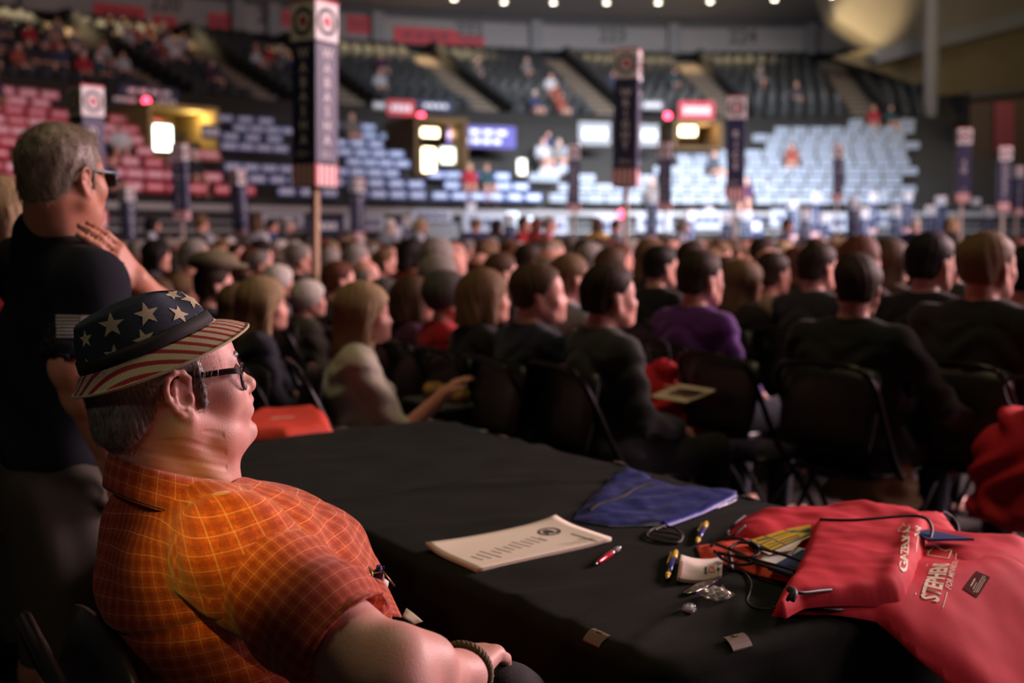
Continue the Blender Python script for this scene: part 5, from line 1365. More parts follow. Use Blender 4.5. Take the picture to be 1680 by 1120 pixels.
# orange bag mouth under the front one
pC = polyM([(1142, 893), (1166, 889), (1196, 882), (1226, 879), (1262, 888), (1330, 900), (1350, 930), (1330, 960), (1296, 952), (1240, 940), (1190, 924), (1150, 914)], lambda x, y: tz(x, y) + .006)
tC = bag('orange red drawstring bag mouth with tangled black cords, left of the folded bag', pC)
o, BC = soft('body', pC, lambda x, y: tz(x, y) + .001, .014, .018, .007, m_redo, None, .006, 22, lambda x, y: -.006 * math.exp(-((tuv(x, y)[1] - .40) / .02) ** 2), 9); rel(o, tC)
for pts in ([(1166, 896, .03), (1180, 884, .04), (1215, 884, .045), (1236, 898, .04), (1240, 918, .03), (1218, 926, .024), (1188, 918, .024), (1172, 904, .026)], [(1174, 892, .036), (1200, 902, .032), (1240, 918, .032), (1300, 934, .030), (1336, 946, .02)], [(1178, 906, .03), (1210, 914, .028), (1260, 930, .026), (1310, 946, .022)], [(1196, 900, .038), (1212, 890, .044), (1234, 892, .044), (1246, 906, .038), (1230, 914, .034), (1206, 910, .034)], [(1240, 898, .042), (1280, 908, .04), (1320, 922, .036)]): cord('cord', pts, .0030, m_cord, tC)
cord('cord_knot', [(1196, 908, .02), (1198, 920, .016), (1199, 934, .008)], .0055, m_cord, tC)
cord('cord_knot', [(1230, 890, .05), (1240, 896, .044), (1244, 904, .036)], .006, m_cord, tC)
# loose cord trailing on the cloth
cord('cord', [(1200, 930, .006), (1222, 940, .003), (1232, 956, .003), (1230, 972, .003), (1226, 986, .003), (1240, 997, .003), (1268, 999, .006)], .0018, m_cord, tC)
# papers sticking out of the front bag
def card_px(name, pts, z0, z1, m, t, th=.0012):
    a = [T(x, y, TZ + z) for (x, y), z in zip(pts, (z0, z0, z1, z1) if len(pts) == 4 else [z0] * len(pts))]; n_ = len(a)
    V = [v - t.location for v in a] + [v - t.location - Vector((0, 0, th)) for v in a]
    F = [tuple(range(n_)), tuple(range(2 * n_ - 1, n_ - 1, -1))] + [(i, i + n_, (i + 1) % n_ + n_, (i + 1) % n_) for i in range(n_)]
    me = mesh(name, V, F, m, False); bm = bmesh.new(); bm.from_mesh(me); bmesh.ops.recalc_face_normals(bm, faces=bm.faces); bm.to_mesh(me); bm.free(); return obj(name, me, t)
q0 = T(1280, 895, TZ + .03)
tf = thing('flyer', 'yellow flyer with navy border sticking out of the folded red bag', 'flyer', q0); card_px('sheet', [(1219, 889), (1262, 909), (1330, 880), (1330, 864)], .030, .032, M['ivory'], tf); card_px('border', [(1225, 886), (1266, 904), (1330, 876), (1330, 863)], .0315, .0335, mat('navy_green_print', (.03, .09, .10), .6), tf)
for pts in ([(1231, 885.5), (1246, 892), (1266, 884), (1252, 879)], [(1249, 893.5), (1266, 902), (1286, 893), (1268, 885)], [(1256, 878), (1270, 884), (1298, 874), (1284, 869)], [(1272, 885), (1288, 892), (1330, 874), (1302, 873)], [(1288, 868), (1302, 873), (1330, 866), (1330, 860)]): card_px('panel', pts, .0325, .0345, M['yellow'], tf, .0004)
for k, (A, B) in enumerate((((1240, 885), (1258, 881)), ((1242, 887), (1262, 882)), ((1258, 893), (1278, 887)), ((1262, 897), (1282, 889)), ((1266, 880), (1292, 872)), ((1280, 886), (1310, 876)), ((1284, 889), (1312, 879)))): card_px('print', [A, (A[0] + 1, A[1] + .8), (B[0] + 1, B[1] + .8), B], .0335, .0352, m_ink, tf, .0002)
tl = thing('leaflet', 'folded white leaflet under the yellow flyer', 'leaflet', q0); card_px('sheet', [(1246, 911), (1262, 905), (1318, 884), (1300, 902)], .024, .032, M['ivory'], tl); card_px('sheet', [(1240, 917), (1272, 926), (1322, 900), (1300, 895)], .022, .026, M['white'], tl)
tl2 = thing('booklet', 'dark blue booklet sticking out below the white leaflet', 'booklet', q0); card_px('cover', [(1260, 931), (1294, 944), (1330, 912), (1318, 900)], .024, .03, mat('booklet_blue', (.015, .045, .15), .5), tl2, .004)
tl3 = thing('booklet', 'blue booklet tip poking out right of the folded flap', 'booklet', T(1560, 880, TZ + .03)); card_px('cover', [(1500, 872), (1522, 884), (1598, 883), (1520, 868)], .052, .048, mat('booklet_blue_b', (.015, .05, .20), .5), tl3, .004)
# front bag: lower panel running over the table's end
pB = polyM([(1275, 985), (1330, 905), (1345, 862), (1400, 858), (1515, 862), (1530, 872), (1580, 890), (1640, 915), (1700, 938), (1760, 980), (1760, 1180), (1640, 1180), (1600, 1150), (1548, 1108), (1500, 1068), (1455, 1026), (1438, 1012), (1395, 1004), (1330, 1000), (1290, 1000), (1268, 992)], lambda x, y: drape(x, y) + .014)
tB = bag('red campaign bag folded over and drooping off the table end, printed STEPHENS', pB)
o, BBm = soft('body', pB, lambda x, y: drape(x, y) + .004, .022, .014, .009, m_bagr, None, .0042, 10, lambda x, y: .004 * math.sin(tuv(x, y)[0] * 34 + 1) * min(1, max(0, -tuv(x, y)[1] * 6)), 4); rel(o, tB)
# folded-over flap on top (a fat roll along its right-hand fold)
topz = lambda x, y: drop(BBm, x, y).z if BBm.ray_cast(Vector((x, y, 3)), Vector((0, 0, -1)))[0] is not None else drape(x, y)
pF = polyM([(1266, 988), (1276, 968), (1300, 930), (1318, 896), (1328, 862), (1340, 851), (1420, 850), (1512, 846), (1526, 856), (1524, 876), (1512, 910), (1498, 944), (1490, 966), (1478, 976), (1440, 974), (1380, 972), (1320, 976), (1290, 992)], lambda x, y: drape(x, y) + .040)
flat = lambda x, y: min(drape(x, y), TZ + .02) + .018
fa, fb = (Vector(polyM([q], lambda x, y: drape(x, y) + .04)[0]) for q in ((1526, 856), (1484, 972)))
def foldroll(x, y):
    p = Vector((x, y)); d = abs((fb - fa).cross(p - fa)) if False else abs((fb - fa).x * (p - fa).y - (fb - fa).y * (p - fa).x) / (fb - fa).length
    return .007 * math.exp(-((d - .022) / .018) ** 2)
o, BF = soft('flap', pF, flat, .028, .0065, .006, m_bagr, None, .005, 11, foldroll, 12, base=0.0); rel(o, tB); o['label'] = 'folded over flap printed GAZELKA'
m_prt = mat('cream_bag_print', (.80, .70, .52), .7)
def pr(me, A, B, C, bv, nm='lettering', div=.0): o = on_surface(me, A, B, C, bv, nm, m_prt, None, .0012, div); return rel(o, tB)
BT = lambda s, b=.03: text_me('x', s, 1, m_prt, b, res=2)
pr(BT('GAZELKA'), (1488, 942), (1494, 864), (1474, 938), BF, 'lettering')
pr(BT('W'), (1510, 880), (1512, 862), (1500, 880), BF, 'lettering')
pr(BT('STEPHENS'), (1540, 989), (1560, 925), (1509, 981), BBm, 'lettering')
pr(text_me('x', 'FOR MINNESOTA', 1, m_prt, .006, res=2, shear=.25), (1560, 968), (1573, 921), (1550, 964), BBm, 'lettering')
def outline_me(pts, wd):
    q = MB()
    for (x0, y0), (x1, y1) in zip(pts, pts[1:]):
        d = Vector((x1 - x0, y1 - y0)); d.normalize(); s = Vector((-d.y, d.x)) * wd / 2; e = d * wd * .3
        q.add([(x0 - e.x - s.x, y0 - e.y - s.y, 0), (x1 + e.x - s.x, y1 + e.y - s.y, 0), (x1 + e.x + s.x, y1 + e.y + s.y, 0), (x0 - e.x + s.x, y0 - e.y + s.y, 0)], [(0, 1, 2, 3)])
    return q.me('state_outline', m_prt)
MN = [(.0, .05), (.02, .55), (.0, .95), (.30, .95), (.31, 1.0), (.36, .92), (.60, .86), (.99, .78), (.80, .64), (.70, .52), (.70, .40), (.66, .30), (.78, .20), (.92, .12), (.94, .05), (.0, .05)]
pr(outline_me(MN, .05), (1557, 917), (1563, 901), (1519, 911), BBm, 'state_outline')
pr(outline_me(MN, .06), (1487, 872), (1494, 860), (1472, 872), BF, 'state_outline')
for A, B, C, bv in (((1502, 976), (1522, 926), (1500.8, 975.6), BBm), ((1547, 997), (1554, 972), (1545.8, 996.8), BBm), ((1568, 919), (1570, 905), (1567, 919), BBm), ((1503, 905), (1506, 878), (1502, 905), BF)): pr(lines_me([(0, 1, 0, 1)], m_prt), A, B, C, bv, 'rule')
lab = lines_me([(0, 1, 0, 1)], M['wood']); m_lab = mat('brown_label', (.10, .022, .016), .9, 0, .05)
o = rel(on_surface(lab, (1602, 981), (1624, 947), (1579, 966), BBm, 'sewn_label', m_lab, None, .0010, .3), tB)
for k, (A, B, s) in enumerate((((1593, 962), (1600, 950), 2.2), ((1596, 967), (1602, 956), 1.2), ((1597, 972), (1613, 945), 1), ((1600, 973), (1616, 946), 1), ((1603, 973), (1617, 950), 1))): pr(lines_me([(i * .125, i * .125 + .1, 0, 1) for i in range(8)], m_prt), A, B, (A[0] - s * .8, A[1] - s * .5), BBm, 'print')
cord('cord', [(1345, 852, .065), (1400, 853, .068), (1460, 848, .070), (1500, 846, .070), (1521, 852, .066), (1529, 868, .055), (1526, 884, .045)], .0032, m_cord, tB)
cord('cord', [(1292, 984, .045), (1300, 972, .06), (1320, 972, .058), (1345, 969, .05), (1372, 966, .03), (1380, 960, .01)], .003, m_cord, tB)
cord('cord', [(1268, 996, .03), (1290, 1000, .012), (1330, 999, .012), (1380, 1000, .008), (1400, 992, -.01)], .0028, m_cord, tB)
MB_ = rel(MB().tube(smooth_path([T(1296, 966, TZ + .06), T(1303, 972, TZ + .068), T(1298, 984, TZ + .06)], 5), .006, 8).build('cord_knot', m_cord, None, True), tB)
# ---------------------------------------------------------------- strands on a hair mesh
def strands(parent, me, n, length, rad, dirf, m, seed=1, name='strands'):
    rnd = random.Random(seed); nv = len(me.vertices)
    co = np.empty(nv * 3, np.float32); me.vertices.foreach_get('co', co); co = co.reshape(-1, 3)
    no = np.empty(nv * 3, np.float32); me.vertices.foreach_get('normal', no); no = no.reshape(-1, 3)
    V = []; F = []
    for _ in range(n):
        i = rnd.randrange(nv); p = Vector(co[i]); nn = Vector(no[i]); d = Vector(dirf(p)) + Vector((rnd.gauss(0, .18), rnd.gauss(0, .18), rnd.gauss(0, .18)))
        d = d - nn * d.dot(nn)
        if d.length < .05: continue
        d.normalize(); L = length * rnd.uniform(.5, 1.2); s = d.cross(nn); o = len(V); K = 4
        for k in range(K + 1):
            t = k / K; q = p + d * L * t + nn * (.0010 + .0025 * math.sin(t * 2.2) * L / .025 - .0015 * t * t); r = rad * (1 - .8 * t)
            V += [q + s * r, q - s * r * .5 + nn * r, q - s * r * .5 - nn * r]
        for k in range(K):
            a = o + k * 3
            for j in range(3): F.append((a + j, a + (j + 1) % 3, a + 3 + (j + 1) % 3, a + 3 + j))
    ob = obj(name, mesh(name, V, F, m), parent); ob['kind'] = 'stuff'; return ob
def Pn(*a): return np.array(P(*a))

# ================================================================ the seated man in the star-spangled hat
HH = R_(62); HP = R_(9); HR = rotz(HH) @ rotx(HP)
HO = Pn(300, 650, 1.63) - HR @ np.array((.077, 0, 0))
hl = lambda x, y, z: HO + HR @ np.array((x, y, z))
TH = R_(60); TF = np.array((math.sin(TH), math.cos(TH), 0)); TRr = np.array((math.cos(TH), -math.sin(TH), 0)); TRM = rotz(TH)
man = thing('person', 'seated man in an orange red plaid shirt and glasses, looking to the right', 'person', (-.45, 1.70, 0), -TH)
bpy.context.view_layer.update()
def own(o, par):
    """keep world-space mesh data while parenting to par (a thing with a pose)"""
    o.parent = par; o.matrix_parent_inverse = par.matrix_world.inverted(); return o
ROOT = {}
def wobj(name, me, par): return own(obj(name, me), par)
SHR, SHL = Pn(392, 897, 1.53), Pn(272, 802, 1.86)
ELB, WRI, PALM = Pn(640, 1120, 1.39), Pn(754, 1108, 1.53), Pn(790, 1062, 1.665)
# head and neck, fine
hd = SDF(HO - .20, HO + .20, .0022)
hd.frame(HO, HR, 1.0); head_prims(hd, True, .8); ear_prims(hd, True, .98)
hd.frame()
hatO = hl(0, -.015, .0535); hatR = .94 * HR @ rotx(R_(12)) @ roty(R_(-3)); hx = Matrix(hatR.tolist()).to_4x4()
hl2 = lambda x, y, z: hatO + hatR @ np.array((x, y, z))
hd.plane(hl2(0, 0, .024), hatR @ np.array((0, 0, 1.0)), .006)
hd.frame()
nb = Pn(286, 800, 1.715)
hd.cone(hl(0, -.040, -.02), nb, .066, .068, .03)
hd.cone(hl(0, .035, -.085), Pn(345, 790, 1.735), .036, .045, .035)
hd.cone(hl(.062, -.012, -.045), Pn(352, 792, 1.70), .014, .016, .02)
hd.cone(hl(.030, .060, -.100), Pn(362, 775, 1.715), .006, .010, .012)
Vh, Fh = hd.surf(); Vh = relax(Vh, Fh, 1)
Lh = (Vh - HO) @ HR
wr = np.zeros(len(Vh))
m_ = (Lh[:, 2] < -.02) & (Lh[:, 1] < .05); wr += -.0010 * np.maximum(0, np.sin(Lh[:, 2] * 260 + Lh[:, 1] * 120 + 2 * np.sin(Lh[:, 0] * 40))) * m_ * (Lh[:, 2] < -.055)
Vh = Vh + vnormals(Vh, Fh) * wr[:, None]
# right arm and hand
lo = np.minimum.reduce([SHR, ELB, WRI, PALM]) - .13; hi = np.maximum.reduce([SHR, ELB, WRI, PALM]) + .13
HEM0 = Pn(560, 1048, 1.44)
ar = SDF(lo, hi, .0032)
ar.cone(SHR, ELB, .048, .047, .02); ar.cone(HEM0, ELB, .049, .048, .03); fm = ELB + (WRI - ELB) * .35
ar.cone(ELB, fm, .048, .046, .03); ar.cone(fm, WRI, .049, .031, .02); ar.ell(WRI, (.034, .034, .03), .02)
ar.cone(Pn(660, 1070, 1.40), Pn(705, 1082, 1.43), .030, .028, .03)
hf = PALM - WRI; fist(ar, WRI + hf * .12, hf, (1, .1, 0), (0, -.25, 1), 1.12, .72, True)
Va, Fa = ar.surf(); Va = relax(Va, Fa, 1)
# torso, other arm, legs (under the clothes)
bo = SDF((-1.05, 1.15, 0), (.35, 2.35, 1.15), .014)
PEL = np.array((-.36, 1.70, .56))
bo.cone(nb - np.array((0, 0, .13)), PEL, .08, .13, .05); bo.cone(SHR - np.array((0, 0, .03)), SHL - np.array((0, 0, .03)), .05, .05, .03)
EL2 = SHL + np.array((.02, .05, -.28)); W2 = EL2 + TF * .22 + np.array((.1, -.10, -.02)); bo.cone(SHL, EL2, .055, .048, .02); bo.cone(EL2, W2, .045, .032, .02); fist(bo, W2, TF, -TRr, (0, 0, 1), 1.05, .6)
KR, KL = np.array((-.015, 1.66, .655)), np.array((.02, 1.98, .52)); HRp, HLp = PEL + TRr * .10, PEL - TRr * .10
AR_, AL_ = KL + np.array((-.02, -.14, .06)), np.array((.02, 1.98, .09))
for a, b, c in ((HRp, KR, AR_), (HLp, KL, AL_)): bo.cone(a, b, .09, .062, .03); bo.cone(b, c, .058, .042, .02); bo.cone(c, c + np.array((.11, .06, -.03)), .04, .032, .02)
Vb, Fb = bo.surf()
body_me = joined('man_body', [(Vh, Fh), (Va, Fa), (Vb, Fb)], M['skin_old'])
wobj('body', body_me, man)
m_eye = mat('eye_white', (.75, .70, .66), .15, var=.05)
for x in (-1, 1):
    q = MB(); c = Vector(hl(x * .032, .0765, .009)); X = Matrix(HR.tolist()).to_4x4()
    q.lathe([(.0001, -.0135), (.009, -.010), (.0133, 0), (.009, .010), (.0060, .0120)], c, 16, 0, X @ Matrix.Rotation(-math.pi / 2, 4, 'X')); q.lathe([(.0060, .0120), (.003, .0130), (.0001, .0134)], c, 16, 1, X @ Matrix.Rotation(-math.pi / 2, 4, 'X'))
    wobj('eye', q.me('eye', [m_eye, mat('iris', (.05, .06, .07), .1)], True), man)
# brows
m_grey = NT('grey_hair').set(.42, 0, .5); co = m_grey.n('ShaderNodeTexCoord'); nz = m_grey.n('ShaderNodeTexNoise', i_Scale=60.0, i_Detail=4.0); m_grey.l(co.outputs['Object'], nz.inputs[0])
m_grey.col(m_grey.mix(m_grey.math('MULTIPLY', nz.outputs[0], 1.1), (.030, .027, .026), (.30, .285, .275))); m_grey.bump(nz.outputs[0], .5, .003); m_grey = m_grey.m
m_strand = mat('pale_grey_strand', (.55, .53, .52), .35, 0, .6, var=.35, scale=90); m_strd = mat('dark_grey_strand', (.16, .145, .135), .4, 0, .5, var=.4, scale=90)
q = SDF(HO - .18, HO + .18, .0032); q.frame(HO, HR, 1.0)
q.ell((0, -.014, .045), (.082, .105, .083), .01); q.ell((0, -.060, -.025), (.070, .056, .062), .03)
q.plane((0, .052, .0), (0, 1, -.20), .008)      # front hairline at the temple
q.plane((0, -.02, -.012), (0, .62, -.70), .012)
for x in (-1, 1):
    q.ell((x * .086, -.006, -.004), (.024, .026, .036), .006, '-'); q.cone((x * .0735, .026, .03), (x * .0715, .028, -.020), .0085, .005, .008)
q.plane((0, 0, -.085), (0, -.2, -1), .01); q.frame(); q.plane(hl2(0, 0, .010), hatR @ np.array((0, 0, 1.0)))
hme = sdf_mesh('hair', q, m_grey, 1, lambda V: .0014 * np.sin(np.arctan2((V - HO) @ HR[:, 1], (V - HO) @ HR[:, 0]) * 90 + 4 * np.sin(((V - HO) @ HR[:, 2]) * 60)))
hair_o = wobj('hair', hme, man)
dirf = lambda p: Vector(HR @ np.array((0, -.55, -.85)))
strands(hair_o, hme, 2200, .016, .00036, dirf, m_strd, 3, 'dark_strands')
temple = SDF(HO - .18, HO + .18, .0032); temple.frame(HO, HR, 1.0)
for x in (-1, 1): temple.ell((x * .074, .030, .036), (.010, .030, .030)); temple.cone((x * .0735, .026, .03), (x * .0715, .030, -.022), .009, .005, .008)
temple.frame(); temple.plane(hl2(0, 0, .004), hatR @ np.array((0, 0, 1.0)))
tme = sdf_mesh('t', temple, m_grey)
strands(hair_o, tme, 420, .011, .0004, lambda p: Vector(HR @ np.array((0, -.35, -.95))), m_strand, 5, 'white_strands')
for x in (-1, 1):
  bm_ = SDF(HO - .18, HO + .18, .003); bm_.frame(HO, HR, 1.0); bm_.cone((x * .016, .0945, .034), (x * .036, .0905, .037), .0055, .0050, .004); bm_.cone((x * .036, .0905, .037), (x * .050, .076, .034), .0050, .0035, .004)
  bro = wobj('eyebrow', sdf_mesh('eyebrow', bm_, m_grey), man)

# ---- plaid shirt
def plaid(name, per=.0190, base=(.66, .115, .030), dark=(.20, .016, .010), line=(.72, .36, .32)):
    t = NT(name).set(.8, 0, .25, Sheen_Weight=.15); uv = t.n('ShaderNodeUVMap'); sp = t.n('ShaderNodeSeparateXYZ'); t.l(uv.outputs[0], sp.inputs[0])
    nz = t.n('ShaderNodeTexNoise', i_Scale=70.0, i_Detail=3.0); t.l(uv.outputs[0], nz.inputs[0])
    jit = t.math('MULTIPLY', t.math('SUBTRACT', nz.outputs[0], .5), .05)
    def band(ch, off, w, soft_=0.0):
        f = t.math('FRACT', t.math('ADD', t.math('MULTIPLY', t.math('ADD', sp.outputs[ch], t.math('MULTIPLY', jit, .02)), 1 / per), off))
        d = t.math('ABSOLUTE', t.math('SUBTRACT', f, .5))
        if soft_: x = t.n('ShaderNodeMapRange'); x.inputs[1].default_value = w + soft_; x.inputs[2].default_value = w; t.l(d, x.inputs[0]); return x.outputs[0]
        return t.math('LESS_THAN', d, w)
    # slub: broken threads in both directions
    def slub(sx, sy):
        mp = t.n('ShaderNodeMapping'); mp.inputs['Scale'].default_value = (sx, sy, 1); t.l(uv.outputs[0], mp.inputs[0]); n = t.n('ShaderNodeTexNoise', i_Scale=1.0, i_Detail=2.0); t.l(mp.outputs[0], n.inputs[0]); return n.outputs[0]
    s1, s2 = slub(1500, 140), slub(140, 1500)
    big = t.n('ShaderNodeTexNoise', i_Scale=16.0); t.l(uv.outputs[0], big.inputs[0])
    c = t.mix(t.math('MULTIPLY_ADD', t.math('ADD', s1, s2), 1.5, -.95), dark, base)
    c = t.mix(t.math('MULTIPLY', band(0, .0, .12, .12), .42), c, dark); c = t.mix(t.math('MULTIPLY', band(1, .0, .12, .12), .38), c, dark)
    c = t.mix(t.math('MULTIPLY', band(0, .5, .028), .40), c, line); c = t.mix(t.math('MULTIPLY', band(1, .5, .028), .48), c, line)
    t.col(c); t.bump(t.math('ADD', s1, s2), .25, .0006); return t.m
m_plaid = plaid('orange_plaid')
AX0, AX1 = Pn(395, 1100, 1.74), Pn(300, 800, 1.71); AXD = (AX1 - AX0) / np.linalg.norm(AX1 - AX0)
def torso_uv(V):
    d = V - AX0; v = d @ AXD; q = d - v[:, None] * AXD; f = TF - AXD * (TF @ AXD); f /= np.linalg.norm(f); r = np.cross(f, AXD)
    an = np.arctan2(q @ r, q @ f); return np.stack([an * .165, v + .012 * np.cos(an)], 1)
def folds(V):
    d = V - AX0; v = d @ AXD; x = d @ TRr; y = d @ TF
    f = .0055 * np.sin(v * 62 + 2.2 * np.sin(x * 19 + y * 8) + y * 14) * np.clip((.25 - v) / .2, 0, 1)
    f += .0035 * np.sin((x - y) * 48 + v * 22 + 1.5 * np.sin(v * 31)) * np.clip(v / .2, 0, 1)
    f += -.012 * np.exp(-((v - .155 - .10 * (y + .1)) / .011) ** 2) * np.clip((-y + .06) / .12, 0, 1)
    return f
to = SDF((-.98, 1.22, .52), (.10, 2.22, 1.12), .0065)
rt = TRM
to.ell(Pn(312, 958, 1.70), (.175, .130, .155), .03, rot=rt); to.ell(Pn(368, 922, 1.72), (.180, .130, .112), .04, rot=rt)
to.ell(Pn(424, 968, 1.74), (.175, .185, .150), .05, rot=rt); to.ell(Pn(415, 1095, 1.73), (.19, .185, .13), .05, rot=rt)
to.ell(PEL + np.array((.0, .0, .06)), (.20, .19, .13), .05, rot=rt)
to.cone(SHR - np.array((0, 0, .016)), SHL - np.array((0, 0, .01)), .072, .072, .03); to.cone(Pn(285, 850, 1.71), SHR + np.array((-.02, .04, -.018)), .060, .070, .03); to.cone(Pn(285, 850, 1.71), SHL, .060, .066, .03)
to.cone(Pn(252, 846, 1.73), Pn(300, 850, 1.70), .070, .068, .03)
for a, b in ((Pn(470, 832, 1.80), Pn(520, 868, 1.83)), (Pn(520, 868, 1.83), Pn(566, 915, 1.86)), (Pn(566, 915, 1.86), Pn(596, 965, 1.88))): to.cone(a, b, .020, .020, .012)
to.cone(hl(0, -.02, -.04), Pn(300, 760, 1.72), .07, .082, .01, '-')
to.cone(SHR - np.array((0, 0, .006)), SHR + np.array((.015, -.004, -.02)), .078, .079, .03)
to.cone(SHL, EL2 * .75 + SHL * .25, .085, .078, .03)
shirt = wobj('shirt', sdf_mesh('shirt', to, m_plaid, 2, folds, torso_uv), man)
SB = BVHTree.FromPolygons([v.co.copy() for v in shirt.data.vertices], [tuple(p.vertices) for p in shirt.data.polygons])
def child2(name, me): return obj(name, me, shirt)
HEM = Pn(574, 1056, 1.44); SD = (HEM - SHR) / np.linalg.norm(HEM - SHR)
sl = SDF(np.minimum(SHR, HEM) - .16, np.maximum(SHR, HEM) + .16, .0055)
sl.cone(SHR + np.array((-.012, .015, -.012)), HEM + SD * .05, .0760, .085, .02); sl.sph(SHR + np.array((-.02, .03, -.02)), .072, .03)
sl.plane(HEM, SD, .003); sl.cone(HEM - SD * .09, HEM + SD * .1, .050, .076, .004, '-')
def sleeve_uv(V):
    d = V - SHR; v = d @ SD; a = np.cross(SD, np.array((0, 0, 1.0))); a /= np.linalg.norm(a); b = np.cross(SD, a); an = np.arctan2(d @ a, d @ b); return np.stack([an * .082 + .004, v], 1)
def sfold(V):
    d = V - SHR; v = d @ SD; x = d @ TRr
    return .0035 * np.sin(v * 55 + 2 * np.sin(d[:, 2] * 24 + x * 15) + x * 30) * np.clip((v + .03) / .06, 0, 1) + .004 * np.sin(d[:, 2] * 60 + v * 70) * np.clip((v - .12) / .1, 0, 1) - .010 * np.exp(-((v - .235 + .35 * (d[:, 2] + .15)) / .010) ** 2) * .5
child2('sleeve', sdf_mesh('sleeve', sl, m_plaid, 2, sfold, sleeve_uv))
# sewn cuff at the hem
def hoop(c, ax, r, wd, th, n=48, wob=.0):
    ax = Vector(ax).normalized(); a = ax.orthogonal().normalized(); b = ax.cross(a); V = []; F = []
    for i in range(n):
        an = 2 * math.pi * i / n; e = a * math.cos(an) + b * math.sin(an); rr = r * (1 + wob * math.sin(3 * an + 1))
        for dr, dz in ((0, -wd / 2), (th, -wd / 2), (th, wd / 2), (0, wd / 2)): V.append(Vector(c) + e * (rr + dr) + ax * dz)
    for i in range(n):
        j = (i + 1) % n
        for k in range(4): F.append((i * 4 + k, i * 4 + (k + 1) % 4, j * 4 + (k + 1) % 4, j * 4 + k))
    uv = [(i / n * 2 * math.pi * r, dz) for i in range(n) for dz in (0, .001, .02, .021)]
    return V, F, uv
# collar: stand and fall, open at the front
def collar_me():
    V = []; F = []; uv = []; n = 40; nk = 7
    c = Pn(286, 754, 1.712)
    for i in range(n + 1):
        an = R_(-150) + R_(300) * i / n      # 0 = back of the neck
        dirv = -TF * math.cos(an) + TRr * math.sin(an); fr = (1 - math.cos(an)) / 2
        for k in range(nk):
            t = k / (nk - 1)
            if t < .3: rad, z = .084 + .006 * t / .3, .000 + .014 * (t / .3) - .004
            else: s = (t - .3) / .7; rad, z = .090 + (.010 + .050 * fr) * s, .018 + .006 * math.sin(s * 3.1) - (.046 + .035 * fr ** 2) * s
            V.append(c + dirv * (rad + .012 * fr) + np.array((0, 0, z - .055 * fr)) + TF * .02 * fr); uv.append((an * .09, t * .07))
    o = len(V); V += [v - np.array((0, 0, .0035)) for v in V]; uv += uv
    for i in range(n):
        for k in range(nk - 1): a = i * nk + k; F += [(a, a + nk, a + nk + 1, a + 1), (a + o, a + 1 + o, a + nk + 1 + o, a + nk + o)]
    for i in range(n):
        for k in (0, nk - 1): a = i * nk + k; F.append((a, a + o, a + nk + o, a + nk))
    return mesh('collar', V, F, m_plaid, True, uv)
child2('collar', collar_me())
bt = P(545, 868, 1.775); q = MB(); q.lathe([(.0001, .0026), (.004, .0028), (.0058, .002), (.0058, 0), (.0001, -.001)], bt, 16, 0, Vector((.55, -.65, .5)).to_track_quat('Z', 'Y').to_matrix().to_4x4()); child2('button', q.me('button', mat('dark_button', (.06, .05, .045), .3), True))
# chest pocket gaping at its mouth
def patch(px4, Y4, bulge, n=12, m=m_plaid, name='pocket', th=.003):
    c = [np.array(P(x, y, Y)) for (x, y), Y in zip(px4, Y4)]; nrm = np.cross(c[1] - c[0], c[3] - c[0]); nrm /= np.linalg.norm(nrm)
    if nrm[1] > 0: nrm = -nrm
    V = []; F = []; uv = []
    for i in range(n):
        for j in range(n):
            s, t = i / (n - 1), j / (n - 1); p = c[0] * (1 - s) * (1 - t) + c[1] * s * (1 - t) + c[2] * s * t + c[3] * (1 - s) * t; V.append(p + nrm * bulge * math.sin(math.pi * s) * (1 - .5 * t)); uv.append((s * .10, t * .11))
    o = len(V); V += [v - nrm * th for v in V]; uv += uv
    for i in range(n - 1):
        for j in range(n - 1): a = i * n + j; F += [(a, a + n, a + n + 1, a + 1), (a + o, a + 1 + o, a + n + 1 + o, a + n + o)]
    rim = [i * n for i in range(n)] + [(n - 1) * n + j for j in range(1, n)] + [i * n + n - 1 for i in range(n - 2, -1, -1)] + list(range(n - 2, 0, -1))
    for k in range(len(rim)): a, b = rim[k], rim[(k + 1) % len(rim)]; F.append((a, a + o, b + o, b))
    return mesh(name, V, F, m, True, uv)
child2('pocket', patch([(578, 942), (636, 962), (660, 1012), (592, 1012)], (1.68, 1.73, 1.74, 1.66), .014))
# small stitched mark on the back of the collar yoke
mk = []
for i in range(25): an = 2 * math.pi * i / 24; mk.append((206 + 11 * math.cos(an), 760 + 5.5 * math.sin(an)))
def onshirt(pts, nm, wd, m):
    L = []
    for x, y in pts:
        d = ray(x, y).normalized(); r = SB.ray_cast(Vector((0, 0, H_CAM)), d)
        if r[0] is not None: L.append(r[0] + r[1] * .0016)
    if len(L) > 1: child2(nm, MB().tube(L, wd, 5).me(nm, m, True))
onshirt(mk, 'stitched_mark', .0009, mat('pink_thread', (.75, .42, .34), .7)); onshirt([(215, 757), (222, 752), (224, 757), (220, 760)], 'stitched_mark', .0009, bpy.data.materials['pink_thread'])
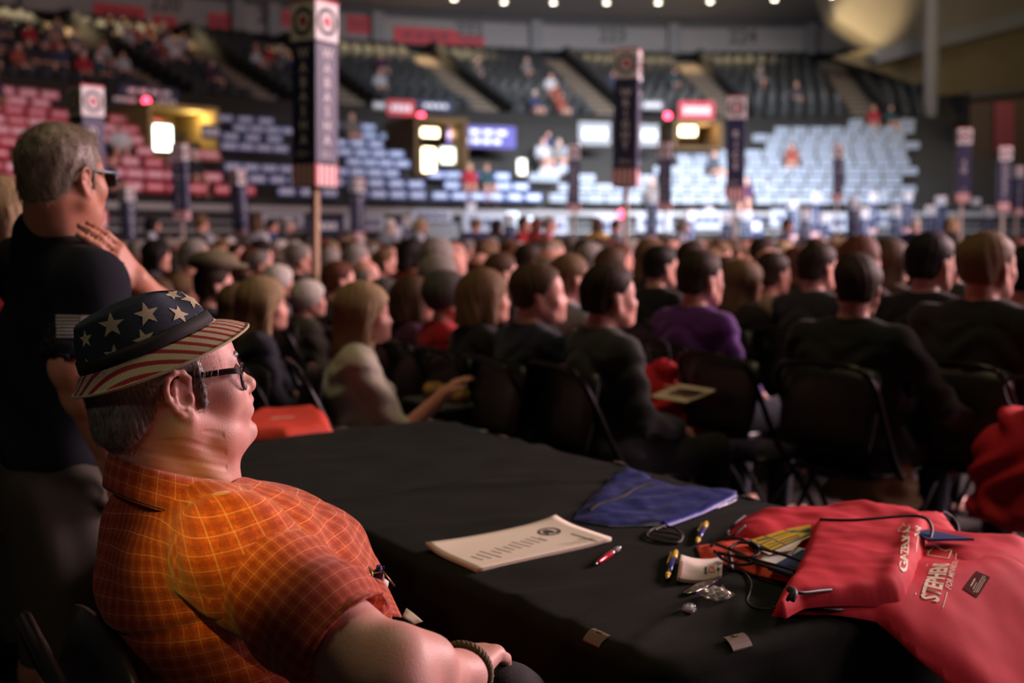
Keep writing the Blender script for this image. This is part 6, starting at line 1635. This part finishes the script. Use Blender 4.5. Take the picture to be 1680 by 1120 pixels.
# trousers
tr = SDF((-.75, 1.25, 0), (.35, 2.3, .80), .012)
for a, b, c in ((HRp, KR, AR_), (HLp, KL, AL_)): tr.cone(a, b, .105, .074, .03); tr.cone(b, c, .072, .058, .02)
tr.cone(HRp, HLp, .14, .14, .03)
wobj('trousers', sdf_mesh('trousers', tr, mat('black_trousers', (.012, .012, .013), .85, bump=.2, bscale=300)), man)
for a in (AR_, AL_):
    q = SDF(a - .16, a + .26, .009); q.cone(a + np.array((0, 0, -.035)), a + np.array((.15, .09, -.06)), .045, .040, .02); q.plane(a + np.array((0, 0, -.088)), (0, 0, -1)); wobj('shoe', sdf_mesh('shoe', q, mat('black_shoe_leather', (.01, .01, .01), .35) if 'black_shoe_leather' not in bpy.data.materials else bpy.data.materials['black_shoe_leather']), man)
# things in and about the pocket
t = thing('pen', 'dark blue pen clipped in the shirt pocket of the seated man', 'pen', P(612, 980, 1.715)); b_ = P(622, 928, 1.705) - t.location; X = b_.to_track_quat('Z', 'Y').to_matrix().to_4x4(); L = b_.length
m_dk = mat('dark_blue_plastic', (.010, .014, .06), .25)
MB().lathe([(.003, 0), (.0065, .01), (.007, L * .8), (.006, L * .85)], X=X).build('barrel', m_dk, t, True); MB().lathe([(.004, L * .85), (.004, L), (.002, L * 1.02)], X=X).build('button', m_bluep, t, True); MB().box((.0095, 0, L * .72), (.002, .004, L * .5), bev=.0008).build('clip', m_bluep, t).data.transform(X)
t = thing('folded_glasses', 'folded spectacles with a bright lens in the shirt pocket of the seated man', 'glasses', P(597, 942, 1.69)); X = Vector((.3, -.8, .5)).to_track_quat('Z', 'Y').to_matrix().to_4x4()
MB().lathe([(.0001, .002), (.008, .0015), (.0115, 0), (.008, -.0015), (.0001, -.002)], X=X).build('lens', M['chrome'], t, True); q = MB(); q.tube([X @ Vector((.0125 * math.cos(a), .0125 * math.sin(a), 0)) for a in np.linspace(0, 2 * math.pi, 24)[:-1]], .0014, 6, closed=True); q.tube([X @ Vector(v) for v in ((.0125, 0, 0), (.03, .002, -.004), (.045, -.02, -.008))], .0014, 6); q.build('rim', mat('bronze_wire', (.3, .2, .08), .3, .8), t, True)
t = thing('name_card', 'white card edge standing out of the shirt pocket of the seated man', 'card', P(628, 970, 1.72)); me = patch([(630, 948), (638, 954), (634, 974), (619, 985)], (1.715, 1.725, 1.73, 1.71), .002, 5, M['white'], 'card', .0008); me.transform(Matrix.Translation(-t.location)); obj('card', me, t)
t = thing('folded_sheet', 'olive sheet corner at the shirt hem of the seated man', 'paper', P(680, 1012, 1.72)); me = patch([(667, 997), (694, 1019), (680, 1024), (660, 1012)], (1.72, 1.74, 1.72, 1.70), .001, 4, mat('olive_paper', (.26, .22, .12), .7), 'sheet', .001); me.transform(Matrix.Translation(-t.location)); obj('sheet', me, t)
# braided bracelet
t = thing('bracelet', 'dark braided cord bracelet on the seated man\'s right wrist', 'bracelet', WRI + hf * .10); q = MB(); ax = Vector(hf).normalized(); a = ax.orthogonal().normalized(); b = ax.cross(a)
for ph in (0, 2.1, 4.2): q.tube([(a * math.cos(s) + b * math.sin(s)) * (.0375 + .003 * math.sin(s * 14 + ph)) + ax * .005 * math.cos(s * 14 + ph) for s in np.linspace(0, 2 * math.pi, 120)[:-1]], .0034, 6, closed=True)
q.build('braid', mat('olive_cord', (.09, .065, .02), .7), t, True)

# ---- eyeglasses
gl_ = thing('eyeglasses', 'dark framed glasses worn by the seated man in the hat', 'glasses', HO); gm = Matrix(HR.tolist()).to_4x4(); m_fr = mat('dark_horn_frame', (.02, .016, .014), .25)
q = MB()
for x in (-1, 1):
    pts = []
    for an in np.linspace(0, 2 * math.pi, 36)[:-1]:
        cx_, sy_ = math.cos(an), math.sin(an); u = math.copysign(abs(cx_) ** .55, cx_) * .026; v = math.copysign(abs(sy_) ** .55, sy_) * .0175
        pts.append(gm @ Vector((x * .033 + u, .1050 - .0085 * (abs(x * .033 + u) / .06) ** 2 * 2, .003 + v)))
    q.tube(pts, .0017, 8, closed=True)
q.tube([gm @ Vector(v) for v in ((-.007, .1045, .012), (0, .1065, .014), (.007, .1045, .012))], .0016, 8); q.build('frame', m_fr, gl_, True)
for x in (-1, 1):
    V = []; F = []
    for an in np.linspace(0, 2 * math.pi, 33)[:-1]:
        cx_, sy_ = math.cos(an), math.sin(an); u = math.copysign(abs(cx_) ** .55, cx_) * .0255; v = math.copysign(abs(sy_) ** .55, sy_) * .017; V.append(gm @ Vector((x * .033 + u, .1050 - .0085 * (abs(x * .033 + u) / .06) ** 2 * 2, .003 + v)))
    nV = len(V); V += [v + gm @ Vector((0, .0018, 0)) for v in V]; F = [tuple(range(nV)), tuple(range(2 * nV - 1, nV - 1, -1))] + [(i, i + nV, (i + 1) % nV + nV, (i + 1) % nV) for i in range(nV)]
    obj('lens', mesh('lens', V, F, M['lens'], False), gl_)
    q = MB(); prev = None; path = [(x * .060, .090, .015), (x * .071, .084, .017), (x * .0765, .07, .021), (x * .0785, .03, .024), (x * .0790, .0, .031), (x * .0805, -.015, .022), (x * .0795, -.024, .004)]
    sp_ = smooth_path(path, 5); V = []; F = []
    for i, p in enumerate(sp_):
        hgt = .0042 if i > 6 else .0048
        for dx, dz in ((-.0014, -hgt), (.0014, -hgt), (.0014, hgt), (-.0014, hgt)): V.append(gm @ (p + Vector((dx, 0, dz))))
    for i in range(len(sp_) - 1):
        for k in range(4): F.append((i * 4 + k, i * 4 + (k + 1) % 4, (i + 1) * 4 + (k + 1) % 4, (i + 1) * 4 + k))
    F += [(3, 2, 1, 0), tuple(range(len(V) - 4, len(V)))]; obj('temple_arm', mesh('temple_arm', V, F, m_fr, False), gl_)
    obj('nose_pad', MB().tube([gm @ Vector((x * .010, .102, -.004)), gm @ Vector((x * .012, .097, -.010))], .002, 6).me('nose_pad', M['lens'], True), gl_)

# ---- the hat
hat = thing('fedora_hat', 'straw fedora printed with white stars on navy and a red striped brim', 'hat', hatO)
def wv(name, c, w1=.9):
    t = NT(name).set(.75, 0, .3); co = t.n('ShaderNodeTexCoord'); a = t.n('ShaderNodeTexWave', i_Scale=165.0, wave_type='BANDS', bands_direction='DIAGONAL'); b = t.n('ShaderNodeTexWave', i_Scale=165.0, wave_type='BANDS', bands_direction='Z'); nz = t.n('ShaderNodeTexNoise', i_Scale=60.0)
    for x in (a, b, nz): t.l(co.outputs['Object'], x.inputs[0])
    f = t.math('MULTIPLY', a.outputs[1], b.outputs[1]); t.bump(f, .6, .0012); return t, f, nz.outputs[0], co
t, f, nz, co = wv('navy_straw', 0); t.col(t.mix(t.math('MULTIPLY', f, t.math('ADD', nz, .3)), (.010, .016, .032), (.035, .060, .095))); m_navy_s = t.m
t, f, nz, co = wv('cream_straw', 0); t.col(t.mix(f, (.40, .34, .23), (.74, .66, .48))); m_cream_s = t.m
t, f, nz, co = wv('striped_straw', 0)
mp = t.n('ShaderNodeMapping'); mp.inputs['Rotation'].default_value = (0, 0, 0); sep = t.n('ShaderNodeSeparateXYZ'); uvn = t.n('ShaderNodeUVMap'); t.l(uvn.outputs[0], sep.inputs[0])
fr = t.math('FRACT', t.math('MULTIPLY', sep.outputs[0], 1 / .0165)); st_ = t.math('LESS_THAN', fr, .40)
t.col(t.mix(st_, t.mix(f, (.42, .35, .24), (.76, .68, .50)), t.mix(f, (.22, .012, .022), (.50, .030, .055)))); m_stripe_s = t.m
def crown_pt(th, t):
    """th 0 = front, t 0 = band, 1 = top centre"""
    if t <= .62:
        k = t / .62; ax_ = .0850 - .017 * k ** 1.3; by = .104 - .020 * k ** 1.4; z = .017 + .066 * k; cy_ = -.002 - .005 * k
    elif t <= .76:
        k = (t - .62) / .14; an = k * math.pi / 2; ax_ = .0675 - .012 * (1 - math.cos(an)); by = .084 - .012 * (1 - math.cos(an)); z = .083 + .009 * math.sin(an); cy_ = -.007
    else:
        k = (t - .76) / .24; ax_ = .0555 * (1 - k); by = .072 * (1 - k); z = .092; cy_ = -.007
    x = ax_ * math.sin(th); y = by * math.cos(th) + cy_
    kt = min(1, t / .62)
    pin = math.exp(-((abs(th) - .62) / .30) ** 2) * kt ** 1.2 * (1 if t < .8 else (1 - t) / .2)
    x *= 1 - .30 * pin; y -= .010 * pin
    z -= .020 * max(0, (t - .70) / .30) * math.exp(-(x / .022) ** 2) * (.4 + .6 * max(0, min(1, (y + .10) / .15))) if t > .70 else 0
    z -= .012 * max(0, math.cos(th)) ** 3 * max(0, (kt - .6) / .4) * (1 if t <= .8 else (1 - t) / .2)
    z -= .006 * max(0, -math.cos(th)) ** 2 * kt
    return Vector((x, y, z))
NTH, NTT = 96, 44
def lw(v): return hx @ v
V = []; F = []
for j in range(NTT):
    for i in range(NTH): V.append(lw(crown_pt(2 * math.pi * i / NTH, j / (NTT - 1) * .995)))
for j in range(NTT - 1):
    for i in range(NTH): F.append((j * NTH + i, j * NTH + (i + 1) % NTH, (j + 1) * NTH + (i + 1) % NTH, (j + 1) * NTH + i))
F.append(tuple(range((NTT - 1) * NTH, NTT * NTH)))
cr = obj('crown', mesh('crown', V, [tuple(reversed(f)) for f in F], m_navy_s), hat)
cr.data.polygons.foreach_set('use_smooth', np.ones(len(cr.data.polygons), dtype=bool))
bm = bmesh.new(); bm.from_mesh(cr.data); bmesh.ops.recalc_face_normals(bm, faces=bm.faces); bm.to_mesh(cr.data); bm.free()
HB = BVHTree.FromPolygons([Vector(v) + Vector(hatO) for v in V], F)
def brim_pt(th, s):
    ax_ = .0850 + (.122 - .0850) * s; by = .104 + (.139 - .104) * s; cy_ = -.002 + .012 * s
    side = math.sin(th) ** 2; fr_ = max(0, math.cos(th)) ** 2; bk = max(0, -math.cos(th)) ** 2
    z = .017 - s * (.031 * side + .012 * fr_ + .030 * bk) - .014 * s * s * fr_ + .004 * bk * s * s
    return Vector((ax_ * math.sin(th), by * math.cos(th) + cy_, z))
V = []; F = []; uv = []; NS = 10
for lay in (0, 1):
    for j in range(NS):
        for i in range(NTH):
            th = 2 * math.pi * i / NTH; p = brim_pt(th, j / (NS - 1)); V.append(lw(p - Vector((0, 0, .0022 * lay)))); uv.append((p.x * .90 - p.y * .43 + .003, p.x))
o = NS * NTH
for j in range(NS - 1):
    for i in range(NTH):
        a, b, c, d = j * NTH + i, j * NTH + (i + 1) % NTH, (j + 1) * NTH + (i + 1) % NTH, (j + 1) * NTH + i; F += [(a, d, c, b), (a + o, b + o, c + o, d + o)]
for j in (0, NS - 1):
    for i in range(NTH): a, b = j * NTH + i, j * NTH + (i + 1) % NTH; F.append((a, b, b + o, a + o))
br = obj('brim', mesh('brim', V, F, m_stripe_s, True, uv), hat)
q = MB(); q.tube([lw(brim_pt(2 * math.pi * i / NTH, 1.0) - Vector((0, 0, .001))) for i in range(NTH)], .0021, 6, closed=True); q.build('brim_binding', m_cream_s, hat, True)
V = []; F = []
for zt in (0.0, .175):
    for off in (.0012, .0032):
        for i in range(NTH): th = 2 * math.pi * i / NTH; p = crown_pt(th, zt); n_ = Vector((p.x, p.y + .002, 0)).normalized(); V.append(lw(p + n_ * off))
for i in range(NTH):
    j = (i + 1) % NTH; F += [(NTH + i, NTH + j, 3 * NTH + j, 3 * NTH + i), (2 * NTH + i, 3 * NTH + i, 3 * NTH + j, 2 * NTH + j), (i, j, NTH + j, NTH + i)]
obj('hat_band', mesh('hat_band', V, F, M['black']), hat)
def star_on(c, nrm, rot, R):
    nrm = Vector(nrm).normalized(); a = nrm.orthogonal().normalized(); a = Matrix.Rotation(rot, 3, nrm) @ a; b = nrm.cross(a); pts = []
    for k in range(10): r = R if k % 2 == 0 else R * .40; an = math.pi / 5 * k; pts.append((r * math.cos(an), r * math.sin(an)))
    P2 = []; 
    for k in range(10):
        x0, y0 = pts[k]; x1, y1 = pts[(k + 1) % 10]
        for s in range(4): P2.append((x0 + (x1 - x0) * s / 4, y0 + (y1 - y0) * s / 4))
    V = []; F = []; n = len(P2)
    for rr in (1, .66, .33):
        for x, y in P2: V.append(Vector(c) + (a * x + b * y) * rr)
    V.append(Vector(c))
    for l in (0, 1):
        for k in range(n): F.append((l * n + k, l * n + (k + 1) % n, (l + 1) * n + (k + 1) % n, (l + 1) * n + k))
    for k in range(n): F.append((2 * n + k, 2 * n + (k + 1) % n, 3 * n))
    W = []
    for v in V:
        loc, nn, _, _ = HB.find_nearest(v)
        if nn.dot(nrm) < 0: nn = -nn
        W.append(loc + nn * .0009 - Vector(hatO))
    return obj('star', mesh('star', W, F, m_cream_s), hat)
for px, py, r, rot in ((183, 533, .0185, .3), (241, 515, .0180, .5), (294, 515, .0170, .1), (283, 484, .014, .8), (237, 557, .0160, .6), (188, 583, .0160, .2), (150, 603, .0165, .9), (141, 556, .013, .4), (329, 522, .009, .2)):
    d = ray(px, py).normalized(); r_ = HB.ray_cast(Vector((0, 0, H_CAM)), d)
    if r_[0] is not None:
        nn = r_[1] if r_[1].dot(d) < 0 else -r_[1]; star_on(r_[0], nn, rot, r)
for th, tt in ((-.5, .4), (-1.1, .3), (-1.1, .55), (-1.7, .42), (-2.3, .3), (-2.3, .55), (-2.9, .42), (.3, .4)):
    p = lw(crown_pt(th, tt)) + Vector(hatO); loc, nn, _, _ = HB.find_nearest(p); out = loc - Vector(hatO); nn = nn if nn.dot(out) > 0 else -nn; star_on(loc, nn, th * 3, .020)

# ---- his chair
def hero_chair():
    base = np.array((-.43, 1.662, 0)); c = thing('folding_chair', 'black folding chair carrying the seated man in the hat', 'chair', base, -TH)
    lx = lambda x, y, z: (x, y, z)
    q = MB()
    for x in (-1, 1):
        q.tube(smooth_path([(x * .23, .34, 0), (x * .232, .14, .30), (x * .235, -.06, .52), (x * .235, -.185, .72), (x * .205, -.222, .82), (x * .17, -.228, .845)], 6), .0125, 10); q.tube([(x * .215, -.34, 0), (x * .215, 0, .36), (x * .215, .14, .46)], .011, 8)
    q.tube(smooth_path([(-.17, -.228, .845), (0, -.235, .862), (.17, -.228, .845)], 6), .0125, 10); q.tube([(-.22, .30, .07), (.22, .30, .07)], .01, 8); q.tube([(-.21, -.30, .07), (.21, -.30, .07)], .01, 8)
    q.build('frame', M['steel_dark'], c, True)
    obj('seat', CH[1], c); b = obj('backrest', CH[2], c); b.scale = (1.08, 1, 1); c.scale = (1, 1, .93); return c
hero_chair()

# ================================================================ the standing man
SY = 2.80; G = R_(56)
GF = np.array((math.sin(G), math.cos(G), 0)); GR = np.array((math.cos(G), -math.sin(G), 0)); GM = rotz(G)
sm = thing('person', 'standing man in a dark T-shirt and shorts, hand held to his chest', 'person', (P(95, 600, SY).x, SY, 0), -G); bpy.context.view_layer.update()
H2 = R_(29); R2 = rotz(H2) @ rotx(R_(2)); O2 = Pn(143, 300, SY - .07) - R2 @ np.array((.076, 0, 0))
h2 = lambda x, y, z: O2 + R2 @ (np.array((x, y, z)) * .94)
a = SDF(O2 - .22, O2 + .22, .0045); a.frame(O2, R2, .94); head_prims(a, True, .9); ear_prims(a, True); a.frame()
nb2 = Pn(96, 400, SY); a.cone(h2(0, -.035, -.03), nb2, .066, .078, .03); a.cone(h2(0, .03, -.09), nb2 + GF * .03, .045, .05, .03)
V1, F1 = a.surf(); V1 = relax(V1, F1, 1)
s2R = Pn(150, 468, SY - .20); s2L = Pn(38, 440, SY + .16); hip = np.array((P(75, 800, SY).x, SY + .0, .78)); hip[2] = P(75, 800, SY).z
e2 = Pn(118, 602, SY - .26); w2 = Pn(182, 748, SY - .16)
e3 = Pn(266, 520, SY + .12); w3 = Pn(222, 458, SY - .02)
lo = np.minimum.reduce([s2R, e2, w2, e3, w3]) - .14; hi = np.maximum.reduce([s2R, e2, w2, e3, w3]) + .14
b = SDF(lo, hi, .0055)
b.cone(s2R, e2, .060, .046, .02); em = e2 + (w2 - e2) * .3; b.cone(e2, em, .045, .046, .02); b.cone(em, w2, .045, .032, .02); fist(b, w2, w2 - e2, GF * -1 + GR * .2, GR, 1.1, .45)
em = w3 + (e3 - w3) * .7; b.cone(e3, em, .05, .046, .02); b.cone(em, w3, .044, .031, .02)
hv = Pn(180, 412, SY - .09) - w3; fist(b, w3, hv, np.cross(hv / np.linalg.norm(hv), np.array((.6, -.6, .5))), (.5, -.75, .5), 1.12, .25)
V2, F2 = b.surf(); V2 = relax(V2, F2, 1)
c = SDF((hip[0] - .6, SY - .6, 0), (hip[0] + .7, SY + .7, 1.45), .016)
c.cone(nb2 - np.array((0, 0, .14)), hip, .10, .14, .04); c.cone(s2R, s2L, .06, .06, .04); s2Le = s2L + np.array((.10, .05, -.27)); c.cone(s2L, s2Le, .055, .046, .02); c.cone(s2Le, e3, .045, .045, .02)
LEG = {}
for x in (-1, 1):
    hp = hip + GR * x * .10; kn = hp + np.array((.015, .0, -.36)); an = kn + np.array((0, 0, -(kn[2] - .09))) - GF * .02; LEG[x] = (hp, kn, an); c.cone(hp, kn, .092, .062, .03); c.cone(kn, an + (kn - an) * .6, .060, .062, .02); c.cone(an + (kn - an) * .6, an, .060, .042, .02); c.cone(an + np.array((0, 0, -.045)), an + GF * .15 + np.array((0, 0, -.05)), .042, .035, .02)
V3, F3 = c.surf(); wobj('body', joined('standing_body', [(V1, F1), (V2, F2), (V3, F3)], M['skin_tan']), sm)
q = SDF(O2 - .22, O2 + .24, .0045); q.frame(O2, R2, .94); q.ell((0, -.014, .055), (.086, .110, .092), .01); q.ell((0, -.055, -.015), (.070, .056, .062), .03); q.ell((0, .028, .105), (.05, .06, .03), .02)
q.plane((0, .030, .0), (0, .85, -.42), .012); q.plane((0, -.03, -.02), (0, .45, -.85), .012)
for x in (-1, 1): q.ell((x * .088, -.004, -.002), (.024, .026, .036), .008, '-'); q.cone((x * .0745, .024, .03), (x * .0725, .026, -.012), .008, .005, .008)
q.plane((0, 0, -.072), (0, -.2, -1), .01)
m_sh = NT('salt_pepper_hair').set(.45, 0, .5); co = m_sh.n('ShaderNodeTexCoord'); nz = m_sh.n('ShaderNodeTexNoise', i_Scale=42.0, i_Detail=4.0); m_sh.l(co.outputs['Object'], nz.inputs[0]); m_sh.col(m_sh.mix(nz.outputs[0], (.03, .025, .018), (.30, .26, .20))); m_sh.bump(nz.outputs[0], .6, .003); m_sh = m_sh.m
hm2 = sdf_mesh('hair', q, m_sh, 1, lambda V: .0015 * np.sin(V[:, 0] * 120 + 3 * np.sin(V[:, 2] * 40)) * np.sin(V[:, 1] * 110 + 2 * np.sin(V[:, 2] * 30)))
ho2 = wobj('hair', hm2, sm); strands(ho2, hm2, 1300, .032, .0006, lambda p: Vector((.25, -.2, -.5)) + Vector((.0, .0, .9)) * (1 if p.z > O2[2] + .08 else 0), mat('sandy_strand', (.34, .27, .17), .4, var=.4, scale=60), 9)
be = SDF(O2 - .2, O2 + .2, .005); be.frame(O2, R2, .94); be.ell((0, .082, -.085), (.026, .024, .026), .01); be.cone((-.022, .09, -.055), (-.024, .082, -.085), .009, .01, .01); be.cone((.022, .09, -.055), (.024, .082, -.085), .009, .01, .01)
wobj('beard', sdf_mesh('beard', be, mat('grey_beard', (.42, .38, .34), .7, bump=.6, bscale=300), 1), sm)
# T-shirt
def tee_folds(V):
    d = V - nb2; return .007 * np.sin(d[:, 2] * 34 + 2.4 * np.sin((d @ GR) * 18 + (d @ GF) * 9) + (d @ GF) * 16) * np.clip(-d[:, 2] / .3, 0, 1)
ts = SDF((hip[0] - .5, SY - .5, hip[2] - .1), (hip[0] + .55, SY + .55, 1.52), .009)
mid = (nb2 + hip) / 2
ts.ell(nb2 + np.array((0, 0, -.20)) + GF * .01, (.20, .135, .20), .05, rot=GM); ts.ell(mid + np.array((-.01, 0, -.06)) + GF * .02, (.185, .155, .24), .05, rot=GM); ts.ell(hip + np.array((0, 0, .10)), (.19, .15, .14), .05, rot=GM)
ts.cone(s2R, s2L, .068, .068, .05); ts.cone(nb2 + np.array((0, 0, -.035)), s2R, .070, .068, .04); ts.cone(nb2 + np.array((0, 0, -.035)), s2L, .070, .068, .04); ts.cone(nb2 - GF * .03, nb2 - GF * .03 + np.array((0, 0, .02)), .078, .072, .03)
hemS = s2R + (e2 - s2R) * .86; sdv = (e2 - s2R) / np.linalg.norm(e2 - s2R)
ts.cone(s2R, hemS, .070, .070, .04); ts.cone(s2L, s2Le, .075, .070, .03)
ts.cone(hemS + sdv * .106, hemS + sdv * .20, .105, .105, .002, '-'); ts.cone(hemS - sdv * .05, hemS + sdv * .05, .058, .064, .004, '-')
ts.plane(np.array((0, 0, P(80, 758, SY).z)), (0, 0, -1), .004); ts.cone(h2(0, -.03, -.03), nb2 + np.array((0, 0, .035)) + GF * .015, .066, .062, .008, '-')
m_tee = mat('navy_black_tee', (.007, .009, .016), .9, 0, .2, scale=20, bump=.25, bscale=500, dist=.0006)
tee = wobj('tshirt', sdf_mesh('tshirt', ts, m_tee, 2, tee_folds), sm)
TB_ = BVHTree.FromPolygons([v.co.copy() for v in tee.data.vertices], [tuple(p.vertices) for p in tee.data.polygons])
def ontee(rects, nm, m):
    V = []; F = []
    for x0, x1, y0, y1 in rects:
        n = 10; o = len(V); ok = True; L = []
        for j in (0, 1):
            for i in range(n + 1):
                x = x0 + (x1 - x0) * i / n; y = (y0, y1)[j]; r = TB_.ray_cast(Vector((0, 0, H_CAM)), ray(x, y).normalized())
                if r[0] is None: ok = False; break
                L.append(r[0] + r[1] * .0025)
        if not ok or len(L) < 2 * n + 2: continue
        V += L; F += [(o + i, o + n + 1 + i, o + n + 2 + i, o + i + 1) for i in range(n)]
    if V: obj(nm, mesh(nm, V, F, m), tee)['kind'] = 'stuff'
m_flag = mat('grey_flag_print', (.42, .41, .43), .8)
ontee([(132, 159, 517, 539)], 'flag_canton', m_flag); ontee([(93, 131, 517 + 5.6 * k, 520 + 5.6 * k) for k in range(4)] + [(93, 159, 517 + 5.6 * k, 520 + 5.6 * k) for k in range(4, 7)], 'flag_stripes', m_flag)
sh = SDF((hip[0] - .4, SY - .4, .2), (hip[0] + .4, SY + .4, hip[2] + .22), .011)
sh.ell(hip + np.array((0, 0, .03)), (.185, .155, .17), .04, rot=GM)
for x in (-1, 1): hp, kn, an = LEG[x]; sh.cone(hp, kn + np.array((0, 0, -.03)), .118, .104, .03)
sh.plane(np.array((0, 0, LEG[1][1][2] - .03)), (0, 0, -1), .003)
wobj('shorts', sdf_mesh('shorts', sh, mat('olive_shorts', (.045, .038, .026), .9, bump=.3, bscale=300, dist=.0008), 2, lambda V: .006 * np.sin(V[:, 0] * 38 + V[:, 1] * 25 + V[:, 2] * 12)), sm)
for x in (-1, 1):
    an = LEG[x][2]; q = SDF(an - .18, an + .28, .01); q.cone(an + np.array((0, 0, -.04)) - GF * .03, an + GF * .16 + np.array((0, 0, -.05)), .052, .044, .02); q.plane((0, 0, .004), (0, 0, -1)); wobj('shoe', sdf_mesh('shoe', q, M['greyd']), sm)
lan = thing('lanyard', 'thin dark lanyard round the neck of the standing man', 'lanyard', nb2); q = MB(); q.tube([Vector((-GF * .085 * math.cos(s) + GR * .085 * math.sin(s)) + np.array((0, 0, .045 - .05 * (1 - math.cos(s)) / 2))) for s in np.linspace(-2.4, 2.4, 40)], .0035, 6); q.build('strap', M['black'], lan, True)
rg = thing('ring', 'small bright ring on the raised hand of the standing man', 'ring', P(196, 436, SY - .12)); MB().tube([Vector((.010 * math.cos(s), .004 * math.sin(s), .010 * math.sin(s))) for s in np.linspace(0, 6.283, 20)[:-1]], .0022, 6, closed=True).build('band', M['chrome'], rg, True)
g2 = thing('sunglasses', 'sunglasses with blue grey temples worn by the standing man', 'glasses', O2); gm2 = Matrix(R2.tolist()).to_4x4() @ Matrix.Scale(.94, 4); m_bl = mat('steel_blue_plastic', (.10, .17, .22), .3)
for x in (-1, 1):
    obj('temple_arm', MB().tube([gm2 @ Vector(v) for v in ((x * .079, -.012, .028), (x * .079, .03, .030), (x * .076, .085, .026), (x * .066, .110, .022))], .0036, 6).me('temple_arm', m_bl, True), g2)
    q = MB(); V = [gm2 @ Vector((x * .034 + .030 * math.copysign(abs(math.cos(s)) ** .6, math.cos(s)), .118 - .010 * (abs(x * .034 + .03 * math.cos(s)) / .064) ** 2, .010 + .019 * math.copysign(abs(math.sin(s)) ** .6, math.sin(s)))) for s in np.linspace(0, 6.283, 29)[:-1]]
    q.add(V + [v + gm2.to_3x3() @ Vector((0, -.002, 0)) for v in V], [tuple(range(28)), tuple(range(55, 27, -1))] + [(i, i + 28, (i + 1) % 28 + 28, (i + 1) % 28) for i in range(28)]); obj('lens', q.me('lens', mat('smoke_lens', (.03, .03, .035), .08), False), g2)
    obj('rim', MB().tube(V, .002, 6, closed=True).me('rim', m_bl, True), g2)
# woman partly in view behind him at the left frame edge
Vw = VAR['w_long']; Y = 3.5; p = P(4, 300, Y); kz = .99
wm = person_meshes('woman_up_long', yaw=R_(10), style='long', fem=1, stand=True, h=.013); zt = P(0, 288, Y).z; k = zt / wm['top']; off = rotz(R_(56)) @ np.array(wm['hd']) * k
place_person(wm, 'woman with long blonde hair and red top, half cut off behind the standing man', None, (p.x - off[0], p.y - off[1], 0), R_(56), 'blonde', (.30, .02, .03), k)
place_chair(Vector((P(172, 760, 3.1).x - .02, 3.12, 0)), R_(56), '', 'empty black folding chair between the standing man and the seated man')
for px, Y, lb in ((470, 4.55, 'empty black folding chair under the blonde woman in navy, front of its row'), (1235, 4.9, 'empty black folding chair between the violet shirt and the black suit')):
    p = P(px, 500, Y); place_chair(Vector((p.x, p.y, 0)), HALL, '', lb)
# ---------------------------------------------------------------- labels: alike things are told apart by their order from the left
ORD = 'first second third fourth fifth sixth seventh eighth ninth tenth eleventh twelfth thirteenth fourteenth fifteenth sixteenth seventeenth eighteenth nineteenth'.split()
def ordn(k):
    if k < 19: return ORD[k]
    k += 1; t = ['', '', 'twenty', 'thirty', 'forty', 'fifty', 'sixty', 'seventy'][k // 10]
    return {'twenty': 'twentieth', 'thirty': 'thirtieth', 'forty': 'fortieth', 'fifty': 'fiftieth', 'sixty': 'sixtieth', 'seventy': 'seventieth'}[t] if k % 10 == 0 else t + '-' + ORD[k % 10 - 1]
by = {}
for o in S.objects:
    if o.get('label') and o.get('category'): by.setdefault(o['label'], []).append(o)
for lb, L in by.items():
    if len(L) > 1:
        L.sort(key=lambda o: PX(o.location)[0])
        for k, o in enumerate(L): o['label'] = f'{lb}, {ordn(k)} from left'
for o in S.objects:
    if o.name.split('.')[0] in ('lettering', 'print', 'footing', 'flag_stripes', 'state_outline', 'strands') and o.type == 'MESH': o['kind'] = 'stuff'
